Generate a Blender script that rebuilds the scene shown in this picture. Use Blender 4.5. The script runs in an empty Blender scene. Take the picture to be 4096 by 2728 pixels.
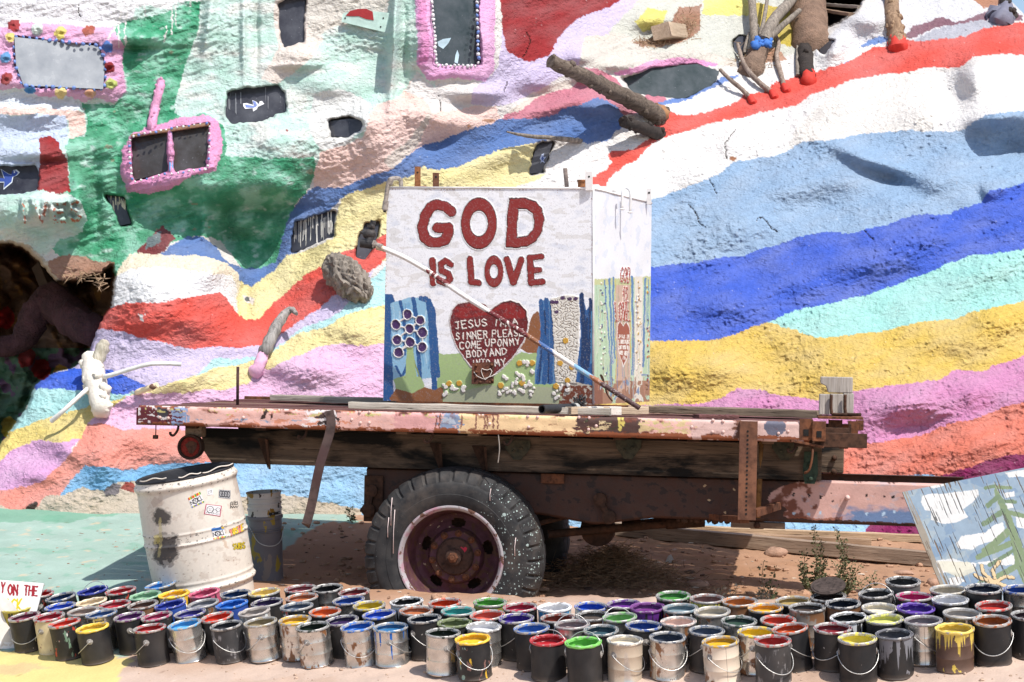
import bpy, bmesh, math, random
import numpy as np
from mathutils import Vector, Matrix

random.seed(7)
scene = bpy.context.scene
C = scene.collection
R = math.radians

# ------------------------------------------------------------------ camera
F = 4400.0            # focal length, in units of the 2354 px wide picture
ZC = 1.60             # eye height above the datum
CU, CV = 1177.0, 828.0
cam_d = bpy.data.cameras.new('camera'); cam = bpy.data.objects.new('camera', cam_d)
C.objects.link(cam); scene.camera = cam
cam.location = (0, 0, ZC); cam.rotation_euler = (R(90), 0, 0)
cam_d.sensor_width = 36; cam_d.lens = 36 * F / 2354
cam_d.shift_y = 44 / 2354
cam_d.clip_start = 0.1; cam_d.clip_end = 500

# ------------------------------------------------------------------ sky + sun
SUN = Vector((0.41, -0.47, 1.0)).normalized()
w = bpy.data.worlds.new('World'); scene.world = w; w.use_nodes = True
nt = w.node_tree; nt.nodes.clear()
sky = nt.nodes.new('ShaderNodeTexSky'); sky.sky_type = 'NISHITA'; sky.sun_disc = False
sky.sun_elevation = math.asin(SUN.z); sky.sun_rotation = math.atan2(SUN.x, SUN.y)
sky.air_density = 1.0; sky.dust_density = 1.5; sky.ozone_density = 1.0
bg = nt.nodes.new('ShaderNodeBackground'); bg.inputs[1].default_value = 0.14
out = nt.nodes.new('ShaderNodeOutputWorld')
nt.links.new(sky.outputs[0], bg.inputs[0]); nt.links.new(bg.outputs[0], out.inputs[0])
sd = bpy.data.lights.new('sun', 'SUN'); sd.energy = 4.2; sd.angle = R(0.53); sd.color = (1.0, 0.965, 0.91)
so = bpy.data.objects.new('sun', sd); C.objects.link(so)
so.rotation_euler = SUN.to_track_quat('Z', 'Y').to_euler(); so.location = SUN * 60
vs = scene.view_settings
vs.view_transform = 'Standard'; vs.look = 'None'; vs.gamma = 1.0; vs.use_curve_mapping = False
vs.exposure = 0.36

# ------------------------------------------------------------------ coordinates
def P(u, v, Y):
    return Vector(((u - CU) / F * Y, Y, ZC - (v - CV) / F * Y))
def proj(x, y, z):
    return CU + x / y * F, CV - (z - ZC) / y * F
def crop(ou, ov, s):
    k = 2354 / 4096
    return lambda x, y: ((ou + x / s) * k, (ov + y / s) * k)
B1 = crop(0, 1780, 1.6537); B2 = crop(1366, 1780, 1.6537); B3 = crop(2732, 1780, 1.654)
A1 = crop(0, 0, 1.7233); A2 = crop(1366, 0, 1.7233); A3 = crop(2732, 0, 1.7229)
M1 = crop(0, 910, 1.7233); M3 = crop(2732, 910, 1.7229); TK = crop(1366, 700, 1.568)
D1 = crop(500, 1540, 1.9625); D2 = crop(1600, 1540, 1.9625); D3 = crop(2700, 1440, 2.24)
def mp(f, pts): return [f(*p) for p in pts]
def S(r, g, b, k=0.80):
    f = lambda c: ((c / 255) / 12.92 if c <= 10.3 else (((c / 255) + .055) / 1.055) ** 2.4)
    return (f(r) * k, f(g) * k, f(b) * k)

# ------------------------------------------------------------------ noise (numpy gradient noise)
_rs = np.random.RandomState(3)
_perm = _rs.permutation(512); _ga = _rs.rand(512) * 2 * np.pi
_gx, _gy = np.cos(_ga), np.sin(_ga)
def perlin(x, y, seed=0):
    x = np.asarray(x, float); y = np.asarray(y, float)
    xi = np.floor(x).astype(int); yi = np.floor(y).astype(int)
    fx = x - xi; fy = y - yi
    sx = fx * fx * fx * (fx * (fx * 6 - 15) + 10); sy = fy * fy * fy * (fy * (fy * 6 - 15) + 10)
    def g(ix, iy, dx, dy):
        h = _perm[(_perm[(ix + seed * 37) & 511] + iy) & 511]
        return _gx[h] * dx + _gy[h] * dy
    a = g(xi, yi, fx, fy); b = g(xi + 1, yi, fx - 1, fy)
    c = g(xi, yi + 1, fx, fy - 1); d = g(xi + 1, yi + 1, fx - 1, fy - 1)
    return (a + (b - a) * sx) + ((c + (d - c) * sx) - (a + (b - a) * sx)) * sy
def fbm(x, y, o=4, seed=0):
    t = 0; a = 1
    for i in range(o):
        t = t + a * perlin(x, y, seed + i); x = x * 2.03 + 5.1; y = y * 2.03 + 1.7; a *= .5
    return t

# ------------------------------------------------------------------ canvas: paint put on the vertices of real surfaces
FONT = {
 'A': [[(0,0),(.5,1),(1,0)],[(.2,.38),(.8,.38)]],
 'B': [[(0,0),(0,1),(.7,.97),(.85,.78),(.65,.55),(0,.52)],[(.65,.55),(1,.3),(.7,.02),(0,0)]],
 'C': [[(1,.85),(.6,1),(.15,.82),(0,.5),(.15,.18),(.6,0),(1,.15)]],
 'D': [[(0,0),(0,1),(.6,.95),(1,.6),(.95,.3),(.55,.03),(0,0)]],
 'E': [[(1,1),(0,1),(0,0),(1,0)],[(0,.52),(.75,.52)]],
 'G': [[(.95,.85),(.55,1),(.15,.82),(0,.5),(.15,.15),(.55,0),(.95,.12),(.97,.45),(.6,.45)]],
 'H': [[(0,0),(0,1)],[(1,0),(1,1)],[(0,.5),(1,.5)]],
 'I': [[(.5,0),(.5,1)]],
 'J': [[(.2,1),(1,1)],[(.7,1),(.7,.2),(.45,0),(.1,.15)]],
 'K': [[(0,0),(0,1)],[(1,1),(0,.45),(1,0)]],
 'L': [[(0,1),(0,0),(.9,0)]],
 'M': [[(0,0),(.1,1),(.5,.35),(.9,1),(1,0)]],
 'N': [[(0,0),(0,1),(1,0),(1,1)]],
 'O': [[(.5,1),(.12,.8),(0,.5),(.12,.2),(.5,0),(.88,.2),(1,.5),(.88,.8),(.5,1)]],
 'P': [[(0,0),(0,1),(.75,.97),(.95,.75),(.75,.5),(0,.48)]],
 'R': [[(0,0),(0,1),(.75,.97),(.92,.75),(.7,.52),(0,.5)],[(.5,.5),(1,0)]],
 'S': [[(.92,.85),(.5,1),(.1,.85),(.15,.6),(.8,.42),(.95,.2),(.5,0),(.05,.15)]],
 'T': [[(0,1),(1,1)],[(.5,1),(.5,0)]],
 'U': [[(0,1),(.05,.25),(.5,0),(.95,.25),(1,1)]],
 'V': [[(0,1),(.5,0),(1,1)]],
 'W': [[(0,1),(.25,0),(.5,.7),(.75,0),(1,1)]],
 'Y': [[(0,1),(.5,.5),(1,1)],[(.5,.5),(.5,0)]],
}
class Canvas:
    def __init__(s, U, V, col, jit=0.0, jscale=9.0, seed=1):
        s.U0 = U.ravel(); s.V0 = V.ravel()
        if jit:
            s.U = s.U0 + jit * fbm(s.U0 / jscale, s.V0 / jscale, 3, seed) + jit * 2 * perlin(s.U0 / 60, s.V0 / 60, seed + 3)
            s.V = s.V0 + jit * fbm(s.U0 / jscale + 31, s.V0 / jscale, 3, seed + 5) + jit * 2 * perlin(s.U0 / 60, s.V0 / 60, seed + 4)
        else: s.U, s.V = s.U0, s.V0
        s.col = np.empty((s.U.size, 3)); s.col[:] = col
        s.h = np.zeros(s.U.size)
    def inside(s, pts):
        p = np.array(pts, float); u0, v0 = p.min(0); u1, v1 = p.max(0)
        m = np.zeros(s.U.size, bool)
        idx = np.nonzero((s.U >= u0) & (s.U <= u1) & (s.V >= v0) & (s.V <= v1))[0]
        if idx.size == 0: return m
        x = s.U[idx]; y = s.V[idx]; r = np.zeros(idx.size, bool)
        q = np.roll(p, -1, 0)
        for (xa, ya), (xb, yb) in zip(p, q):
            if ya == yb: continue
            r ^= ((ya > y) != (yb > y)) & (x < (xb - xa) * (y - ya) / (yb - ya) + xa)
        m[idx] = r
        return m
    def put(s, m, color, a=1.0):
        if color is None: return
        c = np.array(color)
        if isinstance(a, float) and a >= 1: s.col[m] = c
        else:
            aa = a[m][:, None] if not isinstance(a, float) else a
            s.col[m] = s.col[m] * (1 - aa) + c * aa
    def poly(s, pts, color, a=1.0, h=None):
        m = s.inside(pts); s.put(m, color, a)
        if h is not None: s.h[m] = h
        return m
    def dist(s, pts, w):
        p = np.array(pts, float); u0, v0 = p.min(0) - w; u1, v1 = p.max(0) + w
        idx = np.nonzero((s.U >= u0) & (s.U <= u1) & (s.V >= v0) & (s.V <= v1))[0]
        d = np.full(idx.size, 1e9); x = s.U[idx]; y = s.V[idx]
        for (xa, ya), (xb, yb) in zip(p[:-1], p[1:]):
            dx, dy = xb - xa, yb - ya; L = dx * dx + dy * dy or 1e-9
            t = np.clip(((x - xa) * dx + (y - ya) * dy) / L, 0, 1)
            d = np.minimum(d, (x - xa - t * dx) ** 2 + (y - ya - t * dy) ** 2)
        return idx, np.sqrt(d)
    def stroke(s, pts, w, color, a=1.0, h=None):
        idx, d = s.dist(pts, w)
        k = idx[d < w / 2]
        m = np.zeros(s.U.size, bool); m[k] = True
        s.put(m, color, a)
        if h is not None: s.h[m] = h
        return m
    def ell(s, cu, cv, ru, rv, color, a=1.0, h=None):
        m = ((s.U - cu) / ru) ** 2 + ((s.V - cv) / rv) ** 2 < 1
        s.put(m, color, a)
        if h is not None: s.h[m] = h
        return m
    def text(s, t, a, b, H, wd, color, h=None, gap=.35, up=None):
        a = np.array(a, float); b = np.array(b, float); n = len(t)
        ax = b - a; L = np.hypot(*ax); ax /= L
        upv = np.array(up, float) if up is not None else np.array((ax[1], -ax[0]))
        cw = L / (n + gap * (n - 1)); x = 0
        for ch in t:
            for st in FONT.get(ch, []):
                s.stroke([tuple(a + ax * (x + p * cw) + upv * (q * H)) for p, q in st], wd, color, h=h)
            x += cw * (1 + gap)

# ------------------------------------------------------------------ materials
MATS = {}
class NT:
    def __init__(s, name):
        s.m = bpy.data.materials.new(name); s.m.use_nodes = True
        s.t = s.m.node_tree; s.b = s.t.nodes['Principled BSDF']
        s.tc = s.n('TexCoord')
    def n(s, t, **k):
        o = s.t.nodes.new('ShaderNode' + t)
        for a, v in k.items(): setattr(o, a, v)
        return o
    def l(s, a, b): s.t.links.new(a, b)
    def coord(s, sc=(1, 1, 1), off=(0, 0, 0)):
        m = s.n('Mapping'); m.inputs['Scale'].default_value = sc; m.inputs['Location'].default_value = off
        s.l(s.tc.outputs['Object'], m.inputs['Vector']); return m.outputs[0]
    def noise(s, scale, detail=4, rough=.55, sc=(1, 1, 1), off=(0, 0, 0), dist=0.0):
        o = s.n('TexNoise'); o.inputs['Scale'].default_value = scale; o.inputs['Detail'].default_value = detail
        o.inputs['Roughness'].default_value = rough; o.inputs['Distortion'].default_value = dist
        s.l(s.coord(sc, off), o.inputs['Vector']); return o.outputs[0]
    def voro(s, scale, sc=(1, 1, 1), off=(0, 0, 0), feature='F1', rnd=1.0):
        o = s.n('TexVoronoi', feature=feature); o.inputs['Scale'].default_value = scale
        o.inputs['Randomness'].default_value = rnd
        s.l(s.coord(sc, off), o.inputs['Vector']); return o
    def ramp(s, x, a, b, c0=0.0, c1=1.0):
        o = s.n('MapRange'); o.inputs[1].default_value = a; o.inputs[2].default_value = b
        o.inputs[3].default_value = c0; o.inputs[4].default_value = c1
        s.l(x, o.inputs[0]); return o.outputs[0]
    def math(s, op, a, b=0.0):
        o = s.n('Math', operation=op)
        for i, v in enumerate((a, b)):
            if isinstance(v, (int, float)): o.inputs[i].default_value = v
            else: s.l(v, o.inputs[i])
        return o.outputs[0]
    def mix(s, fac, a, b, blend='MIX'):
        o = s.n('Mix', data_type='RGBA', blend_type=blend)
        for i, v in ((0, fac), (6, a), (7, b)):
            if isinstance(v, (int, float)): o.inputs[i].default_value = v
            elif isinstance(v, tuple): o.inputs[i].default_value = (*v[:3], 1)
            else: s.l(v, o.inputs[i])
        return o.outputs[2]
    def bump(s, h, strength=.4, dist=.01, normal=None):
        o = s.n('Bump'); o.inputs['Strength'].default_value = strength; o.inputs['Distance'].default_value = dist
        s.l(h, o.inputs['Height'])
        if normal is not None: s.l(normal, o.inputs['Normal'])
        return o.outputs[0]
    def done(s, col=None, rough=.7, metal=0.0, spec=.4, nrm=None):
        i = s.b.inputs
        for key, v in (('Base Color', col), ('Roughness', rough), ('Metallic', metal), ('Specular IOR Level', spec)):
            if v is None: continue
            if isinstance(v, (int, float)): i[key].default_value = v
            elif isinstance(v, tuple): i[key].default_value = (*v[:3], 1)
            else: s.l(v, i[key])
        if nrm is not None: s.l(nrm, i['Normal'])
        return s.m
    def attr(s, name='paint'):
        o = s.n('Attribute', attribute_name=name); return o.outputs['Color']

def simple(name, col, rough=.7, metal=0.0, var=.25, scale=9, bs=60, bump=.3, bd=.004, spec=.4):
    if name in MATS: return MATS[name]
    k = NT(name); n1 = k.noise(scale, 5); n2 = k.noise(bs, 4)
    f = k.ramp(n1, .3, .7, 1 - var, 1 + var)
    c = k.mix(1.0, tuple(col), f, 'MULTIPLY')
    r = k.ramp(n2, .3, .7, max(0, rough - .12), min(1, rough + .12))
    MATS[name] = k.done(c, r, metal, spec, k.bump(n2, bump, bd)); return MATS[name]

def wood(name, c0, c1, scale=1.0, axis=0, rough=.8, dark=None):
    """weathered timber, grain along one local axis, cracks as dark thin lines; dark = char / old paint patches"""
    if name in MATS: return MATS[name]
    k = NT(name); sc = [28, 28, 28]; sc[axis] = 1.3; sc = tuple(sc)
    g = k.noise(1.6 * scale, 6, .65, sc, dist=.6); f = k.noise(6 * scale, 4, .6, sc)
    big = k.noise(3, 3)
    c = k.mix(k.ramp(g, .3, .7), tuple(c0), tuple(c1))
    c = k.mix(k.ramp(f, .60, .70), c, tuple(x * .25 for x in c0))
    c = k.mix(1.0, c, k.ramp(big, .3, .7, .75, 1.2), 'MULTIPLY')
    if dark:
        s2 = [3.2, 3.2, 3.2]; s2[axis] = 1.0
        d = k.noise(1.5, 6, .6, tuple(s2), (3, 1, 2), .4)
        c = k.mix(k.ramp(d, .46, .56), c, tuple(dark))
    MATS[name] = k.done(c, rough, 0, .2, k.bump(k.math('ADD', g, f), .6, .006)); return MATS[name]

def rust(name, c0=(.10, .045, .028), c1=(.24, .09, .04), paint=None, amt=.5, scale=7, rough=.85):
    if name in MATS: return MATS[name]
    k = NT(name); a = k.noise(scale, 8, .65); b = k.noise(scale * 6, 5); e = k.noise(scale * .5, 6, .6, off=(4, 2, 7))
    c = k.mix(k.ramp(a, .35, .65), tuple(c0), tuple(c1))
    c = k.mix(k.ramp(b, .45, .75), c, tuple(x * .45 for x in c0))
    if paint: c = k.mix(k.ramp(e, 1 - amt, 1 - amt + .05), c, tuple(paint))
    MATS[name] = k.done(c, rough, .15, .25, k.bump(b, .5, .004)); return MATS[name]

def painted(name='paint', rough=.72, var=.12, bs=70, bd=.006, bump=.5, metal=0, spec=.3, vs_=5):
    k = NT(name); n1 = k.noise(vs_, 6, .6); n2 = k.noise(bs, 5, .6); n3 = k.noise(bs * .3, 4, .6, sc=(1, 1, 1.6))
    c = k.mix(1.0, k.attr(), k.ramp(n1, .3, .7, 1 - var, 1 + var * .6), 'MULTIPLY')
    c = k.mix(1.0, c, k.ramp(n2, .3, .7, .93, 1.05), 'MULTIPLY')
    return k.done(c, rough, metal, spec, k.bump(k.math('ADD', n2, n3), bump, bd))

# ------------------------------------------------------------------ mesh helpers
class MB:
    def __init__(s): s.v = []; s.f = []; s.mi = []
    def add(s, vs, fs, mi=0):
        o = len(s.v); s.v += [tuple(p) for p in vs]
        for f in fs: s.f.append(tuple(i + o for i in f)); s.mi.append(mi)
    def box(s, lo, hi, M=None, c=0.0, mi=0):
        (x0, y0, z0), (x1, y1, z1) = lo, hi
        if c <= 0:
            vs = [Vector(p) for p in ((x0,y0,z0),(x1,y0,z0),(x1,y1,z0),(x0,y1,z0),(x0,y0,z1),(x1,y0,z1),(x1,y1,z1),(x0,y1,z1))]
            fs = [(0,3,2,1),(4,5,6,7),(0,1,5,4),(1,2,6,5),(2,3,7,6),(3,0,4,7)]
        else:
            bm = bmesh.new(); bmesh.ops.create_cube(bm, size=1)
            for q in bm.verts: q.co = Vector((x0 + (q.co.x + .5) * (x1 - x0), y0 + (q.co.y + .5) * (y1 - y0), z0 + (q.co.z + .5) * (z1 - z0)))
            bmesh.ops.bevel(bm, geom=bm.edges[:], offset=c, segments=2, affect='EDGES', profile=.6)
            bm.verts.index_update(); vs = [q.co.copy() for q in bm.verts]; fs = [tuple(q.index for q in f.verts) for f in bm.faces]; bm.free()
        if M is not None: vs = [M @ p for p in vs]
        s.add(vs, fs, mi); return s
    def bar(s, a, b, w, h, c=0.0, up=(0, 0, 1), mi=0):
        a = Vector(a); b = Vector(b); x = (b - a); L = x.length; x.normalize()
        y = Vector(up).cross(x).normalized(); z = x.cross(y)
        M = Matrix(((x.x, y.x, z.x, a.x), (x.y, y.y, z.y, a.y), (x.z, y.z, z.z, a.z), (0, 0, 0, 1)))
        return s.box((0, -w / 2, -h / 2), (L, w / 2, h / 2), M, c, mi)
    def tube(s, pts, rad, n=10, cap=True, rough=0.0, seed=0, mi=0):
        pts = [Vector(p) for p in pts]; N = len(pts)
        if not hasattr(rad, '__len__'): rad = [rad] * N
        t0 = (pts[1] - pts[0]).normalized()
        ref = t0.orthogonal().normalized(); vs = []; rnd = random.Random(seed)
        for i, p in enumerate(pts):
            t = (pts[min(i + 1, N - 1)] - pts[max(i - 1, 0)]).normalized()
            ref = (ref - t * ref.dot(t)).normalized(); bi = t.cross(ref)
            for k in range(n):
                a = 2 * math.pi * k / n
                r = rad[i] * (1 + rough * (rnd.random() - .5) * 2)
                vs.append(p + ref * (math.cos(a) * r) + bi * (math.sin(a) * r))
        fs = [(i * n + k, i * n + (k + 1) % n, (i + 1) * n + (k + 1) % n, (i + 1) * n + k) for i in range(N - 1) for k in range(n)]
        if cap: fs += [tuple(reversed(range(n))), tuple((N - 1) * n + k for k in range(n))]
        s.add(vs, fs, mi); return s
    def lathe(s, prof, n=24, M=None, mi=0, a0=0.0, skip=None):
        vs = []; fs = []
        for r, z in prof:
            for k in range(n):
                a = a0 + 2 * math.pi * k / n; vs.append(Vector((r * math.cos(a), r * math.sin(a), z)))
        for i in range(len(prof) - 1):
            for k in range(n):
                if skip and skip(i, k): continue
                fs.append((i * n + k, i * n + (k + 1) % n, (i + 1) * n + (k + 1) % n, (i + 1) * n + k))
        if M is not None: vs = [M @ p for p in vs]
        s.add(vs, fs, mi); return s
    def disc(s, r, z, n=24, M=None, mi=0):
        vs = [Vector((r * math.cos(2 * math.pi * k / n), r * math.sin(2 * math.pi * k / n), z)) for k in range(n)]
        if M is not None: vs = [M @ p for p in vs]
        s.add(vs, [tuple(range(n))], mi); return s
    def blob(s, c, r, n=8, m=5, squash=(1, 1, 1), rough=0.0, rnd=random, mi=0):
        vs = []
        for i in range(m + 1):
            th = math.pi * i / m
            for k in range(n):
                a = 2 * math.pi * k / n; q = r * (1 + rough * (rnd.random() - .5) * 2)
                vs.append((c[0] + q * squash[0] * math.sin(th) * math.cos(a), c[1] + q * squash[1] * math.sin(th) * math.sin(a), c[2] + q * squash[2] * math.cos(th)))
        fs = [(i * n + k, (i + 1) * n + k, (i + 1) * n + (k + 1) % n, i * n + (k + 1) % n) for i in range(m) for k in range(n)]
        s.add(vs, fs, mi); return s
    def slab(s, front, off, mi=0):
        """polygon (world points) given thickness by an offset vector"""
        n = len(front); off = Vector(off); vs = [Vector(p) for p in front] + [Vector(p) + off for p in front]
        fs = [tuple(range(n)), tuple(reversed(range(n, 2 * n)))] + [((i + 1) % n, i, n + i, n + (i + 1) % n) for i in range(n)]
        s.add(vs, fs, mi); return s
    def mesh(s, name, mats, smooth=False, auto=None):
        me = bpy.data.meshes.new(name); me.from_pydata(s.v, [], s.f)
        for m in (mats if isinstance(mats, (list, tuple)) else [mats]): me.materials.append(m)
        if any(s.mi): me.polygons.foreach_set('material_index', s.mi)
        bm = bmesh.new(); bm.from_mesh(me); bmesh.ops.remove_doubles(bm, verts=bm.verts, dist=1e-6)
        bmesh.ops.recalc_face_normals(bm, faces=bm.faces); bm.to_mesh(me); bm.free()
        if smooth:
            me.polygons.foreach_set('use_smooth', [True] * len(me.polygons))
            if auto: me.set_sharp_from_angle(angle=R(auto))
        me.update(); return me
    def build(s, name, mats, parent=None, smooth=False, auto=None, M=None):
        o = bpy.data.objects.new(name, s.mesh(name, mats, smooth, auto)); C.objects.link(o)
        if parent: o.parent = parent
        if M is not None: o.matrix_local = M
        return o

def tag(o, label=None, cat=None, group=None, kind=None):
    if label: o['label'] = label
    if cat: o['category'] = cat
    if group: o['group'] = group
    if kind: o['kind'] = kind
    return o
def thing(name, label, cat, loc=(0, 0, 0), group=None, M=None):
    o = bpy.data.objects.new(name, None); C.objects.link(o); o.empty_display_size = .1
    if M is not None: o.matrix_world = M
    else: o.location = loc
    return tag(o, label, cat, group)

def gridmesh(name, X, Y, Z, col, mat, keep=None, smooth=True, parent=None):
    """X, Y, Z: 2-D arrays of positions; col: (n,3) paint per vertex"""
    nr, nc = X.shape; me = bpy.data.meshes.new(name)
    co = np.stack((X.ravel(), Y.ravel(), Z.ravel()), 1).astype(np.float32)
    i = np.arange(nr * nc).reshape(nr, nc)
    q = np.stack((i[:-1, :-1], i[1:, :-1], i[1:, 1:], i[:-1, 1:]), -1).reshape(-1, 4)
    if keep is not None:
        k = keep.ravel(); q = q[k[q].all(1)]
    n = len(q)
    me.vertices.add(len(co)); me.vertices.foreach_set('co', co.ravel())
    me.loops.add(n * 4); me.loops.foreach_set('vertex_index', q.ravel().astype(np.int32))
    me.polygons.add(n); me.polygons.foreach_set('loop_start', np.arange(0, n * 4, 4, dtype=np.int32))
    if smooth: me.polygons.foreach_set('use_smooth', np.ones(n, bool))
    a = me.color_attributes.new('paint', 'FLOAT_COLOR', 'POINT')
    a.data.foreach_set('color', np.concatenate((col, np.ones((len(col), 1))), 1).astype(np.float32).ravel())
    me.update(calc_edges=True); me.validate()
    me.materials.append(mat)
    o = bpy.data.objects.new(name, me); C.objects.link(o)
    if parent: o.parent = parent
    return o

def spline(pts, k=6):
    pts = [Vector(p) for p in pts]
    if len(pts) < 3: return [pts[0].lerp(pts[-1], i / k) for i in range(k + 1)]
    q = [pts[0] * 2 - pts[1]] + pts + [pts[-1] * 2 - pts[-2]]; o = []
    for i in range(1, len(q) - 2):
        for j in range(k):
            t = j / k; a, b, c, d = q[i - 1:i + 3]
            o.append(.5 * ((2 * b) + (c - a) * t + (2 * a - 5 * b + 4 * c - d) * t * t + (3 * b - a - 3 * c + d) * t ** 3))
    return o + [pts[-1]]

# ------------------------------------------------------------------ ground height
def ground_z(x, y):
    x = np.asarray(x, float); y = np.asarray(y, float)
    g1 = -3.29 + .12 * x + .20 * y
    cap = -1.10 + .02 * x; k = .06; h = np.clip(.5 + .5 * (cap - g1) / k, 0, 1); g1 = cap * (1 - h) + g1 * h - k * h * (1 - h)
    g2 = -1.37 - .03 * x + .12 * np.maximum(0, y - 11.6)
    t = np.clip((y - (10.0 - .40 * x)) / .9, 0, 1); t = t * t * (3 - 2 * t); g = g1 * (1 - t) + g2 * t
    fl = -1.95 - .01 * np.abs(x); k = .12; h = np.clip(.5 - .5 * (fl - g) / k, 0, 1); g = fl * (1 - h) + g * h + k * h * (1 - h)
    return g + ZC
# ================================================================== THE PAINTED HILL
WHITE = S(244, 240, 236); OFF = S(232, 226, 220); RED = S(228, 92, 80, .82); SKYB = S(152, 180, 210); ROYAL = S(74, 104, 206)
MINT = S(168, 224, 214); YEL = S(226, 192, 98); PINK = S(212, 142, 184); SALM = S(226, 128, 106); MAR = S(140, 38, 92)
CREAM = S(246, 232, 205); PYEL = S(243, 228, 165); STEEL = S(98, 130, 188); LAV = S(214, 200, 230); LPINK = S(238, 190, 222)
AQUA = S(160, 205, 240); TEAL = S(100, 184, 146); TEALD = S(66, 158, 116); PMINT = S(206, 232, 222); PEACH = S(250, 214, 202); DRED = S(160, 52, 54)
ROSE = S(206, 128, 144); HOTP = S(240, 160, 205); HAY = S(172, 128, 104); LEMON = S(240, 230, 130); GREY = S(186, 186, 196); MAUVE = S(140, 100, 112)
BEIGE = S(208, 192, 170)

step = 2.15
gu = np.concatenate((np.linspace(-420, -30, 60)[:-1], np.arange(-30, 2384, step), np.linspace(2384, 2760, 60)[1:]))
gv = np.concatenate((np.linspace(-330, -20, 50)[:-1], np.arange(-20, 1262, step), np.linspace(1262, 1380, 16)[1:]))
GU, GV = np.meshgrid(gu, gv)

# broad form: distance at control points, thin-plate interpolation
cp = [(-400,1190,12.9),(0,1180,13.0),(200,1182,13.0),(420,1175,13.1),(700,1160,13.2),(1100,1175,13.2),(1600,1215,13.0),(2000,1228,12.95),(2354,1240,12.8),(2750,1250,12.7),
 (-400,1380,12.4),(400,1380,12.6),(1300,1380,12.6),(2000,1380,12.4),(2750,1380,12.2),
 (0,1020,13.5),(200,1000,13.35),(330,990,13.45),(500,1000,13.55),(1000,1000,13.65),(1500,1000,13.55),(2000,1000,13.4),(2354,1000,13.3),(2750,1000,13.2),
 (-300,850,14.0),(210,800,13.9),(250,830,13.7),(450,800,13.8),(700,800,14.0),(1000,800,14.15),(1500,800,14.1),(1900,800,13.95),(2354,800,13.85),(2750,800,13.8),
 (300,640,13.95),(450,620,14.0),(375,592,14.25),(575,680,14.5),(700,620,14.5),(1000,600,14.65),(1500,600,14.8),(1900,600,14.7),(2354,600,14.5),(2750,600,14.5),
 (-300,500,14.25),(100,480,14.1),(100,555,14.25),(230,590,14.5),(330,530,14.5),(480,520,14.7),(480,430,14.35),(640,380,14.45),(600,590,14.95),(660,540,14.8),(700,440,14.8),(800,370,14.75),(870,330,14.7),(1000,400,14.95),(1250,400,15.2),(1500,400,15.55),(1900,400,15.4),(2354,400,15.2),(2750,400,15.2),
 (-300,300,14.5),(60,330,14.3),(180,250,14.55),(350,250,14.7),(560,300,14.7),(840,260,14.85),(1000,280,15.05),(1250,300,15.5),(1400,240,15.8),(1600,230,16.3),(1900,240,16.2),(2300,200,16.0),(2750,190,16.1),
 (-300,60,14.8),(120,80,14.6),(350,80,14.85),(560,100,14.95),(700,160,14.95),(850,120,15.1),(940,80,15.0),(1040,100,15.1),(1140,150,15.3),(1200,50,15.7),(1300,60,16.1),(1500,60,16.9),(1700,40,17.5),(1950,60,17.5),(2300,60,17.2),(2750,40,17.5),
 (-300,-320,15.4),(400,-320,15.5),(900,-320,15.8),(1200,-300,16.5),(1600,-300,18.6),(2200,-300,19.2),(2750,-300,19.2)]
cp = np.array(cp, float)
def tpsphi(r2): return np.where(r2 > 0, .5 * r2 * np.log(np.maximum(r2, 1e-12)), 0)
q = cp[:, :2] / 500.0; nq = len(q)
A = np.zeros((nq + 3, nq + 3))
A[:nq, :nq] = tpsphi(((q[:, None] - q[None]) ** 2).sum(-1)) + np.eye(nq) * .004
A[:nq, nq] = 1; A[:nq, nq + 1:] = q; A[nq, :nq] = 1; A[nq + 1:, :nq] = q.T
sol = np.linalg.solve(A, np.concatenate((cp[:, 2], np.zeros(3))))
GY = np.full(GU.shape, sol[nq]) + sol[nq + 1] * GU / 500 + sol[nq + 2] * GV / 500
for i in range(nq):
    GY += sol[i] * tpsphi((GU / 500 - q[i, 0]) ** 2 + (GV / 500 - q[i, 1]) ** 2)

def gauss(cu, cv, ru, rv, amp, rot=0):
    a = R(rot); du = GU - cu; dv = GV - cv
    x = (du * math.cos(a) + dv * math.sin(a)) / ru; y = (-du * math.sin(a) + dv * math.cos(a)) / rv
    return amp * np.exp(-(x * x + y * y))
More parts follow.
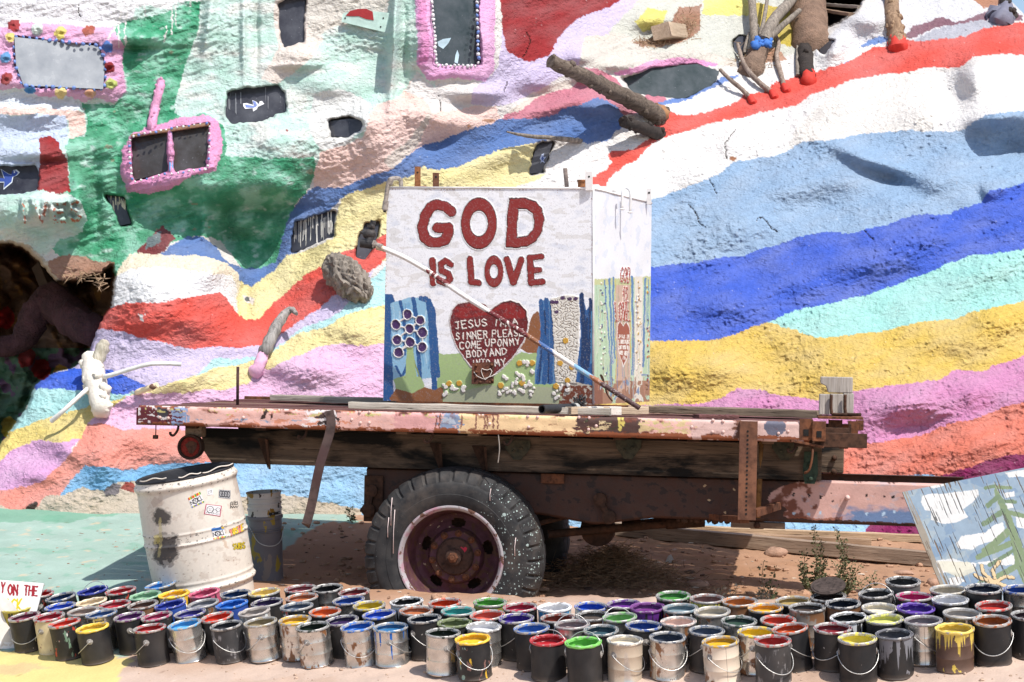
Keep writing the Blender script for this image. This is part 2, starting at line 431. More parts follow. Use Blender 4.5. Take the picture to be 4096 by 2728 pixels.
# lumps (towards the viewer) and hollows
for g in [(2300,268,75,26,-.42,-8),(2240,180,30,50,-.28,10),(2190,215,50,45,.30),(2330,345,60,30,.25),(1990,365,95,20,-.22,22),(2060,415,70,24,.20,22),(1840,430,120,40,-.12,-15),
          (2280,440,60,20,-.16,-20),(2250,450,18,18,.12),(2120,265,60,30,-.12,-15),(1700,330,60,30,-.15,-30),(1800,650,150,40,-.10,-12),(2000,600,120,30,-.08),(1650,700,80,30,-.10,-10),
          (1640,840,90,40,-.14,15),(1800,830,80,50,.10),(1960,850,110,40,-.10,-10),(2200,780,100,40,-.10,-15),(2080,930,80,40,-.16),(2110,985,60,30,.12,-15),(2230,900,90,35,-.10),(2260,1020,90,30,-.08,-15),
          (380,560,45,22,-.10),(500,610,30,40,-.12,50),(345,650,40,40,-.10),(560,690,22,50,.18),(700,590,30,60,.12,30),(450,740,80,30,-.10,10),(330,740,40,30,-.06),(640,830,60,25,-.08),
          (400,880,90,30,-.10,-15),(700,850,80,30,-.12),(820,760,50,40,-.12),(330,1010,70,40,-.10),(150,1030,50,30,-.10,20),(80,1090,60,25,-.12),(240,1060,40,60,-.14,-20),(400,1040,60,30,-.08),
          (850,275,50,34,-.16),(870,340,60,50,-.06),(930,255,60,34,-.12),(890,400,60,26,-.05),(1060,300,70,34,-.08),(1700,520,90,40,-.12,-12),(1880,470,70,40,.10,-15),(2150,420,90,30,-.10,-15),(1600,400,60,30,-.10,-20),(1950,230,80,30,-.12,-15),(2100,560,110,36,-.10,-18),(1720,620,60,60,.08),(2280,620,80,40,-.10,-18),(1560,860,60,40,-.10),(2300,730,70,40,-.10,-15),(560,250,80,60,-.10),(640,320,70,40,-.10),(460,330,30,60,-.06),(800,190,70,50,-.08),(1020,270,60,25,-.10),(1000,330,60,20,.10,-20),(1380,245,50,20,-.22),(1290,240,80,20,-.14,-20),(1200,340,120,20,-.10,-20),(1350,175,30,20,-.2),
          (1220,220,60,20,.15),(1100,215,60,16,-.18),(1340,130,40,22,-.28),(1430,150,60,16,-.2),(1510,40,60,30,-.3),(1560,120,60,30,-.25),(1990,40,80,40,-.5),(1920,110,40,30,-.35,-60),
          (180,460,18,60,-.14),(220,470,16,70,.12),(90,490,120,50,-.14),(430,420,70,25,-.1),(640,430,60,30,-.14),(600,480,100,20,.15),(470,500,14,60,-.14),(520,520,20,60,.12),(530,560,60,30,.12),
          (240,330,25,30,-.1),(310,90,60,20,-.16),(310,110,50,10,.12),(480,50,12,80,-.10,8),(560,90,7,80,-.08),(590,80,7,80,.06),(700,130,50,24,-.14),(760,200,60,30,-.07),(905,90,10,130,-.25,3),(930,90,9,130,.06),
          (70,260,90,20,-.10),(90,350,80,20,-.12),(100,370,80,6,.05),(680,150,60,8,-.06)]:
    GY += gauss(*g)

# smooth region-wise relief (pink frames, letters, painted blocks)
def blur(m, k):
    m = m.astype(float)
    for ax in (0, 1):
        for _ in range(2):
            c = np.cumsum(np.pad(m, [(k + 1, k) if a == ax else (0, 0) for a in (0, 1)], mode='edge'), ax)
            a = np.take(c, np.arange(2 * k + 1, c.shape[ax]), ax); b = np.take(c, np.arange(0, c.shape[ax] - 2 * k - 1), ax)
            m = (a - b) / (2 * k + 1)
    return m
hc = Canvas(GU, GV, WHITE, jit=4.0, jscale=11, seed=2)
def shape(pts): return hc.inside(pts).reshape(GU.shape)

CAVE = [(-440,575),(-10,560),(25,560),(60,575),(90,598),(112,628),(130,648),(170,648),(205,632),(232,628),(256,612),(262,640),(254,700),(240,725),(222,755),(212,790),(200,822),(173,843),(150,846),(110,863),(82,886),(66,925),(34,978),(14,1000),(-6,1035),(-440,1120)]
PANES = {  # name of the look, polygon, recess, slab normal or None
 'dusty': [(38,88),(222,108),(236,150),(232,202),(58,194),(42,150)],
 'twin_l': [(304,318),(382,302),(385,392),(309,412)], 'twin_r': [(397,299),(478,287),(474,383),(403,396)],
 'bird': [(521,215),(560,204),(640,199),(655,215),(657,256),(600,277),(536,283),(518,265)],
 'tall_dark': [(638,12),(657,-2),(700,-4),(697,95),(650,108),(643,60)],
 'tall_pink': [(993,-50),(1097,-50),(1101,150),(1000,146)],
 'small': [(755,280),(800,274),(832,276),(830,300),(800,315),(760,312)],
 'wind': [(1428,182),(1500,157),(1600,149),(1648,165),(1643,192),(1570,225),(1505,222),(1447,207)],
 'slant': [(1236,331),(1270,327),(1248,395),(1214,398)],
 'drip': [(676,512),(768,486),(766,545),(672,580)],
 'bluebird': [(-60,382),(82,381),(92,410),(86,441),(-60,451)],
 'wedge': [(244,446),(283,456),(300,512),(276,517)],
 'porthole': [(1687,98),(1700,82),(1715,86),(1716,120),(1702,130),(1689,120)],
 'mirror': [(842,512),(872,509),(862,560),(838,598),(819,595),(825,545)],
 'edge': [(1881,108),(1900,95),(1921,92),(1908,112),(1893,128)],
}
pinkf1 = [(-60,66),(10,62),(60,52),(130,56),(200,62),(262,62),(286,105),(284,150),(287,215),(262,238),(230,228),(190,236),(150,222),(90,226),(60,200),(10,206),(-60,190)]
pinkf2 = [(290,330),(305,304),(372,284),(412,272),(470,267),(500,280),(512,330),(500,392),(470,400),(440,408),(415,420),(380,440),(345,446),(294,445),(278,395),(280,340)]
pinkf3 = [(950,-80),(1138,-80),(1137,160),(1112,186),(1060,180),(985,182),(960,150),(956,60)]
GY -= blur(shape(pinkf1), 3) * .07 + blur(shape(pinkf2), 3) * .10 + blur(shape(pinkf3), 3) * .07
cave = shape(CAVE)
# plaster: trowelled ridges and crumbs
def ridged(x, y, o, seed): 
    t = 0; a = 1
    for i in range(o): t = t + a * (1 - 2 * np.abs(perlin(x, y, seed + i))); x = x * 2.1 + 3.3; y = y * 2.1 + 1.9; a *= .5
    return t
th = R(-17); ru = GU * math.cos(th) + GV * math.sin(th); rv = -GU * math.sin(th) + GV * math.cos(th)
wu = 10 * fbm(GU / 60, GV / 60, 2, 40); wv = 10 * fbm(GU / 60 + 9, GV / 60, 2, 42)
GY += .075 * fbm(ru / 200, rv / 130, 2, 10) + .022 * fbm(ru / 70, rv / 45, 2, 14)
tex = np.clip(.55 + .9 * fbm(GU / 170, GV / 130, 2, 33), .15, 1.25)
GY -= tex * (.016 * ridged((ru + wu) / 34, (rv + wv) / 17, 3, 50) + .010 * np.maximum(0, fbm((ru - wv) / 13, (rv + wu) / 8, 2, 60)) * 2.2)
crumb = perlin(GU / 9, GV / 9, 71); GY -= .030 * np.clip(crumb - .33, 0, .25) * 4 * tex * np.clip((GU - 1200) / 500, .35, 1)
lp = (GU > 60) & (GU < 500) & (GV < 560)
GY -= .02 * np.where(lp, perlin(ru / 40, rv / 10, 77), 0)

GY += .4
SURF = GY.copy()                                     # wall surface before the openings are sunk
from_u = lambda u: np.interp(u, gu, np.arange(len(gu))); from_v = lambda v: np.interp(v, gv, np.arange(len(gv)))
def hillY(u, v, A=None):
    A = SURF if A is None else A
    x = float(from_u(u)); y = float(from_v(v)); i = min(int(x), len(gu) - 2); j = min(int(y), len(gv) - 2); fx = x - i; fy = y - j
    return (A[j, i] * (1 - fx) + A[j, i + 1] * fx) * (1 - fy) + (A[j + 1, i] * (1 - fx) + A[j + 1, i + 1] * fx) * fy
def H(u, v, d=0.0): return P(u, v, hillY(u, v) - d)
# cave and windows are sunk into the wall
lobe = .5 * fbm(GU / 90, GV / 70, 3, 90)
GY = GY + blur(cave, 1) * (2.3 + lobe + 1.2 * np.clip((780 - GV) / 220, 0, 1))
pane_plane = {}
for k, pts in PANES.items():
    m = shape(pts)
    deep = .75 if k == 'dusty' else .32
    GY = GY + blur(m, 1) * deep

# ---- paint, from the far colours to the near ones
c = hc
U, V = c.U, c.V
c.put(np.ones(U.size, bool), OFF)
c.poly([(-440,-340),(1000,-340),(1000,380),(720,380),(500,420),(-440,420)], PMINT)
# left house
c.poly([(-440,-340),(420,-340),(300,60),(200,90),(-440,90)], S(238,236,238))
c.poly([(255,64),(300,48),(350,42),(420,10),(482,-20),(478,20),(460,60),(445,100),(425,150),(412,200),(400,235),(398,262),(420,276),(470,262),(515,285),(520,330),(518,358),(560,362),(640,364),(722,358),(728,400),(705,436),(690,455),(668,492),(655,525),(645,570),(632,605),(600,616),(560,622),(540,596),(515,560),(488,545),(440,543),(400,556),(360,585),(300,600),(262,634),(200,640),(150,610),(110,560),(100,520),(92,455),(150,440),(158,400),(150,330),(160,316),(196,312),(200,270),(188,238),(262,240),(290,216),(284,120)], TEAL)
g = np.clip(fbm(c.U0 / 55, c.V0 / 40, 4, 21) * 1.6, -1, 1)
tealm = (np.abs(c.col - np.array(TEAL)).max(1) < 1e-6)
g2 = fbm(ru.ravel() / 30, rv.ravel() / 9, 4, 23)
c.put(tealm, TEALD, np.clip(.35 - g * 1.3, 0, 1)); c.put(tealm, S(150, 212, 186), np.clip(g * 1.7 - .15 + g2 * .9, 0, .85)); c.put(tealm, PMINT, np.clip(fbm(c.U0 / 38, c.V0 / 26, 4, 27) * 2.2 + g2 * .8 - .75, 0, .8)); c.put(tealm & (fbm(c.U0 / 46, c.V0 / 30, 3, 29) > .62), S(176, 140, 116), .5)
c.poly([(-440,60),(250,60),(262,235),(-440,240)], S(232,240,238))
c.poly([(-440,210),(180,210),(185,250),(150,262),(-440,262)], S(226,234,244))
c.poly([(-440,250),(100,248),(165,252),(192,258),(196,308),(162,316),(155,272),(100,262),(-440,262)], PEACH)
c.poly([(-440,262),(150,264),(158,330),(140,345),(100,345),(96,400),(90,445),(-440,450)], S(205,220,244))
c.poly([(95,320),(118,312),(135,325),(140,350),(154,372),(157,442),(100,444),(88,438),(92,395),(96,350)], DRED)
c.poly([(-440,450),(40,446),(100,440),(150,445),(188,470),(204,505),(190,535),(140,550),(90,600),(-440,600)], PMINT)
m = c.poly([(-440,556),(30,554),(70,566),(100,590),(130,626),(170,640),(130,652),(110,630),(60,580),(0,566),(-440,582)], BEIGE)
c.poly([(110,600),(160,585),(230,600),(262,605),(255,640),(215,650),(160,655),(125,635)], HAY)
c.poly([(318,580),(345,545),(375,520),(392,535),(405,548),(365,585),(330,600)], S(130,48,52))
c.poly([(335,548),(372,532),(370,555),(335,575)], S(110,125,128))
c.poly([(160,580),(220,575),(300,560),(320,585),(262,632),(200,622)], None)
# pale region right of the teal
c.poly([(480,-340),(960,-340),(965,200),(900,215),(845,240),(800,275),(740,300),(725,358),(640,364),(520,356),(512,290),(470,262),(400,262),(412,200),(430,140),(460,60)], PMINT)
gg = fbm(c.U0 / 80, c.V0 / 35, 4, 25)
pm = (np.abs(c.col - np.array(PMINT)).max(1) < 1e-6)
c.put(pm, S(238,236,228), np.clip(gg * 1.8, 0, .8)); c.put(pm, S(176,218,200), np.clip(-gg * 1.6 - .1, 0, .7))
c.poly([(600,180),(625,140),(640,105),(625,40),(630,-60),(720,-60),(708,60),(745,90),(720,130),(680,160),(640,195)], S(240,226,214))
c.poly([(715,-340),(900,-340),(895,40),(840,40),(780,60),(720,90),(705,40)], S(232,224,212))
c.poly([(720,215),(790,205),(850,235),(838,300),(800,330),(735,345),(712,300)], S(236,236,232))
# peach shoulder
c.poly([(845,262),(870,240),(905,228),(930,205),(945,180),(950,210),(975,225),(995,262),(1080,244),(1140,244),(1152,270),(1135,287),(1068,302),(965,340),(938,355),(895,389),(835,415),(785,435),(724,429),(722,400),(735,352),(762,338),(805,330),(838,318)], PEACH)
c.poly([(930,205),(960,165),(1000,200),(1050,210),(1120,215),(1140,244),(1080,242),(995,258),(975,225)], S(236,230,226))
c.poly([(880,370),(940,320),(985,262),(995,262),(960,335),(935,355),(900,385)], S(222,208,196))
# lavender, dark red, rocks
c.poly([(1140,-340),(1700,-340),(1640,-20),(1480,0),(1440,40),(1400,75),(1350,105),(1330,150),(1280,185),(1210,225),(1160,244),(1085,240),(1090,200),(1120,180),(1150,120)], LAV)
c.poly([(1132,-340),(1160,-340),(1152,110),(1146,150),(1128,176),(1118,172),(1135,110)], S(240,234,226))
c.poly([(1146,-340),(1600,-340),(1440,-10),(1412,5),(1375,30),(1325,45),(1292,72),(1276,97),(1262,128),(1226,140),(1190,130),(1164,116),(1152,62)], DRED)
c.poly([(1330,150),(1345,85),(1400,75),(1440,30),(1480,-10),(1640,-340),(2000,-340),(1900,10),(1700,60),(1690,150),(1600,150),(1500,160),(1440,190),(1400,160)], S(222,214,202))
c.poly([(1400,72),(1440,25),(1480,5),(1540,10),(1625,-20),(1900,-20),(1870,120),(1700,140),(1600,112),(1510,120),(1440,84)], S(214,214,202))
c.poly([(1160,270),(1175,250),(1235,215),(1290,190),(1320,180),(1345,186),(1300,206),(1240,226),(1190,262)], S(224,212,200))
c.poly([(1148,277),(1165,262),(1190,258),(1230,228),(1300,205),(1332,185),(1340,158),(1380,156),(1418,186),(1436,215),(1455,236),(1482,250),(1450,265),(1420,258),(1395,232),(1368,229),(1312,249),(1268,265),(1218,275)], ROSE)
c.poly([(1455,236),(1500,205),(1530,225),(1530,250),(1480,252)], ROSE)
c.poly([(1410,170),(1500,138),(1560,130),(1650,145),(1650,152),(1560,148),(1500,156),(1425,176)], HOTP)
c.poly([(1620,-40),(1722,-40),(1722,34),(1660,36),(1616,33)], LEMON)
c.poly([(1463,48),(1490,20),(1535,28),(1522,64),(1478,70)], S(238,228,120))
c.poly([(1735,5),(1800,15),(1842,30),(1846,96),(1815,110),(1780,100),(1735,50)], S(206,184,80))
c.poly([(1455,98),(1530,78),(1562,20),(1612,10),(1608,70),(1560,102),(1480,107)], HAY)
c.poly([(1800,-40),(1875,-40),(1900,62),(1862,80),(1835,30)], HAY)
c.poly([(1700,150),(1725,110),(1790,115),(1815,140),(1750,170),(1705,188)], S(196,150,124))
# upper right, above the red
c.poly([(1860,140),(1900,90),(1935,55),(1985,18),(2100,-40),(2354,-40),(2760,20),(2760,60),(2354,45),(2300,50),(2120,100),(2040,105),(1900,160)], S(226,224,226))
c.poly([(1930,150),(1975,108),(2020,88),(2040,92),(1990,124),(1940,146)], S(120,150,205))
c.poly([(2078,84),(2100,60),(2165,42),(2200,50),(2262,28),(2290,14),(2354,34),(2354,47),(2304,46),(2230,50),(2140,66),(2096,88)], MAUVE)
c.poly([(2098,92),(2142,68),(2235,48),(2310,46),(2264,70),(2220,88),(2170,90),(2120,99)], GREY)
c.poly([(2225,-10),(2310,-10),(2295,12),(2262,18)], S(190,130,96))
c.poly([(1480,300),(1520,250),(1600,200),(1700,168),(1790,140),(1860,130),(1960,110),(2044,105),(1960,132),(1877,164),(1783,190),(1717,218),(1660,249),(1570,268),(1520,275)], WHITE)
c.poly([(1505,240),(1560,222),(1640,195),(1665,178),(1700,168),(1690,180),(1640,205),(1570,232),(1520,246)], S(110,142,205))
# the big sweep of stripes on the right
c.poly([(1200,420),(1260,395),(1340,335),(1400,310),(1440,265),(1500,290),(1570,303),(2354,125),(2760,120),(2760,250),(2354,254),(2264,264),(2207,302),(2054,302),(1804,350),(1657,397),(1499,457),(1400,480),(1240,440)], WHITE)
c.poly([(1804,350),(1830,290),(1900,230),(2037,170),(2130,160),(2160,230),(2140,300)], S(236,230,222))
c.poly([(1570,267),(1660,248),(1697,233),(1710,217),(1760,206),(1783,188),(1830,177),(1877,163),(1924,150),(1964,130),(2010,113),(2044,107),(2080,90),(2120,97),(2170,87),(2220,85),(2264,67),(2304,55),(2354,50),(2760,44),(2760,118),(2354,125),(2280,127),(2237,133),(2204,155),(2154,155),(2097,163),(2037,167),(1957,185),(1904,203),(1860,220),(1823,243),(1757,255),(1710,272),(1640,277),(1603,293),(1570,303),(1519,322),(1485,343),(1459,370),(1425,393),(1399,410),(1389,430),(1362,422),(1365,407),(1399,387),(1405,375),(1395,360),(1399,347),(1419,348),(1452,343),(1492,320),(1509,315),(1506,293),(1502,272),(1522,255)], RED)
c.poly([(1420,500),(1499,457),(1570,437),(1607,420),(1657,397),(1687,374),(1737,365),(1804,350),(1847,330),(1904,324),(1954,314),(1994,305),(2054,302),(2104,299),(2164,303),(2207,302),(2230,287),(2264,263),(2304,258),(2354,253),(2760,240),(2760,400),(2354,420),(2311,434),(2274,437),(2254,464),(2217,477),(2187,492),(2110,490),(2070,507),(2030,523),(1987,528),(1937,536),(1887,533),(1837,545),(1777,563),(1710,585),(1637,598),(1570,606),(1490,614),(1400,620)], SKYB)
c.poly([(1500,612),(1570,606),(1637,598),(1710,585),(1720,500),(1650,480),(1560,470),(1490,520)], S(158,182,206), .45)
c.poly([(1380,625),(1490,614),(1570,606),(1637,598),(1710,585),(1777,563),(1837,545),(1887,533),(1937,536),(1987,528),(2030,523),(2070,507),(2110,490),(2187,492),(2217,477),(2254,464),(2274,437),(2311,434),(2354,420),(2760,400),(2760,550),(2354,568),(2304,580),(2237,586),(2187,603),(2120,633),(2054,656),(1987,680),(1920,696),(1857,706),(1810,721),(1763,745),(1727,751),(1680,770),(1627,783),(1494,783),(1380,790)], ROYAL)
c.poly([(1763,745),(1810,721),(1857,706),(1920,696),(1987,680),(2054,656),(2120,633),(2187,603),(2237,586),(2304,580),(2354,568),(2760,550),(2760,650),(2354,686),(2304,703),(2254,713),(2204,728),(2157,738),(2104,745),(2054,758),(2004,765),(1937,770),(1894,778),(1847,770),(1803,753),(1777,743)], MINT)
c.poly([(1380,790),(1494,783),(1627,783),(1680,770),(1727,751),(1763,745),(1777,743),(1803,753),(1847,770),(1894,778),(1937,770),(2004,765),(2054,758),(2104,745),(2157,738),(2204,728),(2254,713),(2304,703),(2354,686),(2760,650),(2760,790),(2354,817),(2304,835),(2254,852),(2197,853),(2157,872),(2104,877),(2037,887),(1964,900),(1880,917),(1827,915),(1784,907),(1744,895),(1697,892),(1657,912),(1620,927),(1570,928),(1380,935)], YEL)
c.poly([(885,800),(1100,880),(1380,935),(1570,928),(1620,927),(1657,912),(1697,892),(1744,895),(1784,907),(1827,915),(1880,917),(1964,900),(2037,887),(2104,877),(2157,872),(2197,853),(2254,852),(2304,835),(2354,817),(2760,790),(2760,900),(2354,928),(2304,938),(2264,953),(2220,968),(2170,980),(2117,997),(2064,1012),(1994,1015),(1940,1025),(1570,1050),(1180,1035),(885,985)], PINK)
c.poly([(885,985),(1180,1035),(1570,1050),(1940,1025),(1994,1015),(2064,1012),(2117,997),(2170,980),(2220,968),(2264,953),(2304,938),(2354,928),(2760,900),(2760,1030),(2354,1046),(2307,1051),(2265,1061),(2213,1079),(2157,1096),(2095,1094),(1900,1110),(1400,1110),(885,1058)], SALM)
c.poly([(540,1058),(885,1058),(1400,1100),(1900,1110),(2095,1092),(2157,1096),(2080,1150),(2001,1200),(1955,1260),(1900,1400),(540,1400)], AQUA)
c.poly([(2157,1096),(2213,1079),(2265,1061),(2307,1051),(2354,1046),(2760,1030),(2760,1400),(1900,1400),(1955,1260),(2001,1200),(2080,1150)], MAR)
c.poly([(1490,614),(1400,620),(1200,610),(1100,560),(1260,440),(1420,500)], SKYB); c.poly([(1380,625),(1490,614),(1494,783),(1380,790),(1150,760),(1060,700),(1150,640)], ROYAL); c.poly([(1494,783),(1380,790),(1150,760),(1000,800),(985,870),(1100,900),(1380,935),(1500,930)], YEL)
# middle left: steel blue, pale yellow, red
c.poly([(785,433),(835,413),(895,387),(938,353),(965,338),(1018,323),(1068,300),(1135,285),(1148,273),(1218,273),(1268,263),(1312,247),(1368,227),(1395,230),(1435,263),(1440,282),(1415,300),(1399,320),(1348,333),(1330,320),(1268,320),(1228,330),(1168,340),(1112,360),(1052,380),(1002,390),(975,383),(952,400),(885,420),(818,440),(785,457),(740,500),(700,560),(650,640),(600,668),(560,660),(520,606),(474,588),(434,590),(360,590),(395,562),(430,543),(467,546),(494,563),(520,600),(560,618),(610,612),(634,600),(645,560),(654,523),(667,493),(700,443),(724,427)], STEEL)
c.poly([(975,383),(1002,390),(1052,380),(1112,360),(1168,340),(1228,330),(1240,330),(1255,360),(1214,400),(1260,400),(1200,425),(1100,470),(880,600),(800,600),(757,600),(717,623),(684,650),(650,680),(617,713),(594,733),(567,736),(547,723),(536,690),(544,656),(550,643),(577,656),(594,646),(617,630),(634,620),(660,583),(694,580),(734,566),(766,548),(772,500),(785,457),(818,440),(885,420),(952,400)], PYEL)
c.poly([(262,632),(278,605),(300,586),(367,585),(434,586),(474,588),(520,603),(547,626),(552,650),(548,690),(547,723),(560,735),(520,700),(507,675),(434,683),(350,695),(283,696),(252,705),(256,660)], CREAM)
c.poly([(256,636),(300,616),(367,613),(434,623),(500,630),(534,636),(545,660),(546,715),(524,695),(507,677),(434,685),(350,697),(283,698),(250,707)], S(244,243,243))
c.poly([(217,755),(232,728),(252,705),(283,696),(350,695),(434,683),(507,675),(524,693),(547,723),(567,736),(594,733),(617,713),(650,680),(684,650),(717,623),(757,600),(780,582),(840,568),(885,536),(1000,520),(1000,560),(885,592),(840,635),(785,673),(734,710),(700,730),(650,766),(610,790),(574,796),(520,798),(450,801),(400,793),(353,781),(300,768),(250,755)], RED)
c.poly([(217,755),(250,755),(300,768),(353,781),(400,793),(450,801),(520,798),(574,796),(610,790),(650,766),(700,730),(734,710),(785,673),(840,635),(860,620),(845,660),(785,716),(734,736),(700,753),(660,783),(617,800),(590,821),(550,826),(504,821),(480,836),(450,858),(400,880),(367,886),(334,897),(290,906),(180,900),(150,850),(173,843),(200,820),(212,790)], LAV)
c.poly([(450,862),(480,836),(504,821),(550,826),(590,821),(617,800),(660,783),(700,753),(734,736),(785,716),(845,655),(885,610),(1000,600),(1000,700),(885,702),(800,722),(734,752),(684,772),(634,798),(594,826),(560,839),(500,842)], S(188,232,232))
c.poly([(60,940),(78,893),(140,893),(180,898),(247,900),(290,905),(334,897),(320,930),(240,945),(173,942),(133,958),(87,968),(60,982),(20,998),(-30,1040),(-440,1120),(-440,1000)], S(178,228,226))
c.poly([(80,893),(83,883),(110,863),(163,845),(200,847),(254,852),(277,860),(307,873),(336,892),(290,905),(247,900),(180,898),(140,893)], S(62,104,220))
c.poly([(334,897),(367,886),(400,880),(450,862),(500,842),(560,839),(594,826),(634,798),(684,772),(734,752),(800,722),(885,702),(1000,700),(1000,800),(885,792),(785,792),(734,792),(700,816),(650,830),(617,846),(585,851),(572,880),(560,884),(520,894),(484,894),(417,904),(350,907),(294,911)], S(244,226,160))
c.poly([(-440,1120),(0,1018),(20,996),(60,980),(87,966),(133,956),(173,940),(213,928),(247,923),(294,908),(240,950),(205,985),(185,1010),(127,1017),(80,1011),(33,1037),(0,1062),(-440,1160)], S(238,214,130))
c.poly([(294,910),(350,906),(417,904),(484,894),(520,894),(560,884),(572,880),(585,851),(617,846),(650,830),(700,816),(734,792),(785,792),(885,792),(1100,880),(1100,1030),(885,990),(560,992),(317,986),(267,984),(233,972),(200,977),(215,960)], LPINK)
c.poly([(625,990),(640,940),(700,925),(740,915),(800,920),(830,960),(700,995)], S(244,190,160))
c.poly([(-440,1160),(0,1062),(33,1037),(80,1011),(127,1017),(185,1010),(172,1023),(160,1044),(132,1072),(104,1103),(63,1120),(21,1127),(-440,1180)], S(226,170,214))
c.poly([(-440,1180),(21,1127),(63,1120),(104,1103),(132,1072),(160,1044),(185,1010),(200,977),(233,972),(267,984),(317,986),(560,992),(885,990),(885,1058),(542,1060),(396,1063),(347,1068),(313,1079),(278,1080),(229,1072),(195,1073),(174,1092),(156,1117),(129,1152),(80,1168),(0,1180),(-440,1210)], S(236,152,136))
c.poly([(129,1152),(156,1117),(174,1092),(195,1073),(229,1072),(278,1080),(313,1079),(347,1068),(396,1063),(542,1060),(542,1230),(129,1230)], S(126,186,230))
c.poly([(-440,1195),(0,1160),(45,1182),(85,1165),(100,1140),(140,1138),(168,1130),(190,1122),(240,1128),(265,1112),(310,1108),(345,1130),(450,1150),(640,1135),(700,1145),(830,1170),(830,1400),(-440,1400)], BEIGE)
c.poly([(235,1128),(262,1112),(278,1118),(272,1140),(244,1142)], S(120,112,116)); c.poly([(276,1126),(290,1108),(312,1114),(310,1132)], S(160,70,56))
c.poly([(56,1182),(66,1160),(84,1150),(82,1180),(68,1192)], S(60,44,34))
# pink frames, dots, small spots
c.poly(pinkf1, S(240,180,216)); c.poly(pinkf2, HOTP); c.poly(pinkf3, S(240,176,220)); c.poly([(956,-60),(970,-60),(985,60),(985,150),(966,158)], S(232,150,200))
for pts in PANES.values(): pass
for du, dv, col in [(30,58,S(170,40,44)),(86,66,S(225,236,226)),(141,75,S(238,218,120)),(204,69,S(180,90,70)),(248,108,S(70,120,200)),(252,154,S(150,44,48)),(255,193,S(200,210,120)),(206,215,S(240,180,140)),(140,214,S(244,220,150)),(69,204,S(80,145,205)),(15,182,S(165,50,50)),(15,134,S(110,165,215)),(22,88,S(240,215,120))]:
    c.ell(du, dv, 14, 13, col); 
for du, dv in [(30,58),(141,75),(248,108),(252,154),(255,193),(206,215),(140,214),(69,204),(15,182),(15,134),(22,88),(86,66)]:
    GY -= gauss(du, dv, 12, 11, .07) - gauss(du, dv + 2, 6, 5, .05)
for a, b, col in [((270,60),(252,90),WHITE)]: c.stroke([a, b], 5, col)
for x, y0, y1 in [(278,20,110),(291,22,105),(338,5,40),(395,5,80),(404,4,60),(380,60,95),(440,0,14)]: c.stroke([(x, y0), (x - 3, y1)], 2.6, WHITE)
c.poly([(262,-60),(480,-60),(478,-2),(440,5),(400,3),(390,22),(340,14),(300,22),(285,30),(268,24)], S(246,244,244))
# bare patches, cracks
for pts in [[(1690,300),(1676,318),(1664,330),(1668,345),(1672,365)],[(1580,470),(1600,490),(1612,515),(1625,522)],[(1735,510),(1750,500),(1775,525),(1790,535)],[(1630,413),(1640,425),(1645,440)],[(1990,530),(2000,545),(2012,555)],[(1170,190),(1160,215)],[(1212,75),(1222,95),(1208,125),(1202,130)],[(1004,220),(1012,240),(1015,258)],[(180,10),(182,45)]]:
    idx, d = c.dist(pts, 6); k = idx[d < .9]; m = np.zeros(c.U.size, bool); m[k] = True; c.put(m, S(60,48,42)); GY += .02 * m.reshape(GU.shape)
for cu, cv, ru_, rv_, col in [(1685,366,9,5,S(170,120,90)),(660,300,4,3,DRED),(325,733,5,7,WHITE),(543,712,3,6,WHITE),(380,790,2,2,WHITE),(1125,278,16,6,S(190,140,110)),(1080,290,5,4,S(190,140,110))]: c.ell(cu, cv, ru_, rv_, col)
c.stroke([(317,726),(324,733),(334,725)], 2.4, WHITE); c.stroke([(324,733),(328,744)], 2.4, WHITE)
c.poly([(560,678),(575,682),(588,690),(582,702),(568,698)], S(238,226,222)); c.poly([(563,684),(573,682),(578,694),(568,696)], S(96,100,104))
# dents and bare crumbs in the big letters of the left ledge
for cu, cv, ch in [(52,484,'I'),(92,486,'V'),(134,486,'E'),(172,484,'S')]:
    for st in FONT[ch]:
        pp = [(cu - 14 + p * 28, cv + 20 - q_ * 42) for p, q_ in st]
        idx, d = c.dist(pp, 16); GY.ravel()[idx] -= .10 * np.exp(-(d / 5.5) ** 2)
        pq = [(a + 3, b + 5) for a, b in pp]; idx, d = c.dist(pq, 6); k = idx[(d < 3) & (perlin(c.U0[idx] / 9, c.V0[idx] / 9, 5) > .05)]; c.col[k] = S(206,120,90)
# inside the cave: dim old paint
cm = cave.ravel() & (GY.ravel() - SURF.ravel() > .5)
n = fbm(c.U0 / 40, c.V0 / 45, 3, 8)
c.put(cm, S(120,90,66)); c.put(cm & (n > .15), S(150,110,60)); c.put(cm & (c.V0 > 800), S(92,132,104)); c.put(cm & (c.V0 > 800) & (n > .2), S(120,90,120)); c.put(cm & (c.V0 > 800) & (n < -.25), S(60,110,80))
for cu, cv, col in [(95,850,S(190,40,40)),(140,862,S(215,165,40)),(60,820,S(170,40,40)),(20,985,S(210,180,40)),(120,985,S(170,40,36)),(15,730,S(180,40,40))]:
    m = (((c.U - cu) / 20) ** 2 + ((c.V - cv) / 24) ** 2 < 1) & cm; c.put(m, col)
void = [(1876,2),(1920,-10),(1985,-6),(1968,24),(1930,52),(1900,64),(1890,40)]
vm = shape(void); GY += blur(vm, 1) * 1.0; c.put(vm.ravel(), S(70,50,40))
# dust: plain dirt specks all over
n = perlin(c.U0 / 3.1, c.V0 / 3.1, 91) + .5 * perlin(c.U0 / 40, c.V0 / 40, 92)
c.put((n > .66) & ~cm, S(150,132,118), .45)
n = perlin(c.U0 / 4.3, c.V0 / 3.7, 95); c.put((n > .58) & ~cm, WHITE, .35)

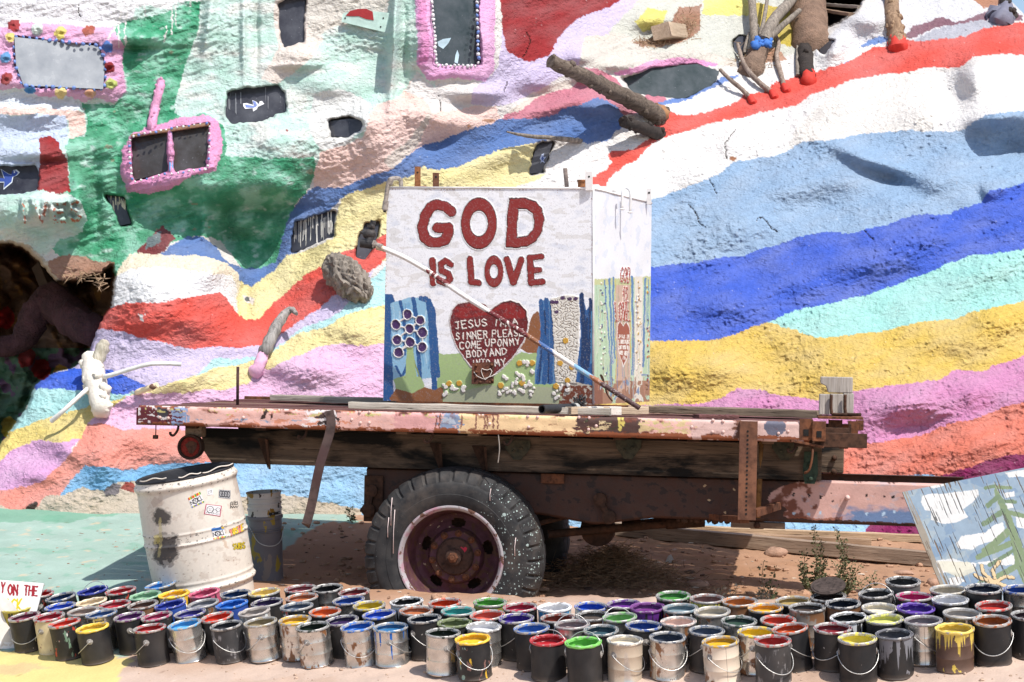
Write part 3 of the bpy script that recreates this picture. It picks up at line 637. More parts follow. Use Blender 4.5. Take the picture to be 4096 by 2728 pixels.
# crest: outside it is sky
crest = np.interp(gu, [-500, 1500, 2150, 2240, 2296, 2330, 2345, 2360, 2420, 2760], [-400, -400, -60, -28, -6, 6, 22, 36, 44, 60])
keep = GV > crest[None, :]
X = (GU - CU) / F * GY; Z = ZC - (GV - CV) / F * GY
# chalky sun-bleached coats: brush streaks along the stripes, worn patches, thin dust
HCOL = c.col * .88; gl = HCOL.mean(1, keepdims=True); bleach = np.clip(.08 + .20 * fbm(ru.ravel() / 120, rv.ravel() / 50, 4, 120), 0, .4)[:, None]
HCOL = HCOL * (1 - bleach) + (gl * .55 + .22) * bleach
HCOL *= (1 + .09 * fbm(ru.ravel() / 70, rv.ravel() / 5, 3, 130) + .07 * fbm(ru.ravel() / 18, rv.ravel() / 14, 3, 131))[:, None]
HCOL = np.clip(HCOL, .004, .76)
k = NT('sun-bleached house paint on adobe'); a_ = k.noise(8, 5, .55, (1, 1, 1.6), dist=.6); b_ = k.noise(30, 6, .56, (1, 1, 1.3), dist=.8); e_ = k.voro(22, (1, 1, 1.5)).outputs['Distance']
cc_ = k.mix(1.0, k.attr(), k.ramp(k.noise(40, 8, .7), .25, .75, .92, 1.06), 'MULTIPLY'); cc_ = k.mix(k.ramp(b_, .64, .75, 0, .22), cc_, S(160,146,132))
nb_ = k.bump(a_, .6, .035); nb_ = k.bump(b_, .8, .026, nb_); nb_ = k.bump(k.ramp(e_, .0, .35, 1, 0), .35, .012, nb_)
hill_mat = k.done(cc_, .85, 0, .15, nb_)
hill = gridmesh('hill', X, GY, Z, HCOL, hill_mat, keep)
tag(hill, 'hillside of adobe painted in wavy stripes of many colours', None, None, 'structure')
del X, Z

# ---- windows: parts of the hill
def glass(name, col, rough=.12, dust=.30, dcol=(.20, .21, .23), spec=.35):
    k = NT(name); a = k.noise(6, 6, .65); b = k.noise(45, 3); d = k.noise(3, 4, off=(3, 2, 1))
    f = k.math('MULTIPLY', k.ramp(k.math('ADD', a, k.math('MULTIPLY', d, .5)), .55, 1.0), dust)
    cc = k.mix(f, tuple(col), dcol); cc = k.mix(k.ramp(b, .68, .72, 0, .5), cc, dcol)
    return k.done(cc, k.ramp(a, .3, .8, rough, rough + .02 + rough * .5), 0, spec)
G_DARK = glass('dark dusty glass', (.022, .022, .030)); G_GREEN = glass('green tinted glass', (.022, .036, .038), .08, .3)
G_GREY = glass('grey dusty glass', (.17, .19, .215), .20, .5, (.34, .36, .38), .5); G_BROWN = glass('brown dusty glass', (.035, .030, .024), .1, .25)
LABEL = {'dusty': 'dusty grey pane with a sun glint in a pink dotted frame', 'twin_l': 'left pane of the tilted pink framed window', 'twin_r': 'right pane of the tilted pink framed window',
 'bird': 'dark pane with a small white bird painted on it', 'tall_dark': 'narrow dark pane at the top edge', 'tall_pink': 'tall pane in the pink frame', 'small': 'small dark pane in white plaster',
 'wind': 'wide green tinted windscreen set in the rocks', 'slant': 'slanted pane between yellow and white paint', 'drip': 'dark pane streaked with white paint', 'bluebird': 'pane with a blue bird at the left edge',
 'wedge': 'leaning pane with cream drips in green wall', 'porthole': 'small round opening with dark glass', 'mirror': 'sliver of dark glass beside the red band', 'edge': 'small dark pane under the grey rocks'}
def plane_of(pts, off, normal=None):
    Ys = [hillY(u, v) for u, v in pts]; cu = sum(p[0] for p in pts) / len(pts); cv = sum(p[1] for p in pts) / len(pts)
    Yc = sum(Ys) / len(Ys) + off; c0 = P(cu, cv, Yc)
    if normal is None:
        A_ = np.array([[P(u, v, y).x - c0.x, P(u, v, y).z - c0.z, 1] for (u, v), y in zip(pts, Ys)]); b_ = np.array([y + off - Yc for y in Ys])
        s_, *_ = np.linalg.lstsq(A_, b_, rcond=None); nrm = Vector((-s_[0] * .7, 1, -s_[1] * .7)).normalized()
    else: nrm = Vector(normal).normalized()
    def at(u, v, d=0.0):
        o = Vector((0, 0, ZC)); dr = P(u, v, 1.0) - o
        t = (c0 - o).dot(nrm) / dr.dot(nrm); p = o + dr * t
        return p - nrm * d if nrm.y > 0 else p + nrm * d
    return at
def grow(pts, k):
    cu = sum(p[0] for p in pts) / len(pts); cv = sum(p[1] for p in pts) / len(pts)
    return [(cu + (u - cu) * k, cv + (v - cv) * k) for u, v in pts]
AT = {}
for k, pts in PANES.items():
    nrm = (.27, -.88, .31) if k == 'dusty' else None
    at = plane_of(pts, -.02 if k == 'dusty' else .085, nrm); AT[k] = at
    m = {'dusty': G_GREY, 'wind': G_GREEN, 'tall_pink': G_GREEN, 'twin_l': G_BROWN, 'twin_r': G_BROWN}.get(k, G_DARK)
    o = MB().slab([at(u, v) for u, v in grow(pts, 1.05)], (0, .02, 0)).build('window', m, hill)
    o['label'] = LABEL[k]; AT[k + '_o'] = o
bead_m = {n_: simple('bead ' + n_, c_, .5, 0, .1) for n_, c_ in (('blue', S(120,150,215)), ('white', S(236,232,232)), ('pink', S(226,150,196)))}
def beads(poly_, spacing, r, cols, parent, seed, off=.0, closed=True):
    rnd = random.Random(seed); pts = poly_ + ([poly_[0]] if closed else [])
    proto = {n_: MB().blob((0, 0, 0), 1.0, 7, 4, (1, .7, .9), .12, rnd).mesh('bead', bead_m[n_], True) for n_ in cols}
    i = 0
    for (ua, va), (ub, vb) in zip(pts[:-1], pts[1:]):
        L = math.hypot(ub - ua, vb - va); nb = max(1, int(L / spacing))
        for j in range(nb):
            t = (j + .5) / nb; u = ua + (ub - ua) * t + rnd.uniform(-1, 1); v = va + (vb - va) * t + rnd.uniform(-1, 1)
            b = bpy.data.objects.new('bead', proto[cols[i % len(cols)]]); C.objects.link(b); b.parent = parent; i += 1
            p = H(u, v, off); s_ = r * rnd.uniform(.75, 1.25); b.location = p; b.scale = (s_, s_, s_); b.rotation_euler = (rnd.random(), rnd.random(), rnd.random() * 6)
beads(grow(PANES['dusty'], 1.08), 15, .017, ['blue'], AT['dusty_o'], 1, .02)
twin = [(299,316),(340,306),(388,297),(440,288),(482,283),(482,330),(477,388),(440,392),(402,400),(385,398),(345,410),(304,418),(298,370)]
beads(twin, 12, .012, ['white', 'blue', 'white'], AT['twin_l_o'], 2, .03)
beads([(391,300),(392,345),(394,395)], 9, .012, ['white', 'blue'], AT['twin_r_o'], 5, -.02, False)
beads([(990,-20),(998,60),(1003,150)], 9, .017, ['white'], AT['tall_pink_o'], 3, .0, False); beads([(1003,150),(1098,152)], 9, .015, ['white'], AT['tall_pink_o'], 4, .0, False); beads([(1100,148),(1098,60),(1096,-20)], 9, .018, ['white', 'blue'], AT['tall_pink_o'], 6, .0, False)
MB().bar(H(390, 300, -.03), H(394, 396, -.03), .03, .03, .006).build('mullion', simple('blue mullion', S(110,160,215)), AT['twin_l_o'])
MB().bar(H(302, 313, .0), H(480, 286, .0), .05, .025, .006).build('window_frame', wood('bare window wood', (.22,.12,.07), (.36,.22,.14)), AT['twin_l_o'])
# birds painted on the glass (flat print)
def decal(at, polys, parent, name, d=.004):
    for pts, col in polys:
        MB().slab([at(u, v, d) for u, v in pts], (0, .002, 0)).build(name, simple('print %.3f %.3f %.3f' % col, col, .6, 0, .08, bump=.05), parent); d += .0025
A_ = A1
bird = [(1675,715),(1700,712),(1745,725),(1738,692),(1765,702),(1785,720),(1790,700),(1806,698),(1822,718),(1800,728),(1778,738),(1770,755),(1745,770),(1742,748),(1690,752),(1678,735)]
decal(AT['bird'], [(mp(A_, bird), S(236,236,240)), (mp(A_, [(1690,722),(1745,732),(1770,726),(1780,708),(1768,735),(1745,745),(1695,742)]), S(120,140,205)), (mp(A_, [(1742,698),(1762,706),(1770,724),(1752,726)]), S(120,140,205))], AT['bird_o'], 'painted_bird')
bl = [(-60,1225),(30,1235),(5,1165),(60,1200),(85,1205),(92,1175),(115,1170),(138,1190),(118,1212),(92,1222),(85,1260),(25,1310),(28,1260),(-60,1260)]
decal(AT['bluebird'], [(mp(A_, bl), S(214,222,228)), (mp(A_, grow(bl, .86)), S(44,72,150)), (mp(A_, [(96,1186),(106,1182),(106,1194),(98,1198)]), S(230,232,236))], AT['bluebird_o'], 'painted_bird')
f8 = [(1365,1095),(1380,1065),(1395,1060),(1392,1085),(1410,1082),(1392,1105),(1400,1125),(1380,1115),(1370,1130),(1374,1108)]
decal(AT['slant'], [(mp(A2, f8), S(190,200,225)), (mp(A2, grow(f8, .5)), S(70,90,150))], AT['slant_o'], 'painted_flower')
# white paint streaks run down some panes
def streaks(at, pts, n_, seed, parent, col=S(225,222,214)):
    rnd = random.Random(seed); mb = MB(); us = [p[0] for p in pts]; vs_ = [p[1] for p in pts]
    for _ in range(n_):
        u = rnd.uniform(min(us) + 3, max(us) - 4); v0 = min(vs_) + (max(vs_) - min(vs_)) * rnd.uniform(0.0, .3); L = (max(vs_) - min(vs_)) * rnd.uniform(.15, .65); w_ = rnd.uniform(.8, 2.6)
        mb.slab([at(u, v0, .004), at(u + w_, v0, .004), at(u + w_ * .8 + rnd.uniform(-3, 3), v0 + L, .004), at(u + w_ * .2, v0 + L * .9, .004)], (0, .003, 0))
    mb.build('paint_drips', simple('drip %.2f' % col[0], col, .6), parent)['kind'] = 'stuff'
streaks(AT['drip'], PANES['drip'], 42, 1, AT['drip_o']); streaks(AT['wedge'], [(250,450),(290,452),(292,490),(262,500)], 16, 2, AT['wedge_o'], S(240,226,200)); streaks(AT['bird'], PANES['bird'], 8, 3, AT['bird_o'], S(120,122,128))
MB().slab([AT['tall_pink'](u, v, .003) for u, v in mp(A2, [(660,290),(700,270),(755,262),(735,300),(700,338),(668,318)])], (0, .002, 0)).slab([AT['tall_pink'](u, v, .003) for u, v in mp(A2, [(785,380),(798,345),(810,380),(800,440),(778,430)])], (0, .002, 0)).build('peeled_film', simple('peel', S(170,196,206), .6), AT['tall_pink_o'])

# ================================================================== GROUND
xs = np.concatenate((np.linspace(-45, -4.6, 30)[:-1], np.arange(-4.6, 4.4, .02), np.linspace(4.4, 45, 30)[1:]))
ys = np.concatenate((np.linspace(-40, 7.4, 40)[:-1], np.arange(7.4, 13.8, .02), np.linspace(13.8, 60, 30)[1:]))
GX, GYY = np.meshgrid(xs, ys)
GZ = ground_z(GX, GYY)
fine = (np.abs(GX) < 4.6) & (GYY > 7.3) & (GYY < 13.9)
rough_ = np.where(GX < -1.2 + .25 * (GYY - 10.2), .25, 1.0)
GZ = GZ + np.where(fine, rough_ * (.030 * fbm(GX * 1.6, GYY * 1.6, 3, 5) + .010 * fbm(GX * 9, GYY * 9, 3, 6) + .004 * perlin(GX * 32, GYY * 32, 9)), .05 * fbm(GX * .4, GYY * .4, 2, 5))
back = np.clip((GYY - 9.6) / .8, 0, 1) * (GX > -1.0)
GZ += back * (.030 * np.maximum(0, perlin(GX * 6, GYY * 6, 12)) + .022 * np.clip(perlin(GX * 17, GYY * 17, 13) - .25, 0, 1))
with np.errstate(divide='ignore', invalid='ignore'):
    pu = np.where(GYY > 3, CU + GX / np.maximum(GYY, 3) * F, -9999); pv = np.where(GYY > 3, CV - (GZ - ZC) / np.maximum(GYY, 3) * F, 9999)
SAND = S(216, 190, 172, .70); SAND2 = S(196, 160, 134, .70); GTEAL = S(178, 204, 190, .64)
gc = Canvas(pu, pv, SAND, jit=6, jscale=25, seed=8)
n = fbm(GX.ravel() * 1.2, GYY.ravel() * 1.2, 4, 31); gc.put(n > .1, SAND2, np.clip(n * 1.5, 0, .8))
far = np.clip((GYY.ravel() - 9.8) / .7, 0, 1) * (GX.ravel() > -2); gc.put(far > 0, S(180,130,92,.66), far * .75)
m = gc.poly([(-3000,1120),(200,1140),(640,1130),(780,1165),(830,1195),(735,1206),(690,1240),(600,1300),(545,1360),(470,1410),(400,1470),(330,1500),(250,1512),(-3000,1512)], GTEAL)
n2 = fbm(pu.ravel() / 90, pv.ravel() / 22, 4, 44)
gc.put(m & (n2 > .22), S(190,214,202,.64), .5); gc.put(m & (n2 < -.3), S(140,190,166,.64), .5); gc.put(m & (fbm(pu.ravel() / 40, pv.ravel() / 12, 3, 47) > .48), S(214,190,160), .6)
gc.poly([(-3000,1140),(130,1150),(300,1150),(640,1130),(800,1175),(700,1172),(450,1166),(300,1178),(150,1200),(-3000,1205)], S(110,176,142,.64), .6)
gc.poly([(-3000,1490),(40,1496),(120,1498),(200,1504),(290,1510),(312,1520),(285,1545),(262,1572),(200,1600),(-3000,1700)], S(238,216,144,.70))
gc.poly([(-60,1530),(40,1524),(120,1532),(60,1545),(-60,1552)], S(206,176,140), .6)
n = perlin(GX.ravel() * 60, GYY.ravel() * 60, 61); gc.put((n > .5) & fine.ravel(), S(120,92,74), .5)
n = perlin(GX.ravel() * 45, GYY.ravel() * 45, 62); gc.put((n > .55) & fine.ravel(), S(228,206,190), .6)
ground_m = painted('packed desert sand', .9, .10, 90, .004, .5, 0, .1, 4)
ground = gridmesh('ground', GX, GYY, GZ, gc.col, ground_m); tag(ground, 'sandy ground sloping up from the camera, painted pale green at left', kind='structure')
def gz(x, y):
    i = np.clip(np.searchsorted(xs, x) - 1, 0, len(xs) - 2); j = np.clip(np.searchsorted(ys, y) - 1, 0, len(ys) - 2)
    fx = (x - xs[i]) / (xs[i + 1] - xs[i]); fy = (y - ys[j]) / (ys[j + 1] - ys[j])
    return float((GZ[j, i] * (1 - fx) + GZ[j, i + 1] * fx) * (1 - fy) + (GZ[j + 1, i] * (1 - fx) + GZ[j + 1, i + 1] * fx) * fy)
def on_ground(u, v):
    """where the sight line through a point of the photograph meets the ground"""
    lo, hi = 5.0, 16.0
    f = lambda Y: P(u, v, Y).z - gz(P(u, v, Y).x, Y)
    for _ in range(40):
        mid = (lo + hi) / 2
        if f(mid) > 0: lo = mid
        else: hi = mid
    return P(u, v, lo)
# ================================================================== FLATBED TRAILER
yaw = R(8.0); tilt = R(1.2)
ex = Vector((math.cos(yaw), -math.sin(yaw), -math.tan(tilt))).normalized()
ey = Vector((math.sin(yaw), math.cos(yaw), 0)).normalized(); ez = ex.cross(ey).normalized(); ey = ez.cross(ex)
KT = 1.12
TO = P(318, 932, 9.75 * KT); ex, ey, ez = ex * KT, ey * KT, ez * KT
TM = Matrix(((ex.x, ey.x, ez.x, TO.x), (ex.y, ey.y, ez.y, TO.y), (ex.z, ey.z, ez.z, TO.z), (0, 0, 0, 1)))
TI = TM.inverted()
def TL(u, v, yl):
    o = TI @ Vector((0, 0, ZC)); d = TI.to_3x3() @ (P(u, v, 1.0) - Vector((0, 0, ZC)))
    t = (yl - o.y) / d.y; return o + d * t
def TW(p): return TM @ Vector(p)
def tproj(X, Y, Z):
    m = np.array(TM); a = [m[i][0] * X + m[i][1] * Y + m[i][2] * Z + m[i][3] for i in range(3)]
    return proj(a[0], a[1], a[2])
truck = thing('flatbed_trailer', 'rusty old flatbed trailer with peeling pink side rail and one large tyre', 'trailer', M=TM)
RUST = rust('rusted iron'); RUSTD = rust('dark rusted iron', (.050,.028,.019), (.105,.050,.030)); RUSTP = rust('rust under pale pink paint', (.13,.06,.04), (.26,.11,.06), S(226,178,168), .42, 5)
BROWN = rust('brown painted iron', (.075,.05,.045), (.12,.08,.07), S(88,66,64), .5, 4, .65)
BURNT = wood('scorched timber', (.07,.05,.036), (.18,.125,.085), dark=(.010,.009,.008)); DECKW = wood('old oxblood deck boards', (.085,.035,.034), (.17,.075,.07), dark=None)
GREYW = wood('sun-greyed timber', (.20,.165,.13), (.42,.37,.31)); PALEW = wood('pale sawn timber', (.34,.25,.17), (.55,.43,.31)); BROWNW = wood('brown plank', (.15,.10,.07), (.27,.18,.12))
# --- side rail: channel section with paint in patches
x1 = TL(1862, 960, 0).x
prof = [(.075,-.004),(.02,.0),(.008,-.002),(.002,-.008),(.0,-.016)] + [(.0,-z) for z in np.linspace(.024,.084,22)] + [(.002,-.092),(.008,-.098),(.02,-.100),(.06,-.100)]
xs_ = np.linspace(.0, x1, 900); py = np.array([p[0] for p in prof]); pz = np.array([p[1] for p in prof])
XX, PY = np.meshgrid(xs_, py); _, PZ = np.meshgrid(xs_, pz)
PY = PY + .0035 * perlin(XX * 3, PZ * 20, 4) + .0012 * perlin(XX * 30, PZ * 40, 5)
pu_, pv_ = tproj(XX, PY, PZ)
PKR = S(228,180,168,.9); CRM = S(232,198,152,.9); RB = S(120,62,42,.9); DK = S(58,40,36,.9)
rc = Canvas(pu_, pv_, PKR, jit=3, jscale=7, seed=4)
u_, v_ = rc.U + 22 * fbm(rc.U0 / 26, rc.V0 / 9, 3, 170) * (rc.U0 > 430), rc.V; top = 931 + (rc.U0 - 318) * .0213; t_ = (v_ - top) / 46
n = fbm(u_ / 30, v_ / 10, 4, 71)
rc.put(n > .25, S(236,190,180)); rc.put((n < -.3) & (u_ > 520) & (u_ < 900), S(224,150,120))
rc.put((u_ > 1060) & (u_ < 1330), CRM); rc.put((u_ > 905) & (u_ < 1012), S(230,172,168))
m = (u_ < 420); rc.put(m, S(98,36,44)); rc.put(m & (n > .12), S(222,214,214)); 
rc.ell(375, 945, 14, 15, S(62,60,68)); rc.put((u_ > 395) & (u_ < 428) & (n > -.25), S(150,170,205))
rc.put((u_ > 700) & (u_ < 770) & (n > -.1), S(240,232,230)); rc.put((u_ > 735) & (u_ < 785) & (n < .0), S(70,54,50))
rc.poly(mp(D1, [(1095,190),(1130,195),(1110,230),(1100,260),(1060,270),(1080,230)]), DK); rc.poly(mp(D1, [(1145,220),(1158,230),(1150,275),(1138,265)]), DK)
rc.put((n > .35) & (u_ > 430) & (u_ < 740) & (t_ > .6), S(160,170,190)); rc.put((n < -.38) & (t_ < .4), S(206,196,130))
m = (u_ > 1013) & (u_ < 1060) & (fbm(u_ / 20, v_ / 6, 3, 72) > -.45); rc.put(m, S(140,156,182))
for x in (295, 320, 490, 600, 670, 690, 735, 770): a, b = D2(x, 225 + (x % 40)), D2(x - 10, 340); rc.stroke([a, b], 3.2, S(140,92,80))
rc.poly(mp(D2, [(330,255),(420,265),(435,310),(340,300)]), S(206,214,224), .7)
m = (u_ > 1326) & (u_ < 1475); rc.put(m, S(88,62,56)); rc.put(m & (n > .30), S(66,74,50)); rc.put((u_ > 1326) & (u_ < 1400) & (n > .1) & (t_ > .35), S(230,206,160))
for x, y in ((1715,260),(1745,262),(1720,300),(1748,300),(1725,335)): rc.ell(*D2(x, y), 4, 6, S(226,206,110))
rc.put((u_ > 1475) & (u_ < 1600) & (n > -.05) & (t_ > .2) & (t_ < .85), S(226,200,150)); rc.put((u_ > 1590) & (u_ < 1860), S(226,190,180))
rc.ell(*D3(900, 600), 24, 20, S(108,108,124)); rc.put((u_ > 1690) & (u_ < 1712), S(120,78,60))
rn = fbm(u_ / 42, v_ / 16, 4, 75); edge = np.minimum(np.clip(t_, 0, 1), np.clip(1 - t_, 0, 1))
al = np.clip((rn - 1.5 * edge + .16) / .34, 0, 1) * (u_ > 425); rc.put(al > 0, RB, al * .92); rc.put((rn - 2.0 * edge > .10) & (u_ > 430), S(96,52,38))
m = (t_ > .86) | (t_ < .08); rc.put(m & (rn > -.25), S(150,84,52)); rc.put((t_ < .04) & (n > .05), S(230,216,210))
rc.put(perlin(u_ / 3, v_ / 3, 77) > .52, S(110,70,56), .7)
RAILP = painted('peeling paint on iron', .6, .12, 110, .003, .35, 0, .35, 12)
rail = gridmesh('side_rail', XX, PY, PZ, rc.col, RAILP, parent=truck)
mb = MB()
for u, v in [D1(*p) for p in ((275,255),(340,190),(340,260),(930,255),(1842,215),(1918,215),(1780,272),(1848,297),(1918,297))] + [D2(*p) for p in ((705,305),(1003,248),(1080,252),(1010,330),(1405,255),(1485,258),(1540,322),(2290,330),(1480,350))] + [D3(*p) for p in ((340,540),(430,548),(335,645),(432,645),(927,658),(1012,640))]:
    q = TL(u, v, 0); mb.blob((q.x, -.001, q.z), .0085, 8, 4, (1, .6, 1))
mb.build('rivets', simple('pale rivet paint', S(226,190,180), .6), truck, True)['kind'] = 'stuff'
# left end channel + rear rail
MB().box((-.012,.004,-.10),(-.001,1.96,-.012), None, .004).build('end_rail', rust('end rail', (.10,.05,.04), (.2,.09,.06), S(98,36,44), .6), truck)
MB().box((0,1.94,-.10),(x1,1.955,.012), None, .004).build('rear_rail', RUST, truck)
# --- deck boards
rnd = random.Random(5); ny = 15; yy = .078; 
for i in range(ny):
    wd = (1.935 - .078) / ny; z = -.006 + rnd.uniform(-.004, .004); xa = rnd.uniform(.0, .012); xb = x1 + rnd.uniform(-.02, .03)
    o = MB().box((0, 0, 0), (xb - xa, wd - .012, .03), None, .004).build('deck_plank', DECKW if i % 4 else BROWNW, truck); o.location = (xa, yy, z - .03); o.rotation_euler = (rnd.uniform(-.012, .012), 0, 0); yy += wd
# --- cross bearers under the deck
for x in np.linspace(.25, x1 - .2, 9):
    MB().box((x - .03, .09, -.115), (x + .03, 1.93, -.042), None, .006).build('cross_bearer', BROWNW if int(x * 10) % 2 else RUSTD, truck)
# --- long timbers on the chassis
def lx(u, v, y): return TL(u, v, y).x
bz0 = -.30; bz1 = -.122; bx0 = lx(462, 1030, .30); bx1 = lx(1889, 1060, .30)
pts = [(bx0, bz1), (bx1, bz1), (bx1, bz0), (bx0 + .06, bz0), (bx0 - .02 + .03, bz0 + .07)]
MB().slab([(x, .30, z) for x, z in pts], (0, .10, 0)).build('long_timber', BURNT, truck)
MB().box((bx0, .98, bz0), (lx(1940, 1050, .98), 1.08, bz1), None, .006).build('long_timber', BURNT, truck)
# --- chassis rails (channel)
cz1 = -.305; cz0 = -.52; cx0 = lx(842, 1130, .36); cx1 = lx(2175, 1150, .36) + .15
def channel(y, d, name, m):
    xs2 = np.linspace(cx0, cx1, 560); pr = [(d * .07, cz1), (d * .012, cz1)] + [(0, z) for z in np.linspace(cz1 - .008, cz0 + .012, 70)] + [(d * .012, cz0), (d * .07, cz0)]
    a = np.array([p[0] for p in pr]); b = np.array([p[1] for p in pr]); X2, A2_ = np.meshgrid(xs2, a); _, Z2 = np.meshgrid(xs2, b)
    drop = np.clip((X2 - lx(1240, 1150, y)) / .3, 0, 1) * np.clip((lx(1500, 1150, y) - X2) / .3, 0, 1)
    Z2 = np.where(Z2 < cz0 + .02, Z2 - .045 * drop, Z2)
    Y2 = y + A2_ + .002 * perlin(X2 * 4, Z2 * 9, 3); uu, vv = tproj(X2, Y2, Z2)
    cc = Canvas(uu, vv, S(76,50,40,.8), jit=3, jscale=8, seed=9)
    n_ = fbm(cc.U / 26, cc.V / 20, 4, 81); cc.put(n_ > .2, S(78,48,36,.8)); cc.put(n_ < -.28, S(52,36,32,.8))
    if d > 0:
        cc.poly(mp(B3, [(-300,235),(600,250),(640,300),(760,330),(760,420),(640,470),(560,360)]), None)
        lit = cc.poly(mp(D3, [(830,1250),(880,1170),(960,1130),(1100,1110),(1200,1090),(1290,1085),(2400,1090),(2400,1470),(1010,1420),(960,1380),(1000,1330),(950,1290),(860,1275)]), S(222,176,164))
        n3 = fbm(cc.U / 34, cc.V / 16, 4, 83); bl_ = lit & (cc.V > 1172 + 10 * n3 - (cc.U - 1850) * .02) & (cc.U > 1935 + 40 * n3); cc.put(lit, S(104,136,178), np.clip((cc.V - 1168 - 14 * n3 + (cc.U - 1850) * .02) / 14, 0, 1) * np.clip((cc.U - 1920 - 50 * n3) / 40, 0, 1) * .95)
        cc.put(lit & (n3 > .36), S(190,180,186), .5); rr = lit & (fbm(cc.U / 24, cc.V / 24, 4, 85) + np.clip((1880 - cc.U) / 160, -.35, .3) > .30); cc.put(lit, S(126,70,48), np.clip((fbm(cc.U / 24, cc.V / 24, 4, 85) + np.clip((1860 - cc.U) / 120, -.45, .4) - .12) / .25, 0, 1) * .95)
        cc.put(lit & (cc.V > 1190) & (cc.U < 1935), S(150,84,54), .8)
        for x, y_ in ((727,335),(835,335),(910,342),(1211,333),(1329,341),(1395,342)): cc.ell(*B3(x, y_), 3.4, 3.6, S(34,24,20))
        for x, y_ in ((988,317),(987,371)): cc.ell(*B3(x, y_), 2, 2, S(34,24,20))
        for x, y_ in ((727,453),(830,455),(907,443),(1216,454),(1329,460),(1402,446)): cc.ell(*B3(x, y_), 3.4, 3.6, S(190,215,235))
        for x, y_ in ((175,360),(230,165),(335,300),(140,270),(280,440)): cc.ell(*B3(x, y_), 2.6, 2.6, S(206,176,136))
    return gridmesh(name, X2, Y2, Z2, cc.col, m, parent=truck)
channel(.36, 1, 'chassis_rail', RAILP); channel(1.08, -1, 'chassis_rail', RAILP)
MB().blob((lx(1948, 1144, .34), .335, TL(1948, 1144, .34).z), .014, 8, 5, (1, 2.2, 1)).build('bolt', simple('pale rivet paint', S(226,190,180)), truck, True)
# --- gussets on the timber, hooks
for u, v, w_, h_ in ((612,1008,.05,.16),(1008,1018,.05,.15),(1110,1025,.06,.15)):
    q = TL(u, v, .28); MB().slab([(q.x, .285, q.z), (q.x + w_ * .3, .20, q.z), (q.x + w_ * .3, .285, q.z - h_)], (.012, 0, 0)).slab([(q.x - w_, .296, q.z), (q.x + .01, .296, q.z), (q.x + .01, .296, q.z - h_)], (0, -.006, 0)).build('gusset', RUSTD, truck)
for u, v in ((1445,1010),(1805,1012),(1190,1012)):
    q = TL(u, v, .28); MB().slab([(q.x - .065, .292, q.z + .0), (q.x + .065, .292, q.z), (q.x + .065, .292, q.z - .04), (q.x + .02, .292, q.z - .10), (q.x - .02, .292, q.z - .10), (q.x - .065, .292, q.z - .04)], (0, -.012, 0)).blob((q.x - .02, .28, q.z - .055), .009, 8, 4).blob((q.x + .02, .28, q.z - .04), .009, 8, 4).build('gusset', rust('green grey iron', (.05,.06,.045), (.10,.08,.05)), truck)
for u, v in ((400,990),(695,1000),(985,990),(1168,998),(1820,1040)):
    q = TL(u, v, .05); MB().tube(spline([(q.x + .02, .06, -.10), (q.x + .018, .05, -.125), (q.x, .045, -.15), (q.x - .016, .045, -.145), (q.x - .018, .045, -.132)], 4), .007, 6).build('hook', RUSTD, truck, True)
# --- hanging flat bars
q0 = TL(756, 944, -.004); q1 = TL(760, 985, -.012); q2 = TL(735, 1070, -.02); q3 = TL(704, 1205, .0)
def flat(path, wd, th, name, m):
    mb = MB(); L = []; 
    for i, p in enumerate(path):
        a = path[max(i - 1, 0)]; b = path[min(i + 1, len(path) - 1)]; d = (Vector(b) - Vector(a)); d.y = 0; d.normalize(); s_ = Vector((d.z, 0, -d.x)) * (wd / 2)
        p = Vector(p); L.append([p - s_, p + s_, p + s_ + Vector((0, th, 0)), p - s_ + Vector((0, th, 0))])
    vs_ = [v for l in L for v in l]; n_ = len(L); fs = [(i * 4 + k, i * 4 + (k + 1) % 4, i * 4 + 4 + (k + 1) % 4, i * 4 + 4 + k) for i in range(n_ - 1) for k in range(4)] + [(0, 3, 2, 1), tuple((n_ - 1) * 4 + k for k in range(4))]
    mb.add(vs_, fs); return mb.build(name, m, truck, True, 40)
pth = spline([q0, q1, q2, TL(716, 1160, -.006), q3], 6); pth += [q3 + Vector((.004, -.02, -.004)), q3 + Vector((.006, -.045, .006))]
flat(pth, .046, .006, 'hanging_strap', BROWN)
# angle iron post, right
a = TL(1722, 968, -.03); b = TL(1722, 1196, -.03)
o = MB().box((a.x - .045, -.034, b.z), (a.x + .042, -.028, a.z), None, .002).box((a.x - .045, -.028, b.z), (a.x - .039, .06, a.z), None, .002).build('stake_post', rust('rust with white flakes', (.13,.06,.04), (.25,.11,.06), S(222,206,200), .36, 4), truck)
mb = MB()
for i in range(20):
    z = a.z - .05 - i * (a.z - b.z - .08) / 19
    M_ = Matrix.Translation((a.x - .005, -.0355, z)) @ Matrix.Rotation(R(90), 4, 'X'); mb.disc(.0055, 0, 8, M_)
mb.build('bolt_holes', simple('black hole', (.01,.009,.008), .9), truck)['kind'] = 'stuff'
c0 = TL(1752, 990, .30); c1 = TL(1742, 1190, .33); MB().tube([c0, c1], .013, 8).build('rod', rust('yellow rust rod', (.14,.07,.03), (.3,.17,.06)), truck, True)
MB().bar(TL(1735, 1180, .0), TL(1790, 1162, .34), .03, .04, .003).build('brace', RUST, truck)
MB().bar(TL(1640, 1188, .30), TL(1712, 1196, -.01), .05, .03, .003).build('brace', RUST, truck)
MB().box((TL(1680, 1203, .36).x, .37, cz0 - .035), (TL(1805, 1203, .36).x, .42, cz0 - .004), None, .004).build('spacer_block', BROWNW, truck)
# loops at bottom of post
mb = MB(); q = TL(1740, 1208, .36); mb.box((q.x - .035, .38, q.z - .02), (q.x + .035, .40, q.z + .02), None, .005).blob((q.x, .37, q.z), .018, 8, 5); mb.build('clamp', RUSTD, truck, True, 40)
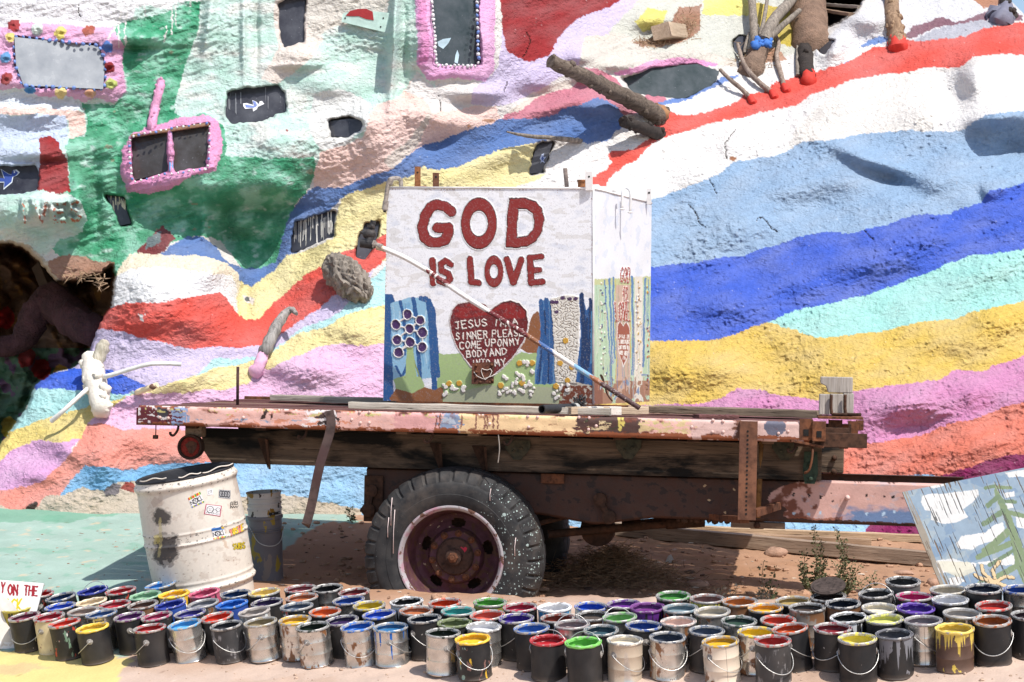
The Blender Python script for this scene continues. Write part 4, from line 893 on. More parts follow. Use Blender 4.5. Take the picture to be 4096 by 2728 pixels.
# --- right end: stake pockets and brackets
mb_spec = [((1838,963),(1868,1012),-.002,.012),((1868,968),(1898,1015),-.02,.05),((1905,965),(1936,1002),.25,.05),((1930,975),(1950,1032),.42,.012),((1950,968),(1972,1024),.55,.05),((1968,966),(1985,990),.8,.04)]
for (ua, va), (ub, vb), y, th in mb_spec:
    a = TL(ua, va, y); b = TL(ub, vb, y); 
    MB().box((a.x, y, b.z), (b.x, y + .006, a.z), None, .001).box((a.x, y + .006, b.z), (a.x + .006, y + th, a.z), None, .001).box((b.x - .006, y + .006, b.z), (b.x, y + th, a.z), None, .001).build('stake_pocket', RUST, truck)
    zc = (a.z * .35 + b.z * .65); MB().box((a.x + .02, y - .003, zc - .016), (b.x - .02, y - .0015, zc + .016)).build('slot', simple('black hole', (.01,.009,.008)), truck)
a = TL(1850, 990, .02)
for lo_, hi_ in (((a.x - .05, .03, -.12), (a.x + .30, .05, -.05)), ((a.x - .02, .2, -.125), (a.x + .22, .24, -.03)), ((a.x + .05, .5, -.13), (a.x + .24, .52, -.02))): MB().box(lo_, hi_, None, .003).build('end_channel', RUSTD, truck)
a = TL(1815, 1012, .02); b = TL(1890, 1027, .05); MB().bar(a, b, .09, .012, .002).build('bracket_plate', RUST, truck)
q = TL(1862, 1085, .26); MB().slab([(q.x - .03, .288, q.z + .10), (q.x + .035, .288, q.z + .10), (q.x + .04, .288, q.z - .01), (q.x + .025, .288, q.z - .06), (q.x - .025, .288, q.z - .06), (q.x - .035, .288, q.z)], (0, -.012, 0)).blob((q.x, .27, q.z + .04), .012, 8, 5).blob((q.x + .005, .27, q.z - .035), .012, 8, 5).build('green_plate', rust('green plate', (.03,.05,.035), (.06,.09,.06)), truck)
for u, v in ((1918,1053),(1917,1085)): q = TL(u, v, .96); MB().blob((q.x, .965, q.z), .016, 8, 5).build('bolt', RUSTD, truck, True)
q = TL(1870, 1050, .26); MB().tube(spline([(q.x - .01, .27, q.z + .10), (q.x - .006, .20, q.z + .02), (q.x - .02, .19, q.z - .06), (q.x - .045, .20, q.z - .08)], 5), .006, 6).build('hook', RUST, truck, True)
a = TL(1118, 975, .02)
# stacked timber ends with L rods at the nose
GREYZ = wood('sun-greyed end timber', (.30,.26,.22), (.52,.47,.42), 1.0, 2)
yb = .30
def blockat(u0, v0, u1, v1, y, d, m, name='timber_block', notch=None):
    a = TL(u0, v0, y); b = TL(u1, v1, y)
    if notch:
        (n0, n1) = notch; pts = [(a.x, a.z), (b.x, a.z), (b.x, b.z), (a.x + n0, b.z), (a.x + n0 - .01, b.z + n1 * .7), (a.x, b.z + n1)]
    else: pts = [(a.x, a.z), (b.x, a.z), (b.x, b.z), (a.x, b.z)]
    o = MB().slab([(x, y, z) for x, z in pts], (0, d, 0)).build(name, m, truck); md = o.modifiers.new('bevel', 'BEVEL'); md.width = .004; md.segments = 2; return o
blockat(1887, 866, 1960, 904, yb, .12, GREYZ, notch=(.038, .045)); blockat(1884, 906, 1908, 954, yb - .004, .12, GREYZ); blockat(1909, 905, 1938, 954, yb, .12, GREYZ); blockat(1938.6, 904, 1962, 953, yb, .12, GREYZ)
for u in (1911, 1943):
    a = TL(u, 907, yb - .02); b = TL(u, 952, yb - .02); c_ = TL(u + 36, 953, yb - .05)
    MB().tube(spline([a, (a.x, yb - .02, (a.z + b.z) / 2), (b.x, yb - .02, b.z + .02), (b.x + .01, yb - .022, b.z), c_], 5), .008, 7).build('rod_hook', RUSTD, truck, True)
MB().box((TL(1880, 956, .2).x, .2, TL(1880, 957, .2).z - .012), (TL(1985, 956, .2).x, .46, TL(1880, 957, .2).z), None, .002).build('nose_plate', RUST, truck)
# --- tail lamp
q = TL(436, 1028, .10); Mx = Matrix.Translation((q.x, .13, q.z)) @ Matrix.Rotation(R(90), 4, 'X') @ Matrix.Rotation(R(0), 4, 'Z')
lamp = MB().lathe([(.0, -.06), (.05, -.06), (.062, -.03), (.066, .02), (.064, .036), (.056, .038), (.053, .03), (.05, .02)], 28, Mx).build('tail_lamp', RUSTD, truck, True, 40)
MB().lathe([(.05, .022), (.03, .030), (.0, .032)], 24, Mx).build('lens', rust('broken red lens', (.28,.03,.02), (.40,.05,.03), (.05,.03,.03), .45, 14), lamp, True)
MB().slab([(q.x + .028 * math.cos(t) * (1 + .3 * math.sin(3 * t)) + .01, .0965, q.z + .034 * math.sin(t)) for t in np.linspace(0, 6.28, 10)[:-1]], (0, .002, 0)).build('broken_hole', RUST, lamp)
mb = MB().box((q.x - .04, .14, q.z + .05), (q.x + .05, .22, -.10), None, .006).build('lamp_bracket', rust('bracket beige', (.2,.13,.08), (.4,.3,.22)), truck)
q = TL(358, 1000, .05); MB().tube([(q.x, .05, -.10), (q.x, .05, q.z)], .003, 5).box((q.x - .012, .035, q.z - .02), (q.x + .012, .06, q.z), None, .003).build('dangling_wire', RUSTD, truck)
# --- wheel
wc = TL(1036, 1285, .06); wy = .085; WM = Matrix.Translation((wc.x, wy, wc.z)) @ Matrix.Rotation(R(90), 4, 'X')   # local z of the lathe = towards the viewer
k = NT('splattered tyre rubber'); a_ = k.noise(14, 6); e = k.noise(70, 4)
c_ = k.mix(k.ramp(a_, .35, .7), (.014,.014,.0155), (.042,.040,.039)); c_ = k.mix(k.ramp(k.noise(5, 8, .7), .5, .72, 0, .35), c_, S(150,132,118,.6))
sep = k.n('SeparateXYZ'); k.l(k.tc.outputs['Object'], sep.inputs[0])
zone = k.math('MULTIPLY', k.ramp(sep.outputs[0], .05, .28), k.ramp(sep.outputs[1], .28, -.02))
zone2 = k.math('MULTIPLY', k.ramp(sep.outputs[0], -.18, -.4, 0, .45), k.ramp(sep.outputs[1], .3, -.3))
zz = k.math('MAXIMUM', zone, zone2)
wn = k.noise(30, 3); 
for sc_, th_ in ((26, .20), (55, .24), (95, .26)):
    mp_ = k.coord((1, 1, 1), (sc_ * .013, .3, .2)); vadd = k.n('VectorMath', operation='ADD'); nz_ = k.n('TexNoise'); nz_.inputs['Scale'].default_value = 40; k.l(mp_, nz_.inputs['Vector'])
    sc2 = k.n('VectorMath', operation='SCALE'); sc2.inputs['Scale'].default_value = .012; k.l(nz_.outputs['Color'], sc2.inputs[0]); k.l(mp_, vadd.inputs[0]); k.l(sc2.outputs[0], vadd.inputs[1])
    v = k.n('TexVoronoi'); v.inputs['Scale'].default_value = sc_; k.l(vadd.outputs[0], v.inputs['Vector'])
    rnd_ = k.n('SeparateColor'); k.l(v.outputs['Color'], rnd_.inputs[0])
    thr = k.math('MULTIPLY', k.math('POWER', rnd_.outputs[0], 4.0), k.math('MULTIPLY', zz, th_ * 1.6))
    m_ = k.math('LESS_THAN', v.outputs['Distance'], thr)
    c_ = k.mix(m_, c_, S(186,204,198,.7))
TYRE = k.done(c_, .75, 0, .35, k.bump(e, .3, .002))
ro = .452; pr = []
def tp(r, z): pr.append((r, z))
for r, z in ((.262,.012),(.268,.030),(.285,.040),(.315,.046),(.325,.0475),(.327,.0455),(.350,.047),(.372,.045),(.384,.040),(.386,.038)): tp(r, z)
sh0 = len(pr)
for r, z in ((.396,.036),(.412,.028),(.428,.016),(.440,.000)): tp(r, z)
sh1 = len(pr)
tr = [(ro-.004,-.018),(ro,-.030),(ro+.001,-.075),(ro-.010,-.078),(ro-.010,-.086),(ro+.002,-.089),(ro+.003,-.12),(ro+.003,-.14),(ro+.002,-.168),(ro-.010,-.171),(ro-.010,-.179),(ro+.001,-.182),(ro,-.215),(ro-.004,-.232)]
for r, z in tr: tp(r, z)
for r, z in ((.440,-.250),(.420,-.272),(.385,-.285),(.32,-.292),(.268,-.27),(.262,-.25)): tp(r, z)
NS = 216; vs_ = []; rnd = random.Random(3)
for i, (r, z) in enumerate(pr):
    for kk in range(NS):
        a = 2 * math.pi * kk / NS; rr, z2 = r, z; ph = (kk % 6)
        if sh0 <= i < sh1: 
            if ph == 0: rr -= .004; z2 -= .009
            if i in (sh0 + 1, sh0 + 2): z2 += .003 if ph in (1, 5) else 0
        if sh1 <= i < sh1 + len(tr):
            zig = .006 * (1 if (kk // 6) % 2 else -1) if .07 < -z < .19 else 0
            z2 += zig
            if ph == 0 and (i - sh1) in (0, 1, 12, 13): rr -= .009
        vs_.append(WM @ Vector((rr * math.cos(a), rr * math.sin(a), z2)))
fs = [(i * NS + kk, i * NS + (kk + 1) % NS, (i + 1) * NS + (kk + 1) % NS, (i + 1) * NS + kk) for i in range(len(pr) - 1) for kk in range(NS)]
WB = Matrix.Translation((wc.x, wy, wc.z)); WBI = WB.inverted()
mb = MB(); mb.add([WBI @ v for v in vs_], fs); wheel = mb.build('wheel', TYRE, truck, True, 32, WB)
wheel['label'] = 'worn truck tyre spattered with pale green paint on a rusty rim'
LM = Matrix.Rotation(R(90), 4, 'X')
k = NT('flaking pink rim'); a_ = k.noise(16, 8, .65); b_ = k.noise(60, 4); sep = k.n('SeparateXYZ'); k.l(k.tc.outputs['Object'], sep.inputs[0])
c_ = k.mix(k.ramp(a_, .38, .62), S(84,52,58,.8), S(106,68,80,.8)); c_ = k.mix(k.ramp(k.noise(22, 8, .6, off=(2, 3, 4)), .52, .58), c_, (.10,.05,.033)); c_ = k.mix(k.ramp(k.noise(30, 6, .6, off=(7, 3, 4)), .66, .69), c_, S(196,172,150))
RIMM = k.done(c_, .7, .1, .3, k.bump(b_, .5, .003))
k = NT('silver pink rim lip'); a_ = k.noise(16, 8, .65); c_ = k.mix(k.ramp(a_, .48, .62), S(186,180,182), S(192,140,156)); c_ = k.mix(k.ramp(k.noise(24, 7, .6, off=(2, 3, 4)), .56, .6), c_, (.13,.065,.045)); LIPM = k.done(c_, .6, .1, .3, k.bump(k.noise(60), .4, .003))
rim = MB().lathe([(.266,.020),(.270,.030),(.266,.038),(.259,.038),(.249,.030),(.244,.016)], 72, LM).build('rim', LIPM, wheel, True, 35)
hole = lambda i, kk: (i in (5, 6, 7)) and ((kk % 18) in range(1, 7) if i == 6 else (kk % 18) in range(2, 6))
MB().lathe([(.244,.016),(.236,-.03),(.224,-.125),(.212,-.155),(.200,-.162),(.190,-.163),(.182,-.160),(.155,-.148),(.146,-.145),(.132,-.110),(.128,-.106),(.10,-.105),(.0,-.105)], 90, LM, skip=hole).build('wheel_disc', RIMM, rim, True, 35)
MB().lathe([(.097,-.104),(.095,-.096),(.088,-.088),(.05,-.085),(.043,-.080),(.040,-.052),(.030,-.048),(.0,-.048)], 40, LM).build('hub_cap', rust('hub rust', (.055,.032,.026), (.11,.058,.04)), rim, True, 35)
MB().lathe([(.027,-.050),(.027,-.028),(.020,-.024),(.011,-.023),(.010,-.016),(.0,-.016)], 6, LM).lathe([(.013,-.024),(.013,-.012),(.010,-.010),(0,-.010)], 12, LM).build('axle_nut', RUST, rim, False)
nut = MB().lathe([(.013,-.11),(.013,-.090),(.010,-.087),(.0,-.086)], 6, LM).lathe([(.018,-.106),(.018,-.101),(.012,-.100)], 12, LM).mesh('lug_nut', RUST)
for i in range(10):
    a = 2 * math.pi * (i + .3) / 10; o = bpy.data.objects.new('lug_nut', nut); C.objects.link(o); o.parent = rim; o.location = (.118 * math.cos(a), 0, .118 * math.sin(a)); o.rotation_euler = (0, a, 0)
ht = [(0,-.020),(.017,.002),(.019,.012),(.011,.018),(.003,.013),(0,.009),(-.003,.013),(-.011,.018),(-.019,.012),(-.017,.002)]
MB().slab([(x + .045, .0855, z + .034) for x, z in reversed(ht)], (0, .001, 0)).build('painted_heart', simple('heart red', S(190,40,64), .6), rim)
MB().lathe([(.27,-.25),(.20,-.24),(.1,-.24),(.1,-.40),(0,-.40)], 30, LM).build('brake_drum', RUSTD, rim, True, 35)
for x, z0, z1 in ((-.30,.30,.16),(-.315,.20,.10),(-.285,.24,.02),(.20,.36,.30),(.33,.12,.03)):
    rr0 = math.hypot(x, (z0 + z1) / 2); MB().tube([(x, -.049, z0), (x - .004, -.052, (z0 + z1) / 2), (x - .003, -.050, z1)], [.0022, .0016, .0026], 6).build('paint_drip', simple('pale pink drip', S(236,214,210)), wheel, True)
# axle, springs, shackles, far wheel
MB().tube([(wc.x, .38, wc.z), (wc.x, 1.45, wc.z)], .055, 14).blob((wc.x, 1.0, wc.z), .16, 14, 8, (1, .9, 1)).build('axle', RUSTD, truck, True, 40)
me2 = wheel.data; o = bpy.data.objects.new('wheel', me2); C.objects.link(o); o.parent = truck; o.matrix_local = Matrix.Translation((wc.x, 1.46, wc.z)) @ Matrix.Rotation(math.pi, 4, 'Z')
for j in range(4):
    z = wc.z + .10 - .018 * j; L_ = .55 - .09 * j
    MB().tube(spline([(wc.x - L_, .44, z + .10), (wc.x - L_ * .5, .44, z + .03), (wc.x, .44, z), (wc.x + L_ * .5, .44, z + .03), (wc.x + L_, .44, z + .10)], 4), .012, 6).build('leaf_spring', RUSTD, truck, True)
def shack(u, v, ang, L_):
    q = TL(u, v, .34); d = Vector((math.cos(ang), 0, math.sin(ang))) * L_
    MB().bar(Vector(q), Vector(q) + d, .03, .055, .006, up=(0, 1, 0)).lathe([(.0,.03),(.02,.03),(.034,.024),(.034,-.03)], 14, Matrix.Translation(q) @ LM).lathe([(.0,.03),(.02,.03),(.036,.024),(.036,-.03)], 14, Matrix.Translation(Vector(q) + d) @ LM).build('spring_shackle', RUSTD, truck, True, 40)
shack(1380, 1148, R(-62), .10); shack(855, 1128, R(-98), .10)
a = TL(838, 1092, .34); MB().box((a.x, .335, a.z - .24), (a.x + .10, .345, a.z + .0), None, .004).build('spring_hanger', RUSTD, truck)
for u, v in ((1215,1185),(1335,1165)): q = TL(u, v, .40); MB().box((q.x - .012, .39, q.z - .07), (q.x + .012, .47, q.z + .04), None, .005).build('spring_clip', RUSTD, truck)
q = TL(1270, 1098, .34); MB().box((q.x - .06, .335, q.z - .03), (q.x + .06, .35, q.z + .02), None, .004).build('bump_plate', RUST, truck)
a = TL(1260, 1228, .55); b = TL(1618, 1197, .75); MB().tube([a, a.lerp(b, .75), a.lerp(b, .76), b], [.022, .022, .03, .034], 12).build('drive_shaft', RUSTD, truck, True, 40)
a = TL(1430, 1207, .9); b = TL(1700, 1180, 1.0); MB().tube([a, b], .02, 10).build('tie_rod', RUSTD, truck, True)
q = TL(1585, 1185, .5); MB().box((q.x - .025, .48, q.z - .03), (q.x + .025, .53, cz0), None, .005).build('hanger', RUSTD, truck)
q = TL(1375, 1215, .7); MB().lathe([(0,.05),(.09,.05),(.095,.0),(.06,-.1),(0,-.1)], 20, Matrix.Translation(q) @ Matrix.Rotation(R(20), 4, 'Y') @ LM).build('gearbox_drum', RUSTD, truck, True, 40)
mb = MB(); rnd = random.Random(8); 
for i in range(14): x = TL(1560 + i * 14, 1172, .4).x; mb.blob((x, .40, cz0 - .004), rnd.uniform(.012, .022), 7, 4)
mb.build('mud_lumps', RUSTD, truck, True)['kind'] = 'stuff'
for i, u in enumerate((1060, 1200, 1480, 1700)):
    q = TL(u, 1130, .8); MB().box((q.x - .03, .40, cz0 + .03), (q.x + .03, 1.04, cz1 - .04), None, .005).build('cross_member', RUSTD, truck)
# ================================================================== TANK
P_world = P
def P(u, v, Y): return P_world(u, v, Y * KT)          # tank and trailer stand a little farther back
nb = P(1364, 930, 9.9); nt_ = P(1364, 433, 9.9); lb = P(880.5, 921, 10.2); lt = P(890, 431, 10.2); rb = P(1493, 923, 10.7); rt = P(1498, 467, 10.7)
bb = lb + (rb - nb); bt = lt + (rt - nt_); cen = (nb + lb + rb + bb) / 4
tank = thing('painted_tank', 'white steel tank lettered in red with a big red heart, standing on the trailer', 'tank', cen)
TKI = Matrix.Translation(-cen)
def bil(a, b, c_, d, nu, nv):
    s_ = np.linspace(0, 1, nu); t_ = np.linspace(0, 1, nv); S_, T_ = np.meshgrid(s_, t_)
    g = [(a[i] * (1 - S_) + b[i] * S_) * (1 - T_) + (d[i] * (1 - S_) + c_[i] * S_) * T_ for i in range(3)]
    return g
TX, TY, TZ = bil(lt, nt_, nb, lb, 420, 430)
fu, fv = proj(TX, TY, TZ); k0 = 1.0 / .36652
fu = (fu - 785.02) * k0; fv = (fv - 402.3) * k0            # painted in the units of a close-up of the face
TW_ = S(238, 238, 241, .92); c = Canvas(fu, fv, TW_, jit=3.0, jscale=16, seed=6)
u_, v_ = c.U0, c.V0
n = fbm(u_ / 130, v_ / 60, 4, 12); c.put((n > .18), S(214,220,234), np.clip((n - .18) * 1.6, 0, .55)); c.put(n < -.25, S(226,222,218), .6)
rs = perlin(u_ / 9, v_ / 9, 14) + .6 * perlin(u_ / 60, v_ / 60, 15); c.put(rs > .72, S(206,150,104), .7)
edge_ = np.minimum.reduce([u_ - 275, 1578 - u_, v_ - 85]); c.put((rs + np.clip((14 - edge_) / 30, 0, .4) > .60) & (edge_ < 26), S(170,110,80), .8)
# greens / earth / water
GR = S(172,196,134); BRN = S(150,96,60); LBL = S(150,196,224); DBL = S(44,92,150); NVY = S(28,56,100)
c.poly([(600,1110),(640,1125),(690,1120),(740,1120),(800,1180),(1000,1230),(1060,1150),(1130,1110),(1190,1120),(1250,1110),(1250,1300),(1580,1310),(1580,1440),(600,1440)], GR)
c.poly([(640,1380),(900,1320),(1250,1330),(1580,1330),(1580,1460),(640,1460)], S(180,184,150))
c.poly([(1110,1080),(1150,1010),(1180,930),(1200,870),(1230,850),(1260,900),(1250,1080),(1230,1120),(1160,1110)], BRN)
c.poly([(265,745),(320,750),(340,800),(300,820),(290,1450),(250,1450)], DBL)
c.poly([(275,815),(330,800),(430,765),(500,770),(560,780),(585,860),(600,1100),(615,1260),(590,1270),(330,1290),(300,1270)], LBL)
rr_ = np.random.RandomState(2)
for i in range(26):
    x = rr_.uniform(300, 590); y = rr_.uniform(800, 1000); L = rr_.uniform(120, 300); c.stroke([(x, y), (x + rr_.uniform(-12, 16), y + L * .5), (x + rr_.uniform(-10, 20), y + L)], rr_.uniform(4, 12), [S(110,170,212), S(190,220,236), S(84,140,190)][i % 3], .7)
for pts, w in [([(290,770),(288,1000),(300,1250),(310,1400)],42),([(370,795),(385,860),(400,1000),(395,1120)],20),([(450,775),(470,900),(480,1080),(500,1380)],26),([(500,775),(545,790),(560,900),(570,1100),(580,1280),(590,1400)],34),([(530,770),(575,840),(590,1000),(605,1260)],24),([(340,1200),(380,1270),(420,1170)],16)]: c.stroke(pts, w, DBL)
c.poly([(325,1280),(420,1250),(500,1270),(520,1320),(510,1370),(420,1390),(350,1360)], GR); c.poly([(345,1340),(440,1370),(520,1330),(580,1350),(620,1330),(640,1340),(635,1440),(330,1440),(300,1400)], BRN)
c.stroke([(415,1070),(430,1180),(400,1270)], 8, S(150,160,90)); c.stroke([(440,1070),(460,1180),(490,1265)], 8, S(150,160,90)); c.poly([(412,1060),(445,1060),(470,1260),(400,1265)], GR)
for a_, b_ in [((415,875),(342,940)),((415,875),(495,912)),((342,940),(428,965)),((495,912),(428,965)),((428,965),(348,1035)),((428,965),(508,988)),((508,988),(508,1078)),((348,1035),(430,1050)),((430,1050),(358,1113)),((430,1050),(508,1078)),((358,1113),(430,1065))]: c.stroke([a_, b_], 11, S(236,232,226), h=.004)
for x, y in ((415,875),(495,912),(342,940),(428,965),(508,988),(348,1035),(430,1048),(508,1078),(358,1113)):
    c.ell(x, y, 33, 35, S(238,234,228), h=.005); c.ell(x, y, 26, 29, S(74,44,98), h=.0)
# right waterfall
c.poly([(1235,790),(1300,780),(1330,830),(1345,1310),(1210,1310),(1220,1150),(1250,1000)], S(96,140,184))
for pts, w in [([(1250,790),(1262,950),(1255,1150),(1230,1300)],26),([(1285,785),(1290,960),(1280,1200),(1270,1300)],30),([(1320,800),(1320,1000),(1310,1300)],26),([(1265,860),(1275,1000)],12)]: c.stroke(pts, w, DBL)
for pts in ([(1275,850),(1280,1000)],[(1255,1100),(1240,1290)],[(1300,1100),(1295,1300)]): c.stroke(pts, 10, NVY)
c.poly([(1312,775),(1400,755),(1490,760),(1495,900),(1480,1310),(1340,1300),(1330,1000)], S(234,228,216), h=.003)
vx = perlin(u_ / 26, v_ / 20, 33); m = c.inside([(1318,785),(1400,765),(1480,770),(1485,900),(1470,1300),(1345,1295),(1335,1000)]); c.put(m & (np.abs(vx) < .055), S(186,170,150)); c.h[m & (np.abs(vx) < .06)] -= .004
c.poly([(1490,745),(1515,745),(1535,850),(1580,770),(1580,1320),(1470,1310),(1500,1000)], DBL)
for pts, w in [([(1505,750),(1520,950),(1510,1300)],26),([(1560,780),(1560,1000),(1545,1200)],20),([(1540,900),(1535,1250)],16)]: c.stroke(pts, w, NVY)
c.stroke([(1572,860),(1566,1180)], 10, S(90,150,196))
c.poly([(1340,1310),(1480,1300),(1580,1325),(1580,1440),(1380,1440),(1390,1370),(1350,1330)], S(200,190,176)); m = c.inside([(1380,1320),(1580,1320),(1580,1445),(1360,1445)]); c.put(m & (fbm(u_ / 40, v_ / 40, 3, 41) > -.12), S(120,62,40))
for x, y in ((1388,772),(1432,778),(1325,795),(1348,795),(1470,775),(1350,860)): c.ell(x, y, 15, 11, S(80,52,92), h=.004)
for x, y in ((1405,1038),(1372,1180),(1445,1205),(1420,1290),(1345,1325),(1117,1180),(1195,1178),(672,1308),(738,1306),(1000,1318),(1132,1306)): c.ell(x, y, 19, 19, S(214,164,60), h=.005); 
for x, y in ((1160,1180),(1110,1250),(1145,1270),(1190,1235),(1025,1265),(1155,1180),(645,1325),(700,1335),(720,1355),(772,1330),(650,1360),(765,1355),(1000,1360),(1045,1350),(1080,1325),(1085,1365),(1130,1345),(1160,1320),(1195,1325),(1195,1370),(1340,1370),(1375,1325),(1420,1335),(1350,1385),(1100,1290),(1185,1300)):
    for q_ in range(3): c.ell(x + rr_.uniform(-14, 14), y + rr_.uniform(-16, 18), rr_.uniform(7, 13), rr_.uniform(8, 14), S(240,232,224), h=.006)
# heart
hp = [(935,848),(905,815),(860,798),(790,795),(730,812),(692,850),(678,910),(688,990),(720,1070),(770,1150),(830,1220),(870,1270),(905,1295),(950,1260),(1010,1210),(1070,1150),(1120,1080),(1160,1000),(1172,920),(1160,850),(1120,805),(1060,786),(1000,800),(960,825)]
c.poly(grow(hp, 1.03), S(236,230,226)); c.poly(hp, S(116,34,36)); c.poly([(930,860),(880,815),(790,805),(720,830),(690,880),(760,900),(900,880),(960,890),(1060,900),(1150,900),(1150,850),(1080,800),(1000,810)], S(158,38,36), .75)
m = c.inside(hp); c.put(m & (fbm(u_ / 60, v_ / 40, 3, 51) > .2), S(90,26,32), .5)
c.stroke(hp[9:] + [hp[0]], 6, S(236,230,226), .9, h=.003); c.stroke(hp[5:11], 5, S(236,230,226), .8, h=.003)
IVO = S(240,232,222)
def tx(t, a, b, H_): c.text(t, a, b, H_, 7.2, IVO, h=.003, gap=.5)
tx('JESUS', (715,968), (912,948), 46); tx('IM', (955,942), (1028,952), 40); tx('A', (1072,940), (1104,936), 36)
tx('SINNER', (720,1036), (915,1022), 46); tx('PLEASE', (948,1018), (1138,1010), 44); tx('COME', (745,1094), (876,1084), 44); tx('UPON', (905,1078), (1040,1074), 44); tx('MY', (1060,1072), (1118,1062), 40)
tx('BODY', (786,1146), (915,1138), 42); tx('AND', (930,1136), (1034,1126), 42); tx('INTO', (820,1200), (930,1192), 36); tx('MY', (965,1200), (1030,1192), 40)
# large letters, thick red paint with a pale rim and a dark line
LR = S(146,46,42)
def letter(draw):
    draw(17, S(244,242,240), .0025); draw(8, S(70,36,34), .0); draw(0, LR, .0025)
def G_(e, col, h): c.stroke([(688,232),(655,200),(600,186),(555,205),(522,262),(508,330),(520,395),(560,424),(610,426),(650,410),(672,360),(672,332),(600,332)], 58 + e, col, h=h)
def O_(e, col, h):
    d = np.sqrt(((u_ - 862) / 84) ** 2 + ((v_ - 305) / 121) ** 2); w_ = (28 + e / 2) / 92; m = np.abs(d - 1) < w_; c.put(m, col); c.h[m] = h
def D_(e, col, h):
    o_ = [(1056,150),(1150,150),(1215,172),(1255,215),(1268,280),(1258,350),(1222,410),(1170,446),(1110,454),(1030,452),(1040,350),(1044,250)]; i_ = [(1108,212),(1165,210),(1202,240),(1212,290),(1202,345),(1170,384),(1098,394),(1100,300)]
    m = c.inside(grow(o_, 1 + e / 220)) & ~c.inside(grow(i_, 1 - e / 130)); c.put(m, col); c.h[m] = h
for f in (G_, O_, D_): letter(f)
def ST(paths, w): 
    def d(e, col, h):
        for p in paths: c.stroke(p, w + e * .8, col, h=h)
    letter(d)
ST([[(572,535),(575,680)]], 36); ST([[(688,565),(655,538),(622,558),(628,598),(668,622),(680,655),(655,680),(612,665)]], 34)
ST([[(806,528),(815,672),(862,678)]], 36); 
def O2(e, col, h):
    d = np.sqrt(((u_ - 956) / 43) ** 2 + ((v_ - 606) / 72) ** 2); m = np.abs(d - 1) < (18 + e * .4) / 52; c.put(m, col); c.h[m] = h
letter(O2); ST([[(1036,528),(1078,674),(1128,532)]], 36); ST([[(1182,520),(1190,678)],[(1182,520),(1254,512)],[(1186,600),(1240,595)],[(1190,676),(1262,670)]], 34)
cr = np.abs(perlin(u_ / 22, v_ / 22, 61) + .4 * perlin(u_ / 9, v_ / 9, 62)); c.put((cr < .022), c.col.mean(0) * .62, .45)
nrm = (nt_ - lt).cross(lb - lt).normalized(); nrm = nrm if nrm.y < 0 else -nrm
hh = c.h.reshape(TX.shape) + .003 * perlin(fu / 300, fv / 300, 5) + np.maximum(0, .0006 * perlin(fu / 6, fv / 6, 6))
TANKP = painted('enamel on tank', .45, .03, 90, .001, .15, 0, .4, 6)
gridmesh('front_panel', TX + nrm.x * hh - cen.x, TY + nrm.y * hh - cen.y, TZ + nrm.z * hh - cen.z, c.col, TANKP, parent=tank)['label'] = 'front face with red lettering, heart, waterfalls and flowers'
# right face
SX, SY, SZ = bil(nt_, rt, rb, nb, 150, 300); su, sv = proj(SX, SY, SZ); su = (su - 785.02) * k0; sv = (sv - 402.3) * k0
c = Canvas(su, sv, S(240,240,242), jit=3, jscale=14, seed=16); u_, v_ = c.U0, c.V0
n = fbm(u_ / 40, v_ / 80, 4, 12); c.put(n > .25, S(220,226,238), .7); c.put(perlin(u_ / 5, v_ / 14, 14) > .66, S(190,150,120), .6)
lo = v_ > 655 - (u_ - 1585) * .06 + 8 * perlin(u_ / 20, v_ / 20, 3)
c.put(lo, S(188,212,180)); c.put(lo & (u_ > 1720) & (u_ < 1812), S(206,176,156)); c.put(lo & (v_ < 690), S(200,204,150)); c.put(lo & (u_ > 1838) & (u_ < 1890), S(232,224,208))
for pts, w in [([(1650,660),(1668,900),(1690,1200),(1690,1400)],9),([(1680,650),(1690,900),(1700,1180)],12),([(1705,640),(1705,900),(1715,1150)],10),([(1822,640),(1828,900),(1826,1250)],14),([(1905,650),(1900,900),(1895,1200)],13),([(1925,660),(1922,980)],6),([(1660,760),(1672,1000)],6)]: c.stroke(pts, w, S(98,134,176))
c.stroke([(1718,660),(1716,900),(1724,1150),(1716,1300)], 5, S(200,184,100)); c.stroke([(1812,660),(1812,1150)], 5, S(200,184,100))
for i in range(70): x = rr_.uniform(1620, 1660) if i % 2 else rr_.uniform(1845, 1880); y = rr_.uniform(670, 1260); c.ell(x, y, rr_.uniform(3, 6), rr_.uniform(4, 9), [S(236,230,220), S(80,90,130), S(200,160,70), S(236,230,220)][i % 4], h=.004)
for i in range(22): c.ell(1920 + rr_.uniform(-8, 8), rr_.uniform(650, 1350), 4, 8, [S(206,90,60), S(206,160,60), S(90,70,110)][i % 3], h=.004)
c.put(lo & (v_ > 1290) & (n > -.1), S(166,124,100)); c.put((v_ > 1290) & (u_ < 1640), S(140,92,74)); c.put(lo & (v_ > 1250) & (n < -.4), S(130,150,180))
for i in range(110):
    x = rr_.uniform(1586, 1940); y = rr_.uniform(660, 1200); L = rr_.uniform(40, 200); c.stroke([(x, y), (x + rr_.uniform(-3, 3), y + L)], rr_.uniform(2, 5), [S(98,134,176), S(232,226,214), S(176,140,116), S(150,180,140)][i % 4], .6)
for i in range(12): x = rr_.uniform(1590, 1920); c.stroke([(x, 1270), (x + 3, 1270 + rr_.uniform(40, 160))], 5, [S(190,140,116), S(120,76,60), S(176,190,196)][i % 3], .8)
def tw(t, a, b, H_, w=5): c.text(t, a, b, H_, w + 3, S(238,228,218), gap=.4, h=.004); c.text(t, a, b, H_, w, S(168,70,58), gap=.4)
tw('GOD', (1745,672), (1803,676), 95, 6); tw('IS', (1758,788), (1784,790), 88, 6); tw('LOVE', (1718,918), (1806,914), 118, 7)
